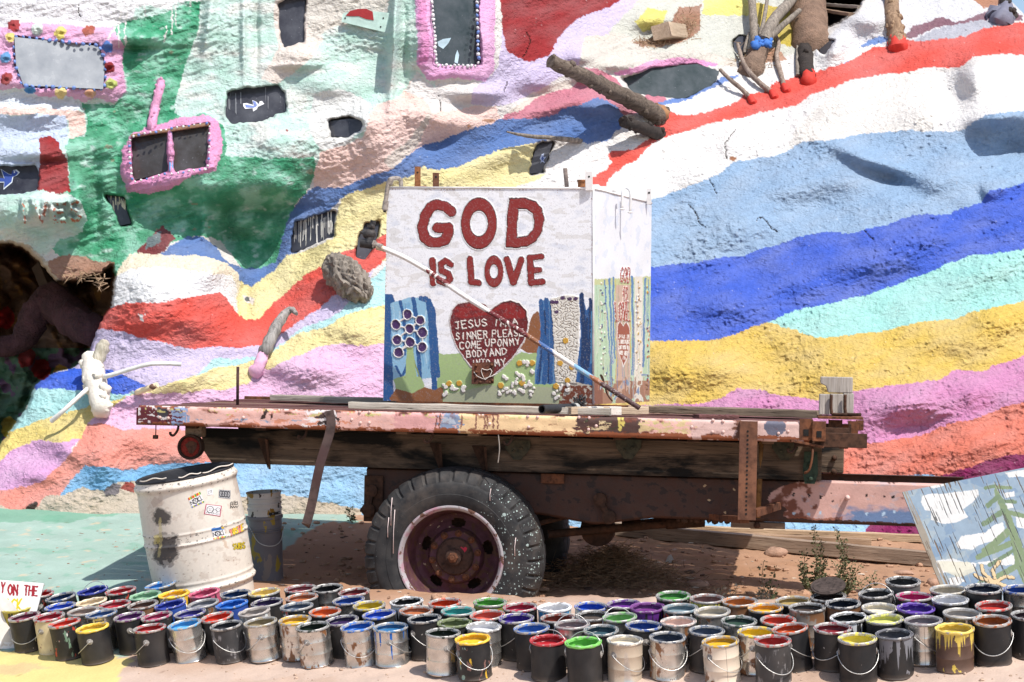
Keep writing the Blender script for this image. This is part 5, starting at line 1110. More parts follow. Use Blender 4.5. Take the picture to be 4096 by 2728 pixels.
h2 = [(1770,950),(1750,925),(1735,940),(1730,1000),(1738,1080),(1752,1150),(1770,1195),(1790,1150),(1804,1070),(1806,1000),(1802,945),(1788,925)]
c.poly(grow(h2, 1.08), S(238,230,222)); c.poly(h2, S(160,84,64))
for t, y, a_, b_ in (('JESUS IM', 1024, 1737, 1800), ('A SINNER PLEASE', 1058, 1737, 1802), ('COME UPON MY', 1094, 1741, 1799), ('BODY AND', 1128, 1746, 1794), ('IN', 1158, 1762, 1780)): c.text(t, (a_, y), (b_, y + 2), 24, 2.8, S(240,232,222), gap=.3)
n2_ = (rt - nt_).cross(nb - nt_).normalized(); n2_ = n2_ if n2_.x > 0 else -n2_
hs = c.h.reshape(SX.shape) + .003 * perlin(su / 60, sv / 160, 7)
gridmesh('side_panel', SX + n2_.x * hs - cen.x, SY + n2_.y * hs - cen.y, SZ + n2_.z * hs - cen.z, c.col, TANKP, parent=tank)
TP = simple('chalky white tank paint', S(236,234,232), .5, 0, .06)
mb = MB(); ins = lambda p, q, t: p.lerp(q, t)
mb.add([lt, bt, bb, lb], [(0, 1, 2, 3)]); mb.add([bt, rt, rb, bb], [(0, 1, 2, 3)]); mb.add([lt, nt_, rt, bt], [(0, 1, 2, 3)]); mb.add([lb, bb, rb, nb], [(0, 1, 2, 3)])
mb.v = [tuple(Vector(p) - cen) for p in mb.v]; mb.build('shell', TP, tank)
def tl(p): return Vector(p) - cen
# rolled edges of the tank
mb = MB()
for a_, b_ in ((lt, nt_), (nt_, rt), (nt_, nb)): mb.tube([tl(a_), tl(b_)], .006, 8)
mb.build('seam', simple('seam paint', S(232,228,226), .5), tank, True)
def tkp(x, y, d): return P(785.02 + x * .36652, 402.3 + y * .36652, d)
# flange plate
Dp = 9.9 + .3 * (1364 - 1110) / 484
o_ = [tl(tkp(x, y, Dp - .004)) for x, y in ((824,1178),(962,1172),(966,1306),(820,1312))]
hat = MB().slab(o_, nrm * .016).build('flange_plate', rust('flange rust', (.07,.03,.022), (.16,.06,.035), S(220,210,205), .3, 12), tank)
mb = MB()
for x, y in ((845,1195),(942,1192),(846,1270),(946,1290),(870,1300),(930,1302),(845,1235)): p = tl(tkp(x, y, Dp - .022)); mb.blob(p, .009, 8, 4)
mb.build('bolts', RUST, hat, True)['kind'] = 'stuff'
hl = [(893,1220),(882,1214),(876,1228),(884,1256),(900,1286),(930,1262),(944,1232),(934,1216),(915,1224)]; mb = MB(); mb.tube([tl(tkp(x, y, Dp - .022)) for x, y in hl + hl[:2]], .0022, 5); mb.tube([tl(tkp(x, y, Dp - .022)) for x, y in ((830,1235),(850,1262),(890,1280),(940,1262),(985,1240))], .002, 5); mb.build('heart_outline', simple('ivory relief', S(240,232,222)), hat, True)
# fittings on top
def up_plate(u, v0, v1, w_, d, name, m, hole=None):
    a_ = P(u, v0, d); b_ = P(u, v1, d); h_ = b_.z - a_.z
    o = MB().box((-w_ / 2, 0, 0), (w_ / 2, .008, h_), None, .002).build(name, m, tank); o.location = a_ - cen
    if hole: MB().disc(hole, 0, 10, Matrix.Translation((0, -.0015, h_ * .72)) @ Matrix.Rotation(R(90), 4, 'X')).build('hole', simple('black hole', (.01,.009,.008)), o)
    return o
OR = rust('orange rust', (.20,.08,.035), (.36,.15,.06), S(226,206,196), .4, 10)
up_plate(960, 432, 383, .036, 10.3, 'lifting_lug', OR, .006); up_plate(1002, 432, 397, .038, 10.25, 'lifting_lug', rust('brown rust', (.11,.05,.03), (.2,.09,.05)), .007)
o = MB().box((0, -.006, 0), (.075, .02, .012), None, .003).build('lug_foot', OR, tank); o.location = P(952, 432, 10.29) - cen
a_ = P(1354, 434, 9.93); o = up_plate(1354, 438, 394, .042, 9.885, 'lifting_lug', rust('white rusty lug', (.16,.08,.05), (.3,.15,.08), S(232,228,226), .62, 12), .006)
o = MB().lathe([(.0,.0),(.03,.0),(.03,.035),(.034,.036),(.034,.046),(0,.048)], 18).build('filler_cap', OR, tank, True, 40); o.location = P(1340, 432, 10.05) - cen
MB().tube([tl(P(1303, 430, 10.1)), tl(P(1299, 387, 10.1))], .013, 10).build('vent_pipe', wood('grey vent', (.12,.09,.08), (.22,.18,.16)), tank, True)
for (x0, y0), (x1, y1), (x2, y2), d in (((1760,215),(1763,105),(1775,85),10.15), ((1810,235),(1812,110),(1785,80),10.2)):
    MB().tube(spline([tl(tkp(x0, y0, d)), tl(tkp(x1, y1, d)), tl(tkp(x2, y2, d + .02))], 5), .0075, 8).blob(tl(tkp(x0, y0, d)), .013, 8, 5, (1.2, 1, .5)).build('handrail', TP, tank, True)
o = up_plate(1492, 470, 433, .03, 10.6, 'lifting_lug', rust('orange white lug', (.22,.10,.05), (.4,.2,.1), S(232,228,226), .6, 12), .007)
# vent pipe at top left corner
GP = rust('galvanised pipe', (.26,.22,.19), (.40,.35,.31), S(150,96,60), .25, 10, .5)
MB().tube(spline([tl(P(884, 484, 10.19)), tl(P(889, 445, 10.19)), tl(P(894, 418, 10.2)), tl(P(900, 411, 10.22)), tl(P(915, 410, 10.28)), tl(P(921, 416, 10.3)), tl(P(922, 434, 10.3))], 5), .013, 10).tube([tl(P(885, 482, 10.19)), tl(P(887, 462, 10.19))], .018, 10).tube([tl(P(894, 424, 10.2)), tl(P(899, 412, 10.2))], .019, 10).build('vent_elbow', GP, tank, True, 50)
MB().tube([tl(P(884, 488, 10.19)), tl(P(885, 478, 10.19))], .009, 8).build('vent_tip', simple('black rubber', (.02,.02,.022)), tank, True)

# ================================================================== THINGS ON AND AGAINST THE TRAILER
def board(name, label, cat, a, b, wd, th, m, group=None, roll=0, parts=None):
    a = Vector(a); b = Vector(b); x = (b - a); L = x.length; x.normalize(); y = Vector((0, 0, 1)).cross(x).normalized(); z = x.cross(y)
    M_ = Matrix(((x.x, y.x, z.x, a.x), (x.y, y.y, z.y, a.y), (x.z, y.z, z.z, a.z), (0, 0, 0, 1))) @ Matrix.Rotation(R(roll), 4, 'X')
    mb = MB(); nseg = 14; rnd = random.Random(len(label) + int(L * 100)); L_ = []
    for i in range(nseg + 1):
        t = i / nseg; dy, dz = rnd.uniform(-.002, .002), rnd.uniform(-.002, .002); e = .003
        for (yy_, zz_) in ((-wd/2+e,-th/2),(wd/2-e,-th/2),(wd/2,-th/2+e),(wd/2,th/2-e),(wd/2-e,th/2),(-wd/2+e,th/2),(-wd/2,th/2-e),(-wd/2,-th/2+e)): L_.append((t * L + rnd.uniform(-.002, .002) * (i in (0, nseg)) * 3, yy_ + dy + rnd.uniform(-.001, .001), zz_ + dz + rnd.uniform(-.001, .001)))
    fs = [(i * 8 + k, i * 8 + (k + 1) % 8, i * 8 + 8 + (k + 1) % 8, i * 8 + 8 + k) for i in range(nseg) for k in range(8)] + [tuple(range(8)), tuple(nseg * 8 + k for k in range(8))]
    mb.add(L_, fs); o = mb.build(name, m, None); o.matrix_world = M_; return tag(o, label, cat, group)
dz = lambda p, h: Vector(p) + Vector((0, 0, h))
def deck(u, v, h=0): 
    """point on the deck seen at a place in the photograph"""
    o = TI @ Vector((0, 0, ZC)); d = TI.to_3x3() @ (P_world(u, v, 1.0) - Vector((0, 0, ZC))); t = -o.z / d.z; return TW((o + d * t)) + ez * h
def dk(x, y, h): return TW((x, y, h))
lxy = lambda u, v, y: TL(u, v, y).x
board('plank', 'grey weathered plank lying on the deck left of the tank', 'plank', dk(lxy(632, 910, 1.35), 1.35, .022), dk(lxy(900, 922, 1.2), 1.2, .022), .14, .038, GREYW)
board('plank', 'long pale timber lying along the deck edge in front of the tank', 'plank', dk(lxy(808, 928, .22), .20, .022), dk(lxy(1405, 943, .20), .17, .022), .10, .038, wood('pale grey timber', (.30,.26,.21), (.55,.50,.43)))
board('plank', 'dark old plank on the deck reaching to the timber blocks at right', 'plank', dk(lxy(1500, 937, .75), .80, .024), dk(lxy(1884, 945, .60), .62, .024), .16, .042, wood('dark old plank', (.12,.09,.065), (.24,.18,.13)))
bl_ = board('timber_block', 'short timber wrapped in torn white tape lying by the tank corner', 'timber', dk(lxy(1306, 942, .14), .13, .024), dk(lxy(1482, 938, .36), .40, .024), .07, .042, PALEW)
mb = MB(); 
for x0, x1_ in ((.11, .21), (.25, .33)): mb.box((x0, -.039, -.024), (x1_, .039, .0245), None, .004)
mb.build('white_tape', simple('torn white tape', S(236,226,214), .8, 0, .08, 20, 40, .8, .006), bl_)
board('plank', 'short loose board with green paint on its end lying near the right of the deck', 'board', dk(lxy(1600, 953, .13), .14, .012), dk(lxy(1692, 949, .22), .22, .012), .11, .02, DECKW)
board('plank', 'pale broken timber behind the taped block on the deck', 'timber', dk(lxy(1448, 936, .75), .80, .022), dk(lxy(1560, 938, .70), .76, .022), .09, .04, PALEW)
# iron rod on the deck
a_ = deck(546, 931); o = MB().tube([(0, 0, 0), (.002, 0, (P_world(546, 843, a_.y).z - a_.z))], .009, 8).build('iron_rod', rust('dark rod', (.06,.03,.03), (.11,.06,.05)), None, True); o.location = a_; tag(o, 'upright thin rusty iron rod at the left end of the deck', 'rod')
# black hose
a_ = dk(lxy(1245, 945, .02), .03, .03); b_ = dk(lxy(1322, 928, .26), .26, .035)
hose = thing('rubber_hose', 'short cut piece of black rubber hose lying on the deck edge', 'hose', a_)
d_ = b_ - a_; o = MB().tube([(0, 0, 0), d_ * .5, d_], .026, 16, cap=False).tube([d_, d_ * .5, d_ * .02], .019, 16, cap=False).lathe([(.026, 0), (.019, 0)], 16, d_.to_track_quat('Z', 'Y').to_matrix().to_4x4()).build('hose', simple('black rubber hose', (.022,.022,.024), .6), hose, True, 50)
MB().tube([d_ * .95, d_ * 1.05], .029, 14).build('clamp_band', simple('hose tape', S(190,190,186)), hose, True, 40)
rnd = random.Random(4); mb = MB()
for i in range(9): p = [d_ * 1.03 + Vector((rnd.uniform(-.02,.06), rnd.uniform(-.02,.03), rnd.uniform(.0,.08))) for _ in range(4)]; mb.tube(spline(p, 4), .003, 5)
mb.build('wire_tangle', simple('dark wire', (.03,.03,.032)), hose, True)['kind'] = 'stuff'
# the long pipe leaning on the tank
pts = [(866,568,10.03),(885,573,10.02),(925,590,9.98),(965,612,9.95),(1000,634,9.93),(1060,676,9.86),(1130,720,9.79),(1200,764,9.71),(1290,822,9.63),(1380,880,9.56),(1470,938,9.50)]
pp = [P(*p) for p in pts]; base = pp[-1]
pipe = thing('pipe', 'long painted metal pipe with a valve leaning diagonally across the white tank', 'pipe', base)
sp = spline([p - base for p in pp], 10); Ls = [0]
for a, b in zip(sp[:-1], sp[1:]): Ls.append(Ls[-1] + (b - a).length)
cols = [(0,.03,S(190,170,140)),(.03,.36,S(244,240,234)),(.36,.435,S(120,46,48)),(.435,.655,S(244,240,236)),(.655,.80,S(110,40,44)),(.80,.835,S(150,96,64)),(.835,.885,S(70,104,160)),(.885,.93,S(236,230,222)),(.93,.945,S(120,170,206))]
lo_u = [((p + base).x / (p + base).y * F + CU) for p in sp]
def band(u):
    for a, b, col in ((0,884,S(206,188,160)),(884,985,S(244,240,234)),(985,1030,S(120,46,48)),(1030,1122,S(244,240,236)),(1122,1212,S(112,42,46)),(1212,1240,S(150,98,66)),(1240,1272,S(70,104,160)),(1272,1322,S(236,230,222)),(1322,1360,S(130,176,208)),(1360,1384,S(170,110,76)),(1384,9999,S(84,58,58))):
        if a <= u < b: return col
n_ = 16; Nn = 420; vs_, cl = [], []
def at_len(s_):
    i = min(max(int(np.searchsorted(Ls, s_)) - 1, 0), len(sp) - 2); t = (s_ - Ls[i]) / (Ls[i + 1] - Ls[i]); return sp[i].lerp(sp[i + 1], t), (sp[i + 1] - sp[i]).normalized()
PXg = np.zeros((Nn, n_ + 1)); PYg = PXg.copy(); PZg = PXg.copy(); rr2 = np.random.RandomState(4)
for i in range(Nn):
    p, t = at_len(Ls[-1] * i / (Nn - 1) * .9999 + 1e-5); y = t.cross(Vector((0, 0, 1))).normalized(); z = y.cross(t); u = (p + base).x / (p + base).y * F + CU
    r_ = .0145 + (.002 if u < 884 else 0)
    for k_ in range(n_ + 1):
        a = 2 * math.pi * k_ / n_; q_ = p + y * (math.cos(a) * r_) + z * (math.sin(a) * r_); PXg[i, k_], PYg[i, k_], PZg[i, k_] = q_
        cc_ = band(u + 5 * math.sin(a * 2 + i * .02) + rr2.uniform(-2, 2)); 
        if rr2.rand() < .05: cc_ = S(206,190,180)
        if 985 < u < 1010 and int(u) % 11 < 4: cc_ = S(240,232,224)
        if 1150 < u < 1190 and int(u * .8 + k_) % 17 < 3: cc_ = S(240,232,224)
        cl.append(cc_)
gridmesh('pipe_shaft', PXg, PYg, PZg, np.array(cl), RAILP, parent=pipe)
BK = rust('dark iron valve', (.035,.034,.036), (.07,.06,.055), (.14,.12,.10), .35, 12, .55)
p0 = sp[0]; L2 = lambda x, y, d: tkp(x, y, d) - base
MB().tube([L2(255,452,10.02), L2(190,432,10.04)], .017, 12).tube([L2(210,438,10.03), L2(190,432,10.04)], .024, 8).build('collar', GP, pipe, True, 40)
MB().tube([L2(200,435,10.04), L2(120,428,10.05)], [.03,.026], 12).tube([L2(165,430,10.04), L2(185,380,10.05), L2(195,300,10.06)], [.026,.024,.014], 12).blob(L2(175,372,10.05), .036, 10, 7, (1.2,1,.9)).tube([L2(185,330,10.05), L2(188,318,10.05)], .026, 6).tube([L2(196,310,10.06), L2(199,285,10.06)], .017, 8).tube([L2(120,360,10.06), L2(205,378,10.05)], .009, 6).build('valve_body', BK, pipe, True, 40)
# loop of wire by the tank foot
mb = MB(); mb.tube(spline([tkp(1640,1290,9.75) - base, tkp(1625,1255,9.75) - base, tkp(1640,1275,9.75) - base, tkp(1665,1370,9.75) - base, tkp(1700,1420,9.75) - base], 6), .005, 6)
mb.build('wire_loop', RUSTD, pipe, True)
MB().tube(spline([TW((lxy(1145, 1000, .0), .01, -.1)), TW((lxy(1147, 1060, .0), .01, -.17)), TW((lxy(1143, 1090, .0), .02, -.24))], 6), .003, 5).build('string', simple('old string', S(170,160,150)), truck).matrix_parent_inverse = TI

P = P_world
# ================================================================== PAINT CANS
PC = {  # colour of the paint inside
 'olive yellow': S(176,160,50), 'maroon': S(122,34,66), 'crimson': S(170,36,52), 'orange red': S(214,62,36), 'bright yellow': S(232,196,70), 'taupe': S(168,148,136), 'slate blue': S(62,98,146), 'cream white': S(228,208,176),
 'royal blue': S(34,84,190), 'navy blue': S(28,60,104), 'deep blue': S(32,48,138), 'red': S(176,34,34), 'sky blue': S(62,140,206), 'sage green': S(136,176,142), 'brown': S(104,72,58), 'purple': S(104,40,110), 'golden yellow': S(238,190,50),
 'ultramarine': S(40,58,150), 'magenta': S(170,44,92), 'dusty pink': S(196,92,122), 'grey': S(134,134,140), 'indigo': S(66,58,138), 'blue': S(30,104,190), 'pale yellow': S(240,214,128), 'dark purple': S(56,38,82), 'beige grey': S(174,164,156),
 'light blue': S(84,168,220), 'charcoal': S(58,58,62), 'khaki': S(160,144,112), 'mustard': S(216,170,40), 'dark green': S(34,46,32), 'dusty rose': S(146,70,78), 'black': S(24,24,28), 'copper brown': S(176,104,66), 'orange': S(216,104,44),
 'dark red': S(120,32,36), 'mustard yellow': S(206,182,52), 'steel blue': S(50,112,160), 'rust orange': S(196,70,24), 'blue black': S(24,32,50), 'turquoise': S(72,166,160), 'olive green': S(118,128,86), 'grass green': S(88,160,62), 'salmon red': S(206,96,78),
 'raspberry': S(168,34,66), 'white': S(232,230,230), 'violet blue': S(70,44,140), 'cornflower blue': S(70,118,190), 'scarlet': S(178,36,44), 'apple green': S(120,196,86), 'brick brown': S(134,62,48), 'mauve grey': S(150,130,130), 'dark teal': S(56,84,94),
 'grey brown': S(88,78,72), 'violet': S(104,46,136), 'plum': S(112,52,122), 'mint green': S(136,190,116), 'ivory': S(234,222,200), 'slate': S(66,74,90), 'pale pink': S(236,206,192), 'pale slate': S(120,140,148), 'mauve brown': S(140,106,98), 'orange brown': S(190,120,60),
 'amber': S(232,168,40), 'tan': S(164,140,84), 'dark slate': S(84,96,116), 'forest green': S(48,72,60), 'vermilion': S(204,72,48), 'yellow': S(236,200,50), 'burnt orange': S(190,76,26), 'umber': S(70,58,52), 'brick red': S(188,66,60), 'dark brown': S(60,44,38),
 'midnight blue': S(22,32,48), 'wine red': S(128,34,44), 'lemon yellow': S(236,220,96), 'cream': S(222,212,190), 'dark grey': S(64,62,62), 'hot pink': S(190,40,112), 'deep violet': S(88,50,150), 'lime yellow': S(222,220,124), 'lilac grey': S(140,128,132), 'graphite': S(92,90,94),
 'stone': S(196,186,168), 'chalk white': S(214,214,218), 'warm grey': S(176,168,160), 'ink blue': S(30,38,60), 'tomato red': S(190,62,54), 'cobalt blue': S(36,76,150), 'butter yellow': S(226,196,90), 'sienna brown': S(164,92,40), 'black cherry': S(58,32,40), 'leaf green': S(70,140,60)}
B_, S_ = 'black', 'silver'
CANS = [  # crop, x, y, width of the rim, paint, body, handle, drips
 (1,118,1085,195,'olive yellow','black_drip',0,'olive yellow'),(1,185,1120,205,'maroon',B_,'f',None),(1,345,1125,200,'crimson','cream_splat','s',None),(1,443,1145,205,'orange red','black_splat',0,None),(1,625,1170,215,'bright yellow','black_rimmed','s',None),
 (1,550,1090,195,'taupe',S_,0,None),(1,655,1115,208,'slate blue',S_,0,None),(1,585,1037,200,'cream white','black_drip',0,'cream white'),(1,410,1050,200,'royal blue',B_,0,None),(1,405,1010,190,'navy blue',B_,0,None),(1,595,985,195,'deep blue','black_rimmed','u',None),
 (1,262,988,150,'red','black_splat',0,None),(1,773,970,200,'scarlet','black_splat',0,None),(1,1047,930,200,'sky blue',B_,0,None),(1,935,1005,200,'sage green','black_rimmed',0,None),(1,748,1060,200,'crimson','black',0,None),(1,943,1057,200,'brown','rusty',0,None),
 (1,890,1112,208,'purple',B_,0,None),(1,1137,1005,205,'golden yellow','white_drip',0,'golden yellow'),(1,1122,1066,205,'ultramarine','blue_smear','u',None),(1,1040,1127,205,'magenta',B_,0,None),(1,1345,975,208,'dusty pink','black_drip',0,'dusty pink'),(1,1333,1032,212,'grey','silver_rust',0,None),
 (1,1237,1117,208,'indigo',B_,0,None),(1,1550,980,206,'navy blue',S_,0,None),(1,1523,1060,202,'blue','blue_smear',0,None),(1,1443,1125,218,'orange red',B_,0,None),(1,1747,980,210,'pale yellow','black',0,None),(1,1757,1037,215,'dark purple',B_,0,None),(1,1690,1097,215,'beige grey','white_drip',0,'beige grey'),
 (1,1005,1182,220,'red',B_,'s',None),(1,1220,1182,215,'light blue',S_,'f',None),(1,1492,1177,220,'charcoal','weathered','f2',None),(1,1737,1162,210,'khaki','silver_clean','s',None),(1,1945,1162,215,'mustard','silver_rust',0,None),(1,2067,1200,215,'dark green','silver_stain','s',None),
 (1,1987,945,205,'dusty rose','black',0,None),(1,2160,942,195,'black','silver',0,None),(1,1995,1010,208,'copper brown',B_,0,None),(1,1990,1067,215,'dark slate','black_splat',0,None),(1,2130,1087,215,'orange',B_,0,None),
 (2,80,967,190,'dark red',B_,0,None),(2,40,1027,205,'cobalt blue',S_,0,None),(2,2,1140,215,'dark purple',B_,0,None),(2,170,1068,215,'mustard yellow','black',0,None),(2,258,1118,218,'royal blue',B_,0,None),(2,107,1202,215,'blue','silver_stain','f',None),(2,343,1192,228,'steel blue','silver_drip',0,'blue'),
 (2,432,1035,220,'black','white_rimmed',0,'white'),(2,505,1090,220,'copper brown',B_,0,None),(2,663,1047,218,'rust orange',B_,0,None),(2,567,1142,223,'blue black',B_,'f2',None),(2,770,1112,220,'turquoise','black_splat',0,None),(2,755,1164,225,'olive green','black_rimmed',0,None),(2,962,1068,222,'grass green','olive_body',0,None),
 (2,993,1107,205,'salmon red',B_,0,None),(2,1213,1110,215,'raspberry',B_,0,None),(2,935,1190,225,'white','silver',0,None),(2,1148,1148,230,'violet blue',B_,0,None),(2,680,1232,190,'dark green','silver_clean','s',None),(2,882,1237,238,'golden yellow','black_multi','f',None),(2,1260,1187,232,'cornflower blue',B_,0,None),
 (2,1398,1252,230,'scarlet','black_rimmed','u',None),(2,1640,1257,238,'apple green','black_rimmed','u',None),(2,1452,1142,220,'brick brown',B_,0,None),(2,1525,1187,225,'mauve grey','silver','u',None),(2,1732,1205,205,'dark teal',B_,0,None),(2,1615,1085,223,'royal blue',S_,0,None),(2,1690,1122,220,'grey brown','rusty',0,None),
 (2,1898,1062,218,'violet',B_,0,None),(2,1980,1105,225,'plum','black_drip',0,'violet'),(2,1873,1150,232,'mint green','silver','u',None),(2,1890,1232,235,'ivory','silver_bands','f2',None),(2,2008,1192,228,'cobalt blue','black',0,None),(2,2170,1237,238,'slate','silver_rust','f',None),(2,1400,1095,200,'white','white_drip',0,'light blue'),
 (3,-32,1085,200,'pale slate','black_splat',0,None),(3,-28,1142,225,'pale pink','silver_stain',0,None),(3,142,1064,220,'mauve brown','olive_drip',0,'lemon yellow'),(3,365,1077,210,'orange brown','rusty',0,None),(3,545,1087,230,'amber',B_,0,None),(3,720,1035,220,'tan',B_,0,None),(3,255,1117,232,'stone','silver_stain',0,None),
 (3,115,1187,232,'dark slate','black','s',None),(3,340,1160,232,'forest green','silver',0,None),(3,625,1147,228,'vermilion',B_,0,None),(3,480,1197,218,'yellow','silver_rust','s',None),(3,720,1187,242,'burnt orange',B_,'s',None),(3,815,1092,232,'umber','rusty_grey',0,None),(3,215,1247,238,'mustard','silver_cream','f2',None),
 (3,572,1252,248,'brick red','weathered','f',None),(3,948,1012,222,'dark brown','rusty',0,None),(3,1060,1057,228,'midnight blue','rusty',0,None),(3,1085,1139,243,'black','white_rimmed',0,'white'),(3,1002,1192,248,'wine red',B_,'f2',None),(3,1130,1247,258,'lemon yellow',B_,'f',None),(3,1290,1077,235,'cream','black',0,None),
 (3,1325,1012,228,'dark grey','weathered','u',None),(3,1440,920,222,'dark grey','grey_coat',0,None),(3,1525,1032,233,'hot pink',B_,0,None),(3,1530,1082,238,'deep violet','black_rimmed',0,None),(3,1340,1142,246,'lime yellow',B_,0,None),(3,1590,1142,243,'lilac grey','silver','f2',None),(3,1360,1192,258,'graphite','grey_drip',0,'grey'),
 (3,1745,977,238,'stone','black',0,None),(3,1790,1037,240,'chalk white','black_splat',0,None),(3,1855,1087,243,'warm grey','silver_stain',0,None),(3,1983,990,232,'ink blue',B_,0,None),(3,2057,1062,238,'tomato red',B_,0,None),(3,2240,960,235,'cobalt blue',S_,0,None),(3,1765,1192,253,'butter yellow','brown_drip',0,'butter yellow'),
 (3,1995,1142,253,'sienna brown',B_,'f',None),(3,2262,1106,255,'black cherry',B_,0,None),(2,2185,1050,190,'leaf green','black_splat',0,None)]
RC, HC = .0835, .190
def can_mat(kind, drip):
    key = ('can', kind, drip)
    if key in MATS: return MATS[key]
    k = NT('can %s %s' % (kind, drip or '')); oi = k.n('ObjectInfo'); rnd_ = oi.outputs['Random']
    off = k.n('CombineXYZ'); k.l(k.math('MULTIPLY', rnd_, 37.0), off.inputs[0]); k.l(k.math('MULTIPLY', rnd_, 11.0), off.inputs[1]); vv = k.n('VectorMath', operation='ADD'); k.l(k.tc.outputs['Object'], vv.inputs[0]); k.l(off.outputs[0], vv.inputs[1])
    def nz(sc, det=5, s3=(1, 1, 1), o=0.0, vor=False):
        m = k.n('Mapping'); m.inputs['Scale'].default_value = s3; m.inputs['Location'].default_value = (o, o * .7, o * .3); k.l(vv.outputs[0], m.inputs[0])
        t = k.n('TexVoronoi' if vor else 'TexNoise'); t.inputs['Scale'].default_value = sc
        if not vor: t.inputs['Detail'].default_value = det
        k.l(m.outputs[0], t.inputs['Vector']); return t if vor else t.outputs[0]
    sep = k.n('SeparateXYZ'); k.l(k.tc.outputs['Object'], sep.inputs[0]); z = k.math('DIVIDE', sep.outputs[2], HC)
    metal, rough, spec = 0.0, .48, .4
    base = {'silver': (.62,.60,.57), 'rusty': (.20,.11,.07), 'rusty_grey': (.22,.18,.15), 'cream_splat': S(232,216,176), 'white_drip': S(222,222,216), 'olive_body': S(150,150,70), 'olive_drip': S(120,120,96), 'brown_drip': S(96,70,58), 'grey_coat': S(104,100,98), 'blue_smear': S(44,82,168), 'weathered': (.035,.035,.037)}.get(kind, (.014,.014,.0155))
    if kind.startswith('silver'): base = (.62,.60,.57); metal = .95; rough = .22
    c = k.mix(k.ramp(nz(18), .3, .7), tuple(x * .8 for x in base), tuple(min(1, x * 1.2) for x in base))
    mt = metal
    dust = k.math('MULTIPLY', k.ramp(nz(9, 6, (1, 1, .5), 3), .42, .75), .09 if not metal else .18); c = k.mix(dust, c, S(176,160,146))
    c = k.mix(k.math('MULTIPLY', k.ramp(z, .16, .0), .16), c, S(190,164,142))
    def metal_mask(m):
        nonlocal mt
        if mt == 0.0: return
        inv = k.math('SUBTRACT', 1.0, m); mt = k.math('MULTIPLY', inv, mt)
    if metal: metal_mask(dust)
    if 'rust' in kind or 'stain' in kind or kind == 'silver_cream':
        th = {'silver_rust': .57, 'silver_stain': .60, 'rusty': .48, 'rusty_grey': .52, 'silver_cream': .60}[kind]
        m = k.ramp(k.math('ADD', nz(26, 8, (1, 1, .7), 5), k.math('MULTIPLY', k.math('ABSOLUTE', k.math('SUBTRACT', z, .5)), .16)), th, th + .06); c = k.mix(m, c, (.22,.10,.045)); metal_mask(m)
        m = k.ramp(nz(70, 5, (1, 1, .5), 8), .66, .70); c = k.mix(m, c, (.16,.08,.04)); metal_mask(m)
    if kind == 'silver_cream': m = k.ramp(nz(6, 2, (1, 1, .6), 2), .44, .47); c = k.mix(m, c, S(240,222,200)); metal_mask(m)
    if kind == 'silver_bands': m = k.ramp(nz(5, 2, (1, 1, .2), 2), .50, .52, 0, .8); c = k.mix(m, c, S(200,178,150)); metal_mask(m)
    if kind == 'weathered': m = k.ramp(nz(40, 6, (1, 1, .5), 5), .58, .66, 0, .6); c = k.mix(m, c, S(170,166,166))
    splat = {'black_splat': [S(226,224,220), S(120,150,130), S(190,70,50)], 'cream_splat': [S(150,44,50), S(110,50,60)], 'black_multi': [S(150,180,166), S(236,190,60), S(140,104,96)], 'black': [S(206,200,194)], 'rusty': [S(200,180,160)]}.get(kind, [])
    for i, col in enumerate(splat):
        big = kind not in ('black', 'rusty')
        s3 = (1, 1, .3 if i % 2 else .6); n_ = nz(26 if big else 60, 4, s3, 13 + 9 * i); m = k.ramp(n_, .63 if big else .72, .645 if big else .735); c = k.mix(m, c, col); metal_mask(m)
    if drip or kind in ('black_rimmed', 'white_rimmed', 'blue_smear', 'grey_drip', 'silver_drip'):
        pass
    if drip:
        heavy = {'grey_drip': .70, 'brown_drip': .55, 'silver_drip': .62, 'olive_drip': .5}.get(kind, .55)
        n_ = nz(62, 3, (1, 1, .02), 21); n2_ = nz(30, 4, (1, 1, .5), 25)
        lim = k.math('SUBTRACT', 1.04, k.math('MULTIPLY', k.ramp(n_, .40 if kind != 'silver_drip' else .52, .70), heavy * 1.3))
        m = k.math('GREATER_THAN', k.math('ADD', z, k.math('MULTIPLY', k.math('SUBTRACT', n2_, .5), .10)), lim); c = k.mix(m, c, PC[drip]); metal_mask(m)
        if kind in ('grey_drip', 'brown_drip'): m = k.ramp(nz(20, 4, (1, 1, .7), 31), .62, .63); c = k.mix(m, c, PC[drip])
    if kind.startswith('silver'):
        ln = k.math('LESS_THAN', k.math('ABSOLUTE', k.math('ADD', sep.outputs[0], -.012)), .0011); c = k.mix(k.math('MULTIPLY', ln, .7), c, (.10,.09,.08))
    h_ = nz(50, 3, (1, 1, 1), 2)
    MATS[key] = k.done(c, k.ramp(nz(14, 4, (1, 1, 1), 17), .3, .7, rough - .10, rough + .18), mt, spec, k.bump(h_, .12, .002)); return MATS[key]
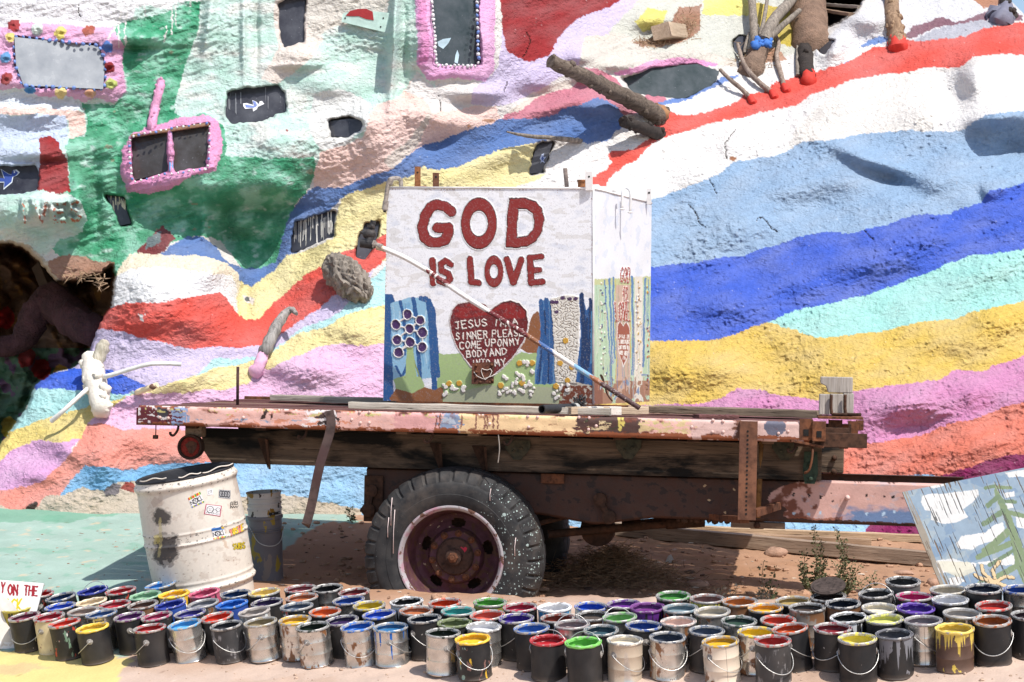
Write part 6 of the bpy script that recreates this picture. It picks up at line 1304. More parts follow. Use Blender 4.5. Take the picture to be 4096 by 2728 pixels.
def rim_mat(paint, kind):
    heavy = kind in ('black_rimmed', 'black_multi', 'brown_drip', 'blue_smear', 'grey_drip', 'black_drip', 'white_drip')
    key = ('rim', paint, kind == 'white_rimmed', heavy)
    if key in MATS: return MATS[key]
    k = NT('rim %s' % paint); pc = PC['white'] if kind == 'white_rimmed' else PC[paint]
    a = k.noise(38, 5, .6); m = k.ramp(a, .40 if heavy else .52, .43 if heavy else .56); b_ = k.noise(70, 4, .6, off=(1, 5, 2))
    c = k.mix(k.ramp(b_, .4, .6), (.34,.32,.30), (.50,.48,.45)); c = k.mix(k.ramp(k.noise(50, 5, .6, off=(4, 1, 8)), .68, .72), c, (.17,.08,.05)); c = k.mix(k.ramp(k.noise(45, 5, .6, off=(9, 1, 3)), .66, .69), c, S(226,218,208))
    lt_ = tuple(min(.8, x * 1.15 + .03) for x in pc); c = k.mix(m, c, lt_)
    MATS[key] = k.done(c, .45, k.math('MULTIPLY', k.math('SUBTRACT', 1.0, m), .35), .4, k.bump(b_, .5, .003)); return MATS[key]
def paint_mat(paint):
    key = ('paint', paint)
    if key in MATS: return MATS[key]
    k = NT('wet %s paint' % paint); a = k.noise(30, 3); pc = PC[paint]; c = k.mix(k.ramp(a, .35, .65), tuple(x * .85 for x in pc), tuple(min(.85, x * 1.1) for x in pc))
    c = k.mix(k.ramp(k.noise(26, 5, .6, off=(3, 3, 3)), .66, .69), c, tuple(min(.8, x * .5 + .28) for x in pc))
    MATS[key] = k.done(c, k.ramp(a, .3, .7, .25, .5), 0, .45, k.bump(a, .25, .004)); return MATS[key]
wire_m = simple('galvanised wire', (.55,.54,.52), .4, .7, .15); ear_m = rust('can ear', (.25,.22,.2), (.45,.43,.4), (.2,.09,.05), .4, 30)
# shared shapes
body_mesh = {}
def body(banded, m, var=0):
    pr = [(.0805, .0), (.0825, .003), (.0835, .006), (.0812, .009)]
    for zz in ((.066, .126) if banded else ()): pr += [(.0812, zz - .003), (.0826, zz), (.0812, zz + .003)]
    pr += [(.0812, .178), (.0822, .181)]
    if ('b', banded, var) not in body_mesh:
        mb_ = MB().lathe(pr[:4] + [(.0812, z_) for z_ in np.linspace(.014, .172, 9) if not banded] + pr[4:], 40); nv_ = []
        for (x_, y_, z_) in mb_.v:
            a_ = math.atan2(y_, x_); q_ = 1 + .030 * perlin(np.array(math.cos(a_) * 1.6 + var * 7.3), np.array(math.sin(a_) * 1.6 + z_ * 11), 3).item() * min(1, z_ / .03) * min(1, (.181 - z_) / .03); nv_.append((x_ * q_, y_ * q_, z_))
        mb_.v = nv_; body_mesh[('b', banded, var)] = mb_.disc(.0805, .001, 40).mesh('can_body', m, True, 50)
    key = (banded, m.name, var)
    if key not in body_mesh: me = body_mesh[('b', banded, var)].copy(); me.materials.clear(); me.materials.append(m); body_mesh[key] = me
    return body_mesh[key]
def rim_mesh(m, drippy, seed):
    key = ('rim', m.name, drippy)
    if key not in body_mesh:
        pr = [(.0822,.180),(.0850,.183),(.0856,.187),(.0846,.1905),(.0822,.1910),(.0800,.1885),(.0785,.1835),(.0765,.1830),(.0745,.1850),(.0735,.1895),(.0715,.1905),(.0700,.1885),(.0698,.180)]
        mb = MB().lathe(pr, 44)
        if drippy:
            r_ = random.Random(seed); nw = []
            for (x, y, z_) in mb.v:
                a = math.atan2(y, x); w_ = perlin(np.array(a * 3 + seed), np.array(z_ * 90)).item(); q_ = 1 + .030 * max(0, w_ + .1); nw.append((x * q_, y * q_, z_ + .006 * w_))
            mb.v = nw
        body_mesh[key] = mb.mesh('can_rim', m, True, 60)
    return body_mesh[key]
wall_mesh = {}
def inner(m, lvl):
    key = (m.name, lvl)
    if key not in wall_mesh: wall_mesh[key] = MB().lathe([(.0699,.186),(.0705,.18),(.0790,.176),(.0795, lvl + .004), (.077, lvl), (.04, lvl + .0008), (.0, lvl)], 36).mesh('paint_fill', m, True, 60)
    return wall_mesh[key]
def wire_mesh(kind):
    key = ('wire', kind)
    if key in body_mesh: return body_mesh[key]
    R_ = RC + .006; pts = []
    for i in range(25):
        t = math.pi * i / 24; c_, s_ = math.cos(t), math.sin(t)
        if kind in ('f', 'f2', 's'): pts.append((R_ * c_, -R_ * s_ * 1.02, .132 - .074 * s_))
        else: pts.append((R_ * c_, .05 * s_, .132 + .092 * s_))
    pts = [(pts[0][0] - .004, 0, .136)] + pts + [(pts[-1][0] + .004, 0, .136)]
    body_mesh[key] = MB().tube(pts, .0019, 6).mesh('handle', wire_m, True); return body_mesh[key]
ear_mesh = MB().lathe([(0,.006),(.006,.006),(.010,.003),(.016,.0015),(.017,-.002)], 14, Matrix.Translation((RC - .003, 0, .132)) @ Matrix.Rotation(R(90), 4, 'Y')).lathe([(0,.006),(.006,.006),(.010,.003),(.016,.0015),(.017,-.002)], 14, Matrix.Translation((-RC + .003, 0, .132)) @ Matrix.Rotation(R(-90), 4, 'Y'))
ear1 = MB().lathe([(0,.006),(.006,.006),(.010,.003),(.016,.0015),(.017,-.002)], 14, Matrix.Translation((RC - .003, 0, .132)) @ Matrix.Rotation(R(90), 4, 'Y')).mesh('handle_ear', ear_m, True, 50)
ear2 = MB().lathe([(0,.006),(.006,.006),(.010,.003),(.016,.0015),(.017,-.002)], 14, Matrix.Translation((-RC + .003, 0, .132)) @ Matrix.Rotation(R(-90), 4, 'Y')).mesh('handle_ear', ear_m, True, 50)
fB = {1: B1, 2: B2, 3: B3}; rnd = random.Random(21)
info = []
for cr_, x, y, w_, paint, kind, hd, drip in CANS:
    u, v = fB[cr_](x, y)
    lean = np.interp(u, [0, 420, 760, 1000, 1300, 1800, 2354], [8.5, 8.5, 5.5, 2.5, 2.0, 3.0, 3.0]) + rnd.uniform(-2.4, 2.4)
    if (cr_, x) == (3, 720) and paint == 'burnt orange': lean = 9
    fwd = 8.5 + rnd.uniform(-1.2, 1.2)
    ax = (Matrix.Rotation(R(fwd), 3, 'X') @ Matrix.Rotation(-R(lean), 3, 'Y')) @ Vector((0, 0, 1))
    hs = 1.0
    lo, hi = 6.5, 12.5
    for _ in range(40):
        mid = (lo + hi) / 2; b = P(u, v, mid) - ax * (HC * hs)
        if b.z > gz(b.x, b.y) - .004: lo = mid
        else: hi = mid
    info.append(dict(u=u, v=v, base=P(u, v, lo) - ax * HC * hs, ax=ax, Y=lo, paint=paint, kind=kind, hd=hd, drip=drip))
for it in range(60):                                   # keep neighbouring cans from running into each other
    for i in range(len(info)):
        for j in range(i):
            a, b = info[i]['base'], info[j]['base']; d = Vector((a.x - b.x, a.y - b.y, 0)); L = d.length
            if L < .171:
                d = (d / L if L > 1e-6 else Vector((1, 0, 0))) * (.171 - L) * .5; d.x *= .6
                a += d; b -= d
BODYNAME = {'black': 'black', 'silver': 'bare metal', 'black_drip': 'drip-stained black', 'black_splat': 'spattered black', 'cream_splat': 'spattered cream', 'black_rimmed': 'black', 'white_rimmed': 'white-rimmed black', 'rusty': 'rusty', 'white_drip': 'dripped white', 'blue_smear': 'blue smeared',
 'silver_rust': 'rust-spotted metal', 'silver_clean': 'shiny metal', 'silver_stain': 'stained metal', 'weathered': 'weathered dark grey', 'silver_drip': 'blue-dripped metal', 'olive_body': 'olive coated', 'black_multi': 'paint-splashed black', 'silver_bands': 'shiny banded metal', 'olive_drip': 'yellow-dripped olive', 'rusty_grey': 'rusty grey',
 'silver_cream': 'peeling cream', 'grey_coat': 'grey-crusted', 'grey_drip': 'grey-dripped black', 'brown_drip': 'yellow-dripped brown'}
used = {}
for i, c_ in enumerate(info):
    b = c_['base']; b.z = gz(b.x, b.y) - .004
    near = [o for o in info if o is not c_ and abs(o['v'] - c_['v']) < 40]
    L_ = max([o for o in near if o['u'] < c_['u'] - 15], key=lambda o: o['u'] - abs(o['v'] - c_['v']) * 1.5, default=None); R_ = min([o for o in near if o['u'] > c_['u'] + 15], key=lambda o: o['u'] + abs(o['v'] - c_['v']) * 1.5, default=None)
    front = not any(abs(o['u'] - c_['u']) < 50 and o['v'] > c_['v'] + 12 for o in info); backr = not any(abs(o['u'] - c_['u']) < 50 and o['v'] < c_['v'] - 12 for o in info)
    row = 'front' if front else 'back' if backr else 'middle'
    if L_ and R_: where = 'between the %s and %s ones' % (L_['paint'], R_['paint'])
    elif L_: where = 'right of the %s one' % L_['paint']
    else: where = 'left of the %s one' % R_['paint']
    lab = '%s can of %s paint, %s row, %s' % (BODYNAME[c_['kind']], c_['paint'], row, where)
    if len(lab.split()) > 16: lab = '%s can of %s paint %s' % (BODYNAME[c_['kind']], c_['paint'], where)
    used[lab] = 1
    q = Vector((0, 0, 1)).rotation_difference(c_['ax']).to_matrix().to_4x4() @ Matrix.Rotation(rnd.uniform(-.35, .35), 4, 'Z')
    t = thing('paint_can', lab, 'paint can', group='open paint cans set out in rows', M=Matrix.Translation(b) @ q @ Matrix.Diagonal((rnd.uniform(.97, 1.025), rnd.uniform(.97, 1.025), rnd.uniform(.96, 1.03), 1)))
    kind = c_['kind']; m = can_mat(kind, c_['drip'])
    o = bpy.data.objects.new('can_body', body(kind.startswith('silver') or kind in ('rusty', 'rusty_grey', 'brown_drip', 'white_drip'), m, i % 5)); C.objects.link(o); o.parent = t; o.rotation_euler.z = rnd.uniform(0, 6.28) if kind != 'silver' else rnd.uniform(-1, 1); 
    if kind.startswith('silver'): o.rotation_euler.z = rnd.uniform(-.6, .6) - 1.57 if rnd.random() < .6 else rnd.uniform(0, 6.28)
    heavy = kind in ('black_rimmed', 'black_multi', 'brown_drip', 'blue_smear', 'grey_drip', 'black_drip', 'white_drip', 'white_rimmed')
    o = bpy.data.objects.new('can_rim', rim_mesh(rim_mat(c_['paint'], kind), heavy, i)); C.objects.link(o); o.parent = t; o.rotation_euler.z = rnd.uniform(0, 6.28)
    o = bpy.data.objects.new('paint_fill', inner(paint_mat(c_['paint']), rnd.choice((.135, .145, .155, .16)))); C.objects.link(o); o.parent = t
    hd = c_['hd'] or ('s' if rnd.random() < .35 else 0)
    ang = {'f': rnd.uniform(-.15, .25), 'f2': rnd.uniform(.5, .9) * rnd.choice((-1, 1)), 's': rnd.uniform(1.2, 1.9) * rnd.choice((-1, 1)), 'u': rnd.uniform(-.4, .4), 0: 0}[hd]
    if hd:
        o = bpy.data.objects.new('handle', wire_mesh(hd)); C.objects.link(o); o.parent = t; o.rotation_euler.z = ang
        for em in (ear1, ear2):
            e_ = bpy.data.objects.new('handle_ear', em); C.objects.link(e_); e_.parent = t; e_.rotation_euler.z = ang
    if c_['paint'] == 'dark brown':                    # its lid stands half open
        k_ = MB().lathe([(0,.0),(.072,.0),(.074,-.004),(.079,-.006),(.083,.0),(.083,.004),(.074,.003),(.072,.006),(0,.006)], 36).build('lid', rust('lid inside', (.05,.036,.03), (.09,.065,.055), S(150,130,112), .30, 9), t, True, 50)
        k_.location = (-.005, .050, .226); k_.rotation_euler = (R(15), 0, R(4))
# ================================================================== BARREL AND BUCKET
bax = P(452, 1083, 11.3) - P(470, 1330, 11.0); 
b0 = on_ground(478, 1372); b0.z -= .03
ax = Vector((-.165, -.085, 1)).normalized()
rot = Vector((0, 0, 1)).rotation_difference(ax).to_matrix().to_4x4(); BM = Matrix.Translation(b0) @ rot
sc = b0.y / F; RB_ = 117 * sc; HB = 300 * sc
barrel = thing('barrel', 'big leaning off-white plastic drum with stickers, open top, standing under the trailer end', 'barrel', M=BM)
def bprof(t):
    """radius factor along the height 0..1"""
    r = .955 + .045 * math.sin(math.pi * min(1, max(0, t))) 
    for c_, w_, a_ in ((.165,.02,.045),(.22,.012,.012),(.52,.012,.022),(.60,.010,.012),(.955,.028,.055)): r += a_ * math.exp(-((t - c_) / w_) ** 2)
    if t < .15: r -= .03
    return r
nz_, na = 220, 300
T_ = np.linspace(0, 1, nz_); A_ = np.linspace(0, 2 * np.pi, na + 1); AA, TT = np.meshgrid(A_, T_)
RR = np.array([bprof(t) for t in T_])[:, None] * RB_ * (1 + .004 * perlin(AA * 2, TT * 6, 3)); BX, BY, BZ = RR * np.cos(AA), RR * np.sin(AA), TT * HB
m_ = np.array(BM); wx, wy_, wz = [m_[i][0] * BX + m_[i][1] * BY + m_[i][2] * BZ + m_[i][3] for i in range(3)]
uu, vv = proj(wx, wy_, wz); 
DR = S(236,226,212,.78); c = Canvas(uu, vv, DR, jit=2.5, jscale=9, seed=3); fr = (np.sin(AA) < .1).ravel()
def onb(m, col, a=1.0): c.put(m & fr, col, a)
n = fbm(c.U / 24, c.V / 24, 4, 4); onb(n > .3, S(216,200,184,.75), .6)
for (x0, y0, x1_, y1_) in ((1000,420,1130,530),(1010,590,1190,790)):
    a_, b_ = B1(x0, y0); d_, e_ = B1(x1_, y1_); cx, cy = (a_ + d_) / 2, (b_ + e_) / 2; q_ = ((c.U - cx) / ((d_ - a_) / 2)) ** 2 + ((c.V - cy) / ((e_ - b_) / 2)) ** 2
    onb(q_ + n * .9 < 1.15, S(84,78,78,.7), .55); onb(q_ + n * .9 < .75, S(60,56,58,.7), .85)
onb(c.inside(mp(B1, [(1055,480),(1070,480),(1075,620),(1060,740),(1045,740),(1050,600)])), S(222,206,140), .5); onb(c.inside(mp(B1, [(1015,600),(1045,590),(1060,650),(1020,660)])), S(226,206,110), .6)
onb(((TT.ravel() > .93) | (np.abs(TT.ravel() - .165) < .02) | (np.abs(TT.ravel() - .56) < .05)) & (fbm(c.U / 7, c.V / 5, 3, 9) > .38), S(50,48,50), .9)
onb(c.inside(mp(B1, [(1020,345),(1070,360),(1080,400),(1010,420),(1000,380)])), S(196,176,160), .6); onb((c.V > B1(0, 700)[1]) & (fbm(c.U / 6, c.V / 6, 3, 12) > .52), S(150,120,100), .7); onb(c.inside(mp(B1, [(1470,610),(1500,640),(1520,690),(1495,680)])), S(206,180,156), .8)
onb(c.inside(mp(B1, [(1530,200),(1570,160),(1590,300),(1560,330)])), S(190,170,154), .5)  # shadow of the trailer bed at the drum's upper right, put into its colour
onb((perlin(c.U / 2.6, c.V / 2.6, 15) > .60), S(170,140,120), .6)
gridmesh('drum_wall', BX, BY, BZ, c.col, painted('scuffed drum plastic', .5, .06, 60, .002, .25, 0, .4, 6), parent=barrel)
rt_ = bprof(1) * RB_; dk_m = simple('dark drum inside', (.022,.022,.026), .6)
MB().lathe([(rt_, HB), (rt_ * 1.01, HB + .008), (rt_ * .985, HB + .014), (rt_ * .95, HB + .006), (rt_ * .935, HB - .02), (rt_ * .93, .06), (0, .05)], 80).build('drum_liner', dk_m, barrel, True, 40)
mb = MB(); rnd = random.Random(9); 
def onbarrel(u, v, off=.002):
    o = BM.inverted() @ Vector((0, 0, ZC)); d = (BM.inverted().to_3x3() @ (P(u, v, 1) - Vector((0, 0, ZC)))); r_ = RB_ * .995 + off
    for _ in range(4):
        a_ = d.x ** 2 + d.y ** 2; bq = 2 * (o.x * d.x + o.y * d.y); cq = o.x ** 2 + o.y ** 2 - r_ ** 2; t = (-bq - math.sqrt(max(0, bq * bq - 4 * a_ * cq))) / (2 * a_); p = o + d * t; r_ = bprof(p.z / HB) * RB_ + off
    return p
for (x0, y0, x1_, y1_) in ((925,240,1100,215),(1180,215,1330,180),(1340,185,1540,120)):
    pts = [onbarrel(*B1(x0 + (x1_ - x0) * t, y0 + (y1_ - y0) * t + 6 * math.sin(t * 9)), .004) for t in np.linspace(0, 1, 9)]; mb.tube(spline(pts, 3), [.0035] * 25, 6)
mb.build('rim_scraps', simple('peeling drum skin', DR), barrel, True)['kind'] = 'stuff'
# stickers: thin sheets bent round the drum, printed
STK = simple('unused', (1, 1, 1)); stick_m = painted('printed sticker', .45, .03, 20, .0005, .1, 0, .4, 4)
def sticker(corners, paintfn, label=None):
    n1 = 60; s_ = np.linspace(0, 1, n1); S2, T2 = np.meshgrid(s_, s_); (a, b, c3, d) = mp(B1, corners)
    U2 = (a[0]*(1-S2)+b[0]*S2)*(1-T2)+(d[0]*(1-S2)+c3[0]*S2)*T2; V2 = (a[1]*(1-S2)+b[1]*S2)*(1-T2)+(d[1]*(1-S2)+c3[1]*S2)*T2
    pts = [onbarrel(u, v, .0018) for u, v in zip(U2.ravel(), V2.ravel())]; q_ = np.array([tuple(p) for p in pts])
    cv = Canvas(S2 * 100, T2 * 100, S(236,234,234)); keep_ = paintfn(cv)
    o = gridmesh('sticker', *[q_[:, i].reshape(n1, n1) for i in range(3)], cv.col, stick_m, None if keep_ is None else keep_.reshape(n1, n1), parent=barrel)
    if label: o['label'] = label
BLK = S(30,30,34)
def tagart(cv, bg):
    for a, b in (((5,75),(5,40)),((5,40),(22,70)),((22,70),(24,35)),((70,75),(95,72)),((62,30),(64,78)),((78,35),(60,55)),((60,55),(82,80)),((85,30),(86,70))): cv.stroke([a, b], 5, BLK)
    d = np.sqrt(((cv.U - 42) / 18) ** 2 + ((cv.V - 56) / 22) ** 2); cv.put(np.abs(d - 1) < .2, BLK); cv.stroke([(30,75),(52,35)], 4, BLK); cv.stroke([(30,40),(56,72)], 4, BLK)
def st_a(cv):
    for i in range(12): cv.put((cv.V < 24) & (np.floor(cv.U / 9).astype(int) % 4 == i % 4) & (i < 4), [S(210,60,50),S(236,200,60),S(70,160,90),S(220,120,50)][i % 4])
    for i in range(4): cv.put((cv.V > 88) & (np.floor(cv.U / 9).astype(int) % 4 == i), [S(80,130,200),S(236,200,60),S(70,160,90),S(150,90,160)][i])
    tagart(cv, None)
def st_b(cv):
    cv.put(cv.V < 26, S(60,120,190)); cv.ell(90, 8, 12, 12, S(240,200,60)); 
    for i in range(4): cv.put((cv.V > 84) & (np.floor(cv.U / 9).astype(int) % 4 == i), [S(210,60,50),S(236,200,60),S(70,160,90),S(220,120,50)][i])
    tagart(cv, None)
def st_c(cv):
    e = np.minimum.reduce([cv.U, 100 - cv.U, cv.V, 100 - cv.V]); cv.put(e < 6, S(190,90,110))
    for cx, cy, r1, r2 in ((32,48,20,30),(62,60,14,18),(80,40,13,18)):
        d = np.sqrt(((cv.U - cx) / r1) ** 2 + ((cv.V - cy) / r2) ** 2); cv.put(np.abs(d - 1) < .09, BLK)
    for p in ([(22,42),(30,40)],[(36,40),(44,42)],[(26,60),(40,60)],[(10,85),(20,75),(30,88),(40,76),(50,88),(60,78)],[(72,75),(90,70)],[(70,88),(92,84)],[(58,56),(66,56)],[(76,34),(84,36)],[(32,46),(30,54)]): cv.stroke(p, 2.6, BLK)
def st_d(cv):
    cv.put(np.ones(cv.U.size, bool), S(176,176,178))
    for i, x in enumerate((18, 38, 60, 82)):
        d = np.sqrt(((cv.U - x) / 13) ** 2 + ((cv.V - 50) / 34) ** 2); cv.put(np.abs(d - 1) < .22, S(60,60,64)); cv.stroke([(x - 4, 40), (x + 3, 62)], 4, S(60,60,64))
def st_e(cv):
    for p in ([(20,30),(20,80),(40,80)],[(45,25),(70,30),(60,70)],[(75,20),(80,75)],[(30,45),(50,50)]): cv.stroke(p, 6, S(110,110,116))
def word(t, cols, dark):
    def f(cv):
        m0 = np.zeros(cv.U.size, bool)
        n_ = len(t); x = 4; wch = 92 / n_
        for i, ch in enumerate(t):
            for st in FONT[ch]: m0 |= cv.stroke([(x + p * wch * .66, 86 - q_ * 72) for p, q_ in st], 13, dark)
            x += wch
        x = 4
        for i, ch in enumerate(t):
            for st in FONT[ch]: cv.stroke([(x + p * wch * .66, 86 - q_ * 72) for p, q_ in st], 8, cols[i % len(cols)])
            x += wch
        return m0
    return f
def st_f(cv):
    m0 = np.zeros(cv.U.size, bool); 
    for p in ([(10,90),(12,30),(30,20),(34,60)],[(8,90),(20,70),(30,92),(40,72),(52,92),(64,74),(76,92),(92,74)],[(50,20),(48,60)],[(62,15),(62,40),(80,30)],[(85,25),(88,60)],[(20,45),(28,46)],[(55,50),(80,62)]): m0 |= cv.stroke(p, 7, BLK)
    return m0
sticker([(1243,352),(1324,308),(1352,378),(1270,416)], st_a, 'sticker with a black scrawl and rainbow edges'); sticker([(1398,552),(1480,540),(1494,610),(1412,626)], st_b, 'sticker with a black scrawl and a blue top'); sticker([(1362,390),(1468,402),(1458,474),(1349,456)], st_c, 'pink edged sticker with doodled faces')
sticker([(1448,294),(1526,300),(1524,356),(1446,348)], st_d, 'grey sticker with round scribbled letters'); sticker([(1368,292),(1408,288),(1410,328),(1372,332)], st_e); sticker([(1516,366),(1576,356),(1584,416),(1520,424)], st_f)
sticker([(1514,556),(1618,508),(1624,570),(1524,612)], word('YOSHE', [S(236,150,130), S(240,200,60), S(240,206,70)], S(40,34,30)), 'YOSHE in yellow bubble letters'); sticker([(1534,648),(1628,632),(1634,690),(1544,700)], word('SUBS', [S(216,190,50)], S(40,40,30)), 'SUBS in yellow bubble letters')
# bucket
g0 = on_ground(617, 1332); g0.z -= .01; sb = g0.y / F; rb_ = 40 * sb; hb_ = 207 * sb
bax = Vector((-.045, -.06, 1)).normalized(); BK_M = Matrix.Translation(g0) @ Vector((0, 0, 1)).rotation_difference(bax).to_matrix().to_4x4()
bucket = thing('bucket', 'stack of a white and a grey plastic bucket behind the big drum', 'bucket', M=BK_M)
def bk_mat(name, base, sp):
    k = NT(name); a = k.noise(9, 6, .6); c_ = k.mix(k.ramp(a, .35, .65), tuple(x * .85 for x in base), base)
    for i, col in enumerate(sp): c_ = k.mix(k.ramp(k.noise(9 + 3 * i, 4, .55, (1, 1, .55), (3 * i + 1, 5, 2)), .60, .615), c_, col)
    return k.done(c_, .5, 0, .4, k.bump(k.noise(40), .3, .002))
GB = bk_mat('grey bucket', S(128,124,130), [S(150,136,128), S(176,150,60)]); WBK = bk_mat('white bucket', S(222,216,210), [S(60,36,30), S(160,120,30), S(70,60,56)])
rp = [(rb_ * .86, 0), (rb_ * .93, hb_ * .55)]
for z in (.56, .585): rp += [(rb_ * .95, hb_ * z), (rb_ * 1.02, hb_ * (z + .004)), (rb_ * 1.02, hb_ * (z + .012)), (rb_ * .95, hb_ * (z + .016))]
rp += [(rb_ * .95, hb_ * .70), (rb_ * 1.03, hb_ * .705), (rb_ * 1.03, hb_ * .735), (rb_ * .97, hb_ * .74)]
MB().lathe(rp, 44).disc(rb_ * .86, .002, 44).build('lower_bucket', GB, bucket, True, 40)
wp = [(rb_ * .96, hb_ * .735)]
for z in (.80, .86, .915): wp += [(rb_ * .955, hb_ * z), (rb_ * 1.0, hb_ * (z + .004)), (rb_ * 1.0, hb_ * (z + .02)), (rb_ * .96, hb_ * (z + .024))]
wp += [(rb_ * .98, hb_ * .985), (rb_ * 1.02, hb_ * .99), (rb_ * 1.02, hb_), (rb_ * .96, hb_), (rb_ * .93, hb_ * .93), (rb_ * .90, hb_ * .78), (0, hb_ * .78)]
MB().lathe(wp, 44).build('upper_bucket', WBK, bucket, True, 40)
lm = MB(); k_ = 14; vs_ = []
for i in range(k_): a = -1.2 + .85 * i / (k_ - 1); vs_ += [(rb_ * 1.002 * math.cos(a), rb_ * 1.002 * math.sin(a), hb_ * .755), (rb_ * 1.002 * math.cos(a), rb_ * 1.002 * math.sin(a), hb_ * .785)]
lm.add(vs_, [(2 * i, 2 * i + 2, 2 * i + 3, 2 * i + 1) for i in range(k_ - 1)]); lm.build('warning_label', simple('black label', (.02,.02,.022)), bucket)
fo = bpy.data.curves.new('warning', 'FONT'); fo.body = 'WARNING'; fo.size = .014; fo.extrude = .0004; to = bpy.data.objects.new('warning_text', fo); C.objects.link(to); to.parent = bucket
me_ = bpy.data.meshes.new_from_object(to); C.objects.unlink(to); to = bpy.data.objects.new('warning_text', me_); C.objects.link(to); to.parent = bucket; me_.materials.clear(); me_.materials.append(simple('label white', S(236,236,236))); a = -.95; to.location = (rb_ * 1.012 * math.cos(a - .05), rb_ * 1.012 * math.sin(a - .05), hb_ * .762); to.rotation_euler = (R(90), 0, a + R(90) + .2)
MB().tube(spline([(rb_ * math.cos(-2.6), rb_ * math.sin(-2.6), hb_ * .63), (-.3 * rb_, -1.08 * rb_, hb_ * .47), (.4 * rb_, -1.08 * rb_, hb_ * .42), (.9 * rb_, -.75 * rb_, hb_ * .46), (1.1 * rb_, -.2 * rb_, hb_ * .62)], 6), .0025, 6).build('handle', wire_m, bucket, True)

# ================================================================== SIGNS
SIGNP = painted('brushed sign paint', .7, .06, 40, .0015, .3, 0, .25, 6)
def panel(name, label, cat, tl_, tr_, br_, bl_, thick, fn, res=(300, 260), edge=None, foot=None, mat=SIGNP, relief=0.0):
    g = bil(tl_, tr_, br_, bl_, res[0], res[1]); U2, V2 = proj(*g); cv = fn(U2, V2)
    nrm = (tr_ - tl_).cross(bl_ - tl_).normalized(); nrm = nrm if nrm.y < 0 else -nrm
    base = foot or bl_; t = thing(name, label, cat, base)
    h_ = cv.h.reshape(g[0].shape)
    gridmesh('painted_face', *[g[i] + nrm[i] * h_ - base[i] for i in range(3)], cv.col, mat, parent=t)
    q = [Vector(p) - base - nrm * .0008 for p in (tl_, tr_, br_, bl_)]; MB().slab(q, -nrm * thick).build('board', edge, t); return t
def fs1(U, V):
    c = Canvas(U, V, S(240,238,236), jit=1.2, jscale=8, seed=2)
    c.put(perlin(U.ravel() / 4, V.ravel() / 20, 3) > .5, S(214,204,192), .5); c.put((V.ravel() > 1440) & (perlin(U.ravel() / 9, V.ravel() / 9, 5) > .1), S(200,180,160), .5)
    r_ = S(160,36,48); y_ = S(226,204,40)
    c.text('Y', B1(6, 975), B1(28, 977), 22, 4.0, r_); c.text('ON', B1(52, 987), B1(112, 991), 22, 4.2, r_, gap=.4); c.text('THE', B1(158, 992), B1(246, 1000), 22, 4.2, r_, gap=.4)
    c.text('B', B1(-46, 1094), B1(-22, 1095), 26, 4.4, y_); c.text('RICK', B1(0, 1094), B1(140, 1096), 27, 4.4, y_, gap=.35); return c
Yl = on_ground(40, 1480).y - .05
panel('painted_sign', 'white board with red and yellow hand lettering at the left edge behind the first cans', 'sign', P(-150, 1321, Yl + .08), P(101, 1341, Yl + .08), P(62, 1492, Yl - .02), P(-150, 1490, Yl - .02), .012, fs1, edge=simple('board edge', S(220,214,206)))
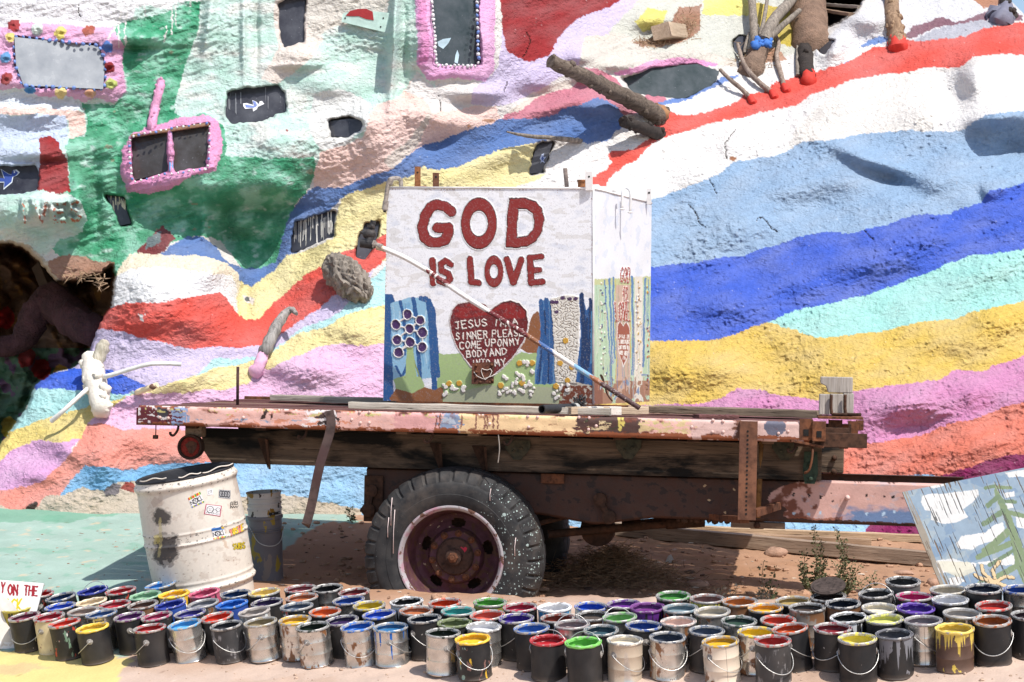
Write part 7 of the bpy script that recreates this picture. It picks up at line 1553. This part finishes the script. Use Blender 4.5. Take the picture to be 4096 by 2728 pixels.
def fs2(U, V):
    c = Canvas(U, V, S(138,164,186), jit=2.0, jscale=7, seed=8); u, v = c.U0, c.V0
    n = fbm(u / 60, v / 40, 3, 4); c.put(n > .2, S(112,146,178)); c.put(n < -.25, S(158,176,186))
    W_ = S(240,238,234)
    for pts in ([(1590,330),(1650,320),(1740,325),(1830,310),(1950,290),(1960,330),(1920,380),(1880,410),(1860,430),(1890,480),(1800,510),(1720,520),(1640,500),(1640,440),(1600,430),(1580,380)],[(1620,270),(1740,250),(1735,275),(1660,285)],[(1840,600),(1920,590),(2000,575),(2060,530),(2120,515),(2130,560),(2100,610),(2030,640),(1960,660),(1920,690),(1830,690),(1800,660)],[(1680,770),(1780,755),(1860,770),(1950,780),(1940,810),(1860,830),(1840,850),(1760,840),(1690,850)],[(1760,880),(1820,870),(1860,900),(1800,950),(1770,930)],[(2130,180),(2260,165),(2260,210),(2160,210)],[(2140,390),(2180,385),(2190,420),(2150,425)],[(2120,315),(2190,305),(2195,340),(2130,350)],[(2050,760),(2160,720),(2200,740),(2190,790),(2100,800)],[(2200,480),(2260,470),(2260,550),(2210,545)],[(1950,780),(2060,770),(2050,790),(1970,800)]):
        m = c.poly(mp(B3, pts), W_)
    c.poly(mp(B3, [(1690,775),(1900,770),(1950,830),(1830,880),(1720,830)]), S(232,224,196), .8)
    G1 = S(112,138,84); G2 = S(92,124,76)
    c.poly(mp(B3, [(2052,238),(2075,290),(2130,380),(2190,520),(2240,640),(2270,740),(2270,960),(2200,800),(2160,600),(2110,440),(2060,320)]), G1)
    for a, b, w_ in (((2060,270),(2000,285),9),((2070,275),(2165,280),8),((2085,340),(2020,400),11),((2100,370),(2200,380),9),((2120,440),(1990,520),13),((2150,450),(2260,470),10),((2170,560),(2000,700),16),((2190,640),(1960,740),14),((2180,700),(2030,800),9),((2240,780),(2080,870),14)): c.stroke([B3(*a), B3(*b)], w_, [G1, G2][w_ % 2])
    c.stroke([B3(1930,960), B3(1960,905), B3(2040,900)], 4, S(120,150,110))
    FL = S(240,206,150)
    for p in ([(2060,880),(2050,830),(2090,775)],[(2040,890),(1990,850),(1980,800)],[(2040,900),(1960,880),(1935,860)],[(2070,900),(2130,870),(2185,880)],[(2060,910),(2030,940),(2060,965)],[(2080,910),(2130,930),(2150,950)],[(2050,900),(2000,930),(1975,945)]):
        c.stroke(mp(B3, p), 9, S(60,60,50)); 
    for p in ([(2060,880),(2050,830),(2090,775)],[(2040,890),(1990,850),(1980,800)],[(2040,900),(1960,880),(1935,860)],[(2070,900),(2130,870),(2185,880)],[(2060,910),(2030,940),(2060,965)],[(2080,910),(2130,930),(2150,950)],[(2050,900),(2000,930),(1975,945)]): c.stroke(mp(B3, p), 7, FL, h=.004)
    c.ell(*B3(2058, 902), 9, 8, FL)
    # long weather cracks along the grain of the plywood
    th = R(-23); a_ = u * math.cos(th) + v * math.sin(th) * 1.0; a_ = u * .905 - (v) * .39; b2 = u * .39 + v * .905
    n = perlin(a_ / 2.6, b2 / 75, 9) + .5 * perlin(a_ / 6, b2 / 120, 10); m = n > .36; c.put(m, S(70,70,70)); c.h[m] = -.003; c.put(perlin(a_ / 2.2, b2 / 60, 12) > .40, S(170,168,160), .6)
    e = (u - (2075 + (v - 1130) * .425)); c.put((e < 14) & (n > -.2), S(150,136,116)); c.col = c.col * .74 + np.array(S(176,176,172)) * .24; return c
Ys = 9.75
sg = panel('painted_plywood', 'large weathered plywood panel painted with sky, clouds and a green tree, leaning at right', 'painting', P(2074, 1131, Ys + .30), P(2440, 1058, Ys + .22), P(2560, 1372, Ys - .05), P(2178, 1385, Ys + .05), .016, fs2, (420, 300), simple('plywood edge', S(120,100,80)))

# ================================================================== DRIFTWOOD AND STUMPS SET IN THE HILL
BARK = wood('grey driftwood', (.10,.085,.07), (.34,.29,.24), 1.0, 2); LOGM = wood('brown log bark', (.05,.036,.027), (.21,.165,.13), 1.2, 0); CHAR = simple('charred wood', (.030,.022,.018), .9, 0, .4, 20, 60, .8, .01)
def limb(name, label, cat, pts, rads, m, rough=.12, n=12, seg=5, seed=1, knots=0, extra=None, group=None):
    """pts: (u, v, distance in front of the hill face)"""
    pts = [(pts[0][0], pts[0][1], pts[0][2] - .22)] + list(pts); W3 = [H(u, v, d) for u, v, d in pts]; base = W3[1]; sp = spline([p - base for p in W3], seg); K = len(sp)
    r = np.interp(np.linspace(0, 1, K), np.linspace(0, 1, len(rads)), rads) * base.y / F
    mb = MB().tube(sp, list(r), n, True, rough, seed); rnd = random.Random(seed)
    for _ in range(knots):
        i = rnd.randrange(1, K - 1); a = rnd.uniform(0, 6.28); o_ = sp[i] + Vector((math.cos(a), -abs(math.sin(a)) * .6, math.sin(a))) * r[i] * .85; mb.blob(o_, r[i] * rnd.uniform(.3, .5), 7, 5, (1, 1, 1), .25, rnd)
    t = thing(name, label, cat, base, group)
    mb.build('wood', m, t, True, 60)
    if extra: extra(t, base, r)
    return t
def pfoot(col, pts, rads, nm='painted_foot'):
    def f(t, base, r):
        pt2 = [(pts[0][0], pts[0][1], pts[0][2] - .2)] + list(pts); W3 = [H(u, v, d) - base for u, v, d in pt2]; k = len(spline(W3, 4)); rr_ = np.interp(np.linspace(0, 1, k), np.linspace(0, 1, len(rads)), rads) * base.y / F * .86
        MB().tube(spline(W3, 6), list(np.interp(np.linspace(0, 1, len(spline(W3, 6))), np.linspace(0, 1, k), rr_)), 14, True, .17, 3).build(nm, simple('foot %.2f %.2f' % (col[0], col[2]), col, .75, 0, .1, 20, 60, .5, .006), t, True, 60)
    return f
limb('log', 'thick knobbly grey log jutting out above the red band', 'log', [(1512,265,.0),(1470,240,.25),(1400,205,.5),(1330,170,.75),(1266,140,.95)], [25,22,18,16,15], LOGM, .15, 14, 8, 2, 46, pfoot(S(170,124,84), [(1518,264,.0),(1504,258,.07)], [25,24]))
limb('log', 'short dark knobbly log below the long one', 'log', [(1512,308,.0),(1470,292,.18),(1432,280,.3)], [15,15,13], CHAR, .15, 12, 5, 3, 16); 
limb('branch', 'thin bent grey branch lying across the blue and white stripes', 'branch', [(1332,324,.02),(1280,318,.10),(1210,312,.18),(1165,303,.2)], [6,6,5,2], BARK, .12, 9, 5, 4)
limb('stump', 'thick knobbly brown stump rising from the red band near the top', 'stump', [(2062,105,.02),(2060,80,.04),(2052,40,.06),(2048,-30,.05)], [20,19,18,16], wood('golden brown stump', (.13,.075,.045), (.40,.27,.17), 1, 2), .08, 14, 6, 5, 26, pfoot(S(214,62,50), [(2064,112,.0),(2061,92,.03)], [30,23]))
limb('stump', 'burnt black stump with a red painted foot', 'stump', [(1856,178,.02),(1852,150,.04),(1850,110,.04),(1846,82,.03)], [20,18,18,10], CHAR, .14, 12, 5, 6, 4, pfoot(S(204,56,42), [(1858,190,.0),(1856,166,.03)], [24,19]))
limb('branch', 'pale splinter standing beside the burnt stump', 'branch', [(1834,172,.05),(1833,130,.06),(1834,88,.05)], [5,5,3], BARK, .1, 8, 4, 7)
for lab, pts, rads, ft in (('first dead twig from the left on the red band, leaning left', [(1727,228,.0),(1705,205,.10),(1675,180,.16),(1655,160,.18)], [7,6,5,4], (1727,230)), ('curved forked twig on the red band, second from the left', [(1775,213,.0),(1745,190,.10),(1718,160,.14),(1706,135,.14),(1696,102,.12)], [8,7,6,5,4], (1777,218)), ('wavy upright twig third from the left on the red band', [(1803,200,.0),(1795,170,.06),(1785,130,.07),(1790,100,.07),(1778,70,.06)], [7,6,6,5,4], (1805,204))):
    limb('twig', lab, 'twig', pts, rads, wood('twig bark', (.14,.10,.08), (.40,.32,.26), 1, 2), .1, 9, 5, 8, 3, pfoot(S(214,60,48), [(ft[0]+3, ft[1]+6, .0),(ft[0]-3, ft[1]-8, .03)], [15,8]))
limb('branch', 'thin pale fork standing by the curved twig', 'branch', [(1711,118,.16),(1716,95,.16),(1722,75,.15)], [4,4,2], BARK, .1, 8, 4, 9)
for lab, pts, rads in (('upright weathered pole in the bundle tied with blue', [(1738,105,.25),(1733,60,.25),(1726,-30,.2)], [11,10,9]), ('thick grey pole leaning right out of the tied bundle', [(1758,90,.32),(1780,45,.36),(1815,5,.36),(1840,-40,.34)], [16,15,13,12]), ('thin pole between the two thick ones in the bundle', [(1748,80,.34),(1757,40,.34),(1768,-30,.3)], [6,5,4]), ('short dark pole leaning right under the thick one', [(1768,88,.3),(1800,58,.36),(1838,24,.38)], [8,8,6])):
    limb('pole', lab, 'pole', pts, rads, BARK, .08, 10, 5, 10, 2, group='poles tied together above the red band')
o = MB(); rnd = random.Random(2); base = H(1750, 92, .34)
for i in range(16): o.blob(H(rnd.uniform(1728,1772), rnd.uniform(86,108), .33) - base, rnd.uniform(.014,.036), 7, 5, (1.3,.7,1), .35, rnd)
o = o.build('rag', simple('blue rag', S(66,120,200), .8, 0, .2), None, True); o.location = base; tag(o, 'bundle of blue rag wrapped round the tied poles', 'rag')
limb('stump', 'brown fibrous stump under the tied poles', 'stump', [(1722,172,-.06),(1738,135,.10),(1750,100,.18)], [38,28,17], simple('fibrous bark', (.18,.12,.085), .95, 0, .35, 14, 50, .9, .02), .14, 14, 5, 11)
limb('post', 'fat brown and yellow post at the top right', 'post', [(1866,116,-.12),(1860,40,.02),(1852,-60,.05)], [52,44,38], simple('straw brown post', (.20,.125,.085), .95, 0, .3, 12, 60, .9, .02), .08, 18, 6, 12)
limb('stump', 'dark stump at the top right corner', 'stump', [(2322,40,.0),(2312,10,.08),(2318,-40,.1)], [22,14,12], CHAR, .14, 12, 5, 13, 4, pfoot(S(120,120,136), [(2300,50,.0),(2314,18,.04)], [46,20]))
limb('driftwood', 'grey split driftwood with a pink painted foot', 'driftwood', [(608,808,.10),(625,775,.20),(645,735,.26),(668,712,.28),(682,722,.30)], [11,15,13,9,4], wood('silver driftwood', (.12,.11,.10), (.44,.41,.38), 1, 2), .16, 12, 5, 14, 3, pfoot(S(240,186,216), [(590,855,.0),(600,830,.05),(610,802,.11)], [26,17,12]))
limb('white_stump', 'knobbly stump painted creamy white with a snapped grey top', 'stump', [(232,938,.10),(226,900,.14),(216,870,.16),(214,845,.16),(205,822,.17)], [21,22,26,25,20], simple('cream limewash', S(240,230,216), .7, 0, .08, 12, 40, .7, .01), .10, 16, 6, 15, 22,
     lambda t, b, r: MB().tube(spline([H(222,835,.17) - b, H(234,805,.19) - b, H(243,782,.2) - b], 5), [.045,.048,.05,.05,.048,.05,.05,.045,.04,.04,.02][:len(spline([b, b, b], 5))], 12, True, .12, 5).build('snapped_top', wood('bleached top', (.34,.30,.22), (.62,.57,.47), 1, 2), t, True, 60))
limb('stick', 'white stick pointing right from the white stump', 'stick', [(243,866,.22),(290,852,.26),(340,838,.3),(385,836,.3),(417,838,.3)], [6,5.5,5,5,5], simple('white stick', S(236,232,226), .7, 0, .15, 30), .08, 9, 5, 16)
limb('stick', 'white stick slanting down left from the white stump', 'stick', [(200,895,.2),(170,922,.24),(145,945,.26),(118,968,.2)], [6,5.5,5,6], simple('white stick', S(236,232,226), .7, 0, .15, 30), .08, 9, 5, 17)
limb('twig', 'short cream twig with a brown tip on the blue patch', 'twig', [(316,902,.0),(340,893,.08),(362,885,.12)], [7,7,6], simple('cream twig', S(240,220,180)), .08, 9, 5, 18, 0, lambda t, b, r: MB().blob(H(352,889,.11) - b, .024, 9, 6, (1.2,1,.9), .1).build('tip', simple('brown tip', (.13,.07,.045)), t, True))
base = H(800, 640, .12); mb = MB(); nu, nv = 64, 40; vs_ = []; axb = (P(838, 672, base.y) - P(768, 602, base.y)) * .5
for i in range(nv + 1):
    th = math.pi * i / nv
    for j in range(nu):
        a = 2 * math.pi * j / nu; d = Vector((math.cos(a) * math.sin(th), math.sin(a) * math.sin(th), math.cos(th)))
        lump = .42 * ridged(np.array(d.x * 1.6 + d.z * 1.3), np.array(d.y * 1.6 + d.z * 2.1), 4, 7).item() + .40 * perlin(np.array(d.x * 6 + d.y * 3), np.array(d.z * 6 - d.y * 4), 9).item()
        r = .080 * (1 + lump * 1.25); vs_.append(axb * d.z * (1.25 + .3 * lump) + Vector((.75, 0, .75)).normalized() * d.x * r + Vector((0, 1, 0)) * d.y * r)
mb.add(vs_, [(i * nu + j, i * nu + (j + 1) % nu, (i + 1) * nu + (j + 1) % nu, (i + 1) * nu + j) for i in range(nv) for j in range(nu)])
o = mb.build('burl', wood('grey burl', (.10,.085,.07), (.36,.31,.26), .8, 2), None, True, 60); o.location = base; tag(o, 'gnarled grey brown burl fixed to the red band left of the tank', 'burl', kind=None)
limb('finger', 'knobbly pink painted finger of plaster above the tilted pink window', 'plaster', [(349,292,.02),(356,250,.06),(366,210,.08),(370,186,.08)], [12,11,10,10], simple('pink plaster', S(226,160,196), .75, 0, .12, 14, 50, .8, .012), .16, 12, 5, 19, 12)
# ---- metal plate, timber ends, voids
pl = thing('metal_plate', 'pale mint metal plate with a red paint blot screwed to the wall', 'plate', H(845, 58, .06))
b_ = pl.location.copy(); q = [H(845, 58, .06) + Vector((dx, dy, dz_)) * (15.1 / F) - b_ for dx, dy, dz_ in [((783-845),0,(58-52)),((788-845),0,(58-40)),((900-845),0,(58-38)),((905-845),0,(58-40)),((891-845),0,(58-76))]]
q = [P(u, v, b_.y) - b_ for u, v in mp(A2, [(0,150),(8,95),(30,85),(200,75),(360,92),(322,228)])]
MB().slab(q, (0, .02, 0)).build('plate', simple('mint plate', S(204,232,220), .5), pl)
MB().slab([P(u, v, b_.y - .004) - b_ for u, v in mp(A2, [(28,108),(60,75),(110,62),(170,60),(215,80),(222,140),(170,132),(120,112),(60,112)])], (0, .002, 0)).build('red_blot', simple('red blot', S(170,44,48)), pl)
mb = MB()
for x, y in ((25,125),(288,125),(340,120),(270,185)): mb.slab([P(u, v, b_.y - .003) - b_ for u, v in mp(A2, [(x-5,y-5),(x+5,y-5),(x+5,y+5),(x-5,y+5)])], (0, .001, 0))
mb.build('holes', simple('black hole', (.01,.009,.008)), pl)['kind'] = 'stuff'
a_ = H(1505, 68, .02); board('timber_end', 'sawn brown timber end poking out of the straw patch', 'timber', H(1560, 78, -.1), P(1520, 72, hillY(1535, 75) - .30), .17, .13, PALEW, None, 12)
for lab, (u0, v0), (u1, v1), w_ in (('upper broken board in the dark gap at the top right', (1884, 10), (1975, 16), .05), ('lower dark board in the gap at the top right', (1886, 22), (1960, 34), .09)):
    board('roof_board', lab, 'board', P(u0, v0, hillY(u0, v0) + .2), P(u1, v1, hillY(u1, v1) + .1), w_, .03, GREYW if w_ < .06 else BROWNW)
# straw tufts where the adobe is bare
rnd = random.Random(12); mb = MB()
for cu, cv, su_, sv_, n_ in ((1500,98,40,10,150),(1575,60,30,30,220),(1740,130,45,24,200),(1860,60,24,40,160),(190,632,50,10,50),(236,650,20,14,20)):
    for _ in range(n_):
        p = H(rnd.gauss(cu, su_ * .5), rnd.gauss(cv, sv_ * .5), .01); d = Vector((rnd.gauss(0, 1), rnd.gauss(-.5, .5), rnd.gauss(-.1, .6))).normalized() * rnd.uniform(.04, .10); s_ = Vector((0, 0, .004)) if abs(d.x) > abs(d.z) else Vector((.004, 0, 0)); mb.add([p - s_, p + s_, p + d], [(0, 1, 2)])
o = mb.build('straw', simple('straw', (.36,.24,.15), .9, 0, .3), None); tag(o, 'loose straw sticking out of bare adobe patches', None, None, 'stuff')
# timbers in the dark of the cave
for i, (lab, a, b, w_) in enumerate((('slanting brace inside the dark opening at left', (92,610),(130,700), .12), )):
    board('cave_timber', lab, 'timber', P(a[0], a[1], 16.6), P(b[0], b[1], 16.5), w_, .10, simple('dark cave wood', (.05,.036,.027), .9))
limb('branch', 'dark purple curved trunk inside the cave at left', 'trunk', [(225,765,-.9),(170,735,-1.0),(120,690,-1.1),(80,730,-1.2),(40,790,-1.3),(-60,800,-1.3)], [24,36,42,44,36,26,20], simple('purple trunk', S(84,54,62,.6), .9, 0, .4, 8, 30, 1.0, .03), .14, 16, 6, 20)

# ================================================================== GROUND LITTER, BOARDS, WEEDS
def lay(u, v, h=0): p = on_ground(u, v); p.z += h; return p
SAWN = wood('new sawn timber', (.36,.24,.14), (.56,.41,.27)); 
board('timber', 'long pale ribbed timber lying farthest back behind the trailer', 'timber', lay(1360, 1216, .025), lay(2118, 1246, .025), .09, .05, SAWN)
board('timber', 'short brown timber lying under the pale ribbed one', 'timber', lay(1600, 1236, .02), lay(2000, 1254, .02), .09, .05, wood('tan timber', (.24,.15,.09), (.38,.26,.17)))
board('timber', 'long old grey brown beam lying nearest, right of the tyre', 'timber', lay(1370, 1224, .04), lay(2150, 1300, .04), .10, .09, wood('old beam', (.20,.14,.10), (.36,.27,.20)))
rnd = random.Random(77)
# straw heap under the trailer
mb = MB(); ctr = lay(1415, 1335)
for i in range(3600):
    a = rnd.uniform(0, 6.28); r = abs(rnd.gauss(0, .26)); x = ctr.x + math.cos(a) * r * 1.1; y = ctr.y + .05 + math.sin(a) * r * .9; z = gz(x, y) + max(0, .22 * (1 - r / .5)) * rnd.random()
    d = Vector((rnd.gauss(0, 1), rnd.gauss(0, 1), rnd.gauss(0, .35))).normalized() * rnd.uniform(.05, .14); s_ = Vector((-d.y, d.x, 0)).normalized() * .0022; p = Vector((x, y, z)); mb.add([p - s_, p + s_, p + d * .6 + Vector((0, 0, .004)), p + d], [(0, 1, 2), (0, 2, 3)])
tag(mb.build('dry_grass', simple('dry straw grass', (.24,.15,.085), .9, 0, .35, 30), None), 'heap of dry grass under the trailer', None, None, 'stuff')
# pebbles, chips and clods
def scatter(name, label, m, n_, u0, u1, v0, v1, r0, r1, flat):
    mb = MB()
    for _ in range(n_):
        p = on_ground(rnd.uniform(u0, u1), rnd.uniform(v0, v1)); r = rnd.uniform(r0, r1) * (1 if rnd.random() < .9 else 1.8); mb.blob((p.x, p.y, p.z + r * flat * .3), r, 6, 4, (rnd.uniform(.7, 1.4), rnd.uniform(.7, 1.3), flat), .25, rnd)
    tag(mb.build(name, m, None), label, None, None, 'stuff')
scatter('clods', 'clods and stones scattered on the sand behind the cans', simple('sand clod', S(186,146,118), .95, 0, .25, 10, 60, .8, .01), 520, 640, 2150, 1200, 1400, .006, .022, .6)
scatter('pebbles', 'small pebbles on the sand in front of the cans', simple('pale pebble', S(196,168,146), .9, 0, .25), 320, 300, 2400, 1500, 1566, .002, .006, .7)
scatter('wood_chips', 'bits of wood and litter on the sand', simple('chip', S(214,196,176), .85, 0, .3), 120, 640, 2150, 1205, 1400, .008, .02, .2)
scatter('dark_chips', 'dark chips lying in the shade', simple('dark chip', S(104,80,66), .9), 120, 700, 2150, 1220, 1400, .006, .02, .3)
scatter('paint_flakes', 'flakes of paint and grit lying on the pale green floor', simple('grit', S(170,140,120), .9, 0, .3), 110, 20, 640, 1215, 1380, .004, .012, .3)
for lab, u, v, r, sq in (('largest stone on the sand right of the straw heap', 1783, 1272, .060, (1.3,1,.7)), ('flat pale stone in front of the beam at right', 2075, 1317, .045, (1.6,1,.4)), ('rounded stone beside the plywood foot', 2143, 1340, .038, (1,1,.8)), ('stone half buried in the shade', 1600, 1345, .06, (1.4,1,.5)), ('pale stone at the foot of the buckets', 628, 1333, .05, (1.4,1,.5))):
    p = lay(u, v); o = MB().blob((0, 0, 0), r, 10, 7, sq, .14, rnd).build('stone', simple('desert stone', S(176,140,118), .9, 0, .2, 20, 60, .8, .008), None, True, 60); o.location = p; tag(o, lab, 'stone')
p = lay(1540, 1293); o = MB().slab([(-.03, 0, 0), (.035, 0, .0), (.01, .02, .05), (-.01, .02, .04)], (0, .004, 0)).build('paper_scrap', simple('white scrap', S(226,222,216)), None); o.location = p; tag(o, 'torn white paper scrap on the shaded sand', 'paper')
# weeds
leafm = simple('weed leaf', (.105,.115,.052), .8, 0, .35, 30); stemm = simple('weed stem', (.20,.17,.10), .85, 0, .2); palem = simple('pale dry weed', (.34,.30,.22), .9, 0, .3)
def weed(label, stems, seed, dense=1.0, m=leafm):
    r_ = random.Random(seed); base = on_ground(*stems[0][0]); t = thing('weed', label, 'weed', base, 'desert weeds behind the cans'); ms = MB(); ml = MB()
    for (u0, v0), (u1, v1) in stems:
        a = on_ground(u0, v0); b = P(u1, v1, a.y + r_.uniform(-.05, .05)); mid = a.lerp(b, .5) + Vector((r_.uniform(-.03, .03), r_.uniform(-.03, .03), 0)); sp = spline([a - base, mid - base, b - base], 8); ms.tube(sp, [.0028] * 6 + [.0018] * (len(sp) - 6), 5)
        L = (b - a).length
        for i in range(int(L * 300 * dense)):
            s_ = r_.uniform(.12, 1); p = sp[min(int(s_ * (len(sp) - 1)), len(sp) - 1)].lerp(sp[min(int(s_ * (len(sp) - 1)) + 1, len(sp) - 1)], r_.random())
            d = Vector((r_.gauss(0, 1), r_.gauss(0, 1), r_.uniform(-.1, 1.0))).normalized(); ln = r_.uniform(.012, .030) * (1.25 - s_ * .6); w_ = d.cross(Vector((r_.gauss(0, 1), r_.gauss(0, 1), r_.gauss(0, 1)))).normalized() * ln * .34; st = d * r_.uniform(0, .02)
            ml.add([p + st, p + st + d * ln * .5 + w_, p + st + d * ln, p + st + d * ln * .5 - w_], [(0, 1, 2, 3)])
    ms.build('stems', stemm, t); ml.build('leaves', m, t)['kind'] = 'stuff'; 
weed('tall bushy green weed left of the open-lidded can', [((1868,1366),(1872,1210)),((1868,1366),(1848,1265)),((1872,1366),(1888,1245)),((1872,1366),(1905,1280)),((1866,1368),(1838,1290)),((1872,1368),(1895,1300)),((1868,1368),(1850,1300))], 1, 1.25)
weed('bushy green weed behind the grey-crusted can', [((1932,1374),(1922,1215)),((1932,1374),(1940,1240)),((1932,1374),(1962,1290)),((1938,1374),(1975,1300)),((1928,1374),(1915,1290)),((1936,1374),(1990,1330)),((1936,1374),(1955,1320))], 2, 1.2)
weed('sparse leaning weed right of the bushy ones', [((1985,1370),(2012,1310)),((1985,1370),(2025,1330)),((1985,1370),(1968,1330))], 3, .7)
weed('thin two-stemmed weed left of the bushy ones', [((1768,1384),(1755,1290)),((1772,1384),(1790,1350)),((1768,1386),(1785,1300))], 4, .55)
weed('pale feathery weed beside the thin green one', [((1745,1390),(1748,1352)),((1745,1390),(1738,1360)),((1748,1390),(1756,1365))], 5, 1.2, palem)
weed('dry wispy weed right of the tyre', [((1650,1392),(1700,1340)),((1652,1392),(1640,1350)),((1655,1392),(1665,1345)),((1650,1392),(1675,1360))], 6, .3, palem)
weed('tiny green weed at the foot of the hill left of the tyre', [((810,1202),(808,1165)),((810,1202),(815,1180)),((810,1202),(803,1182))], 7, 1.0)
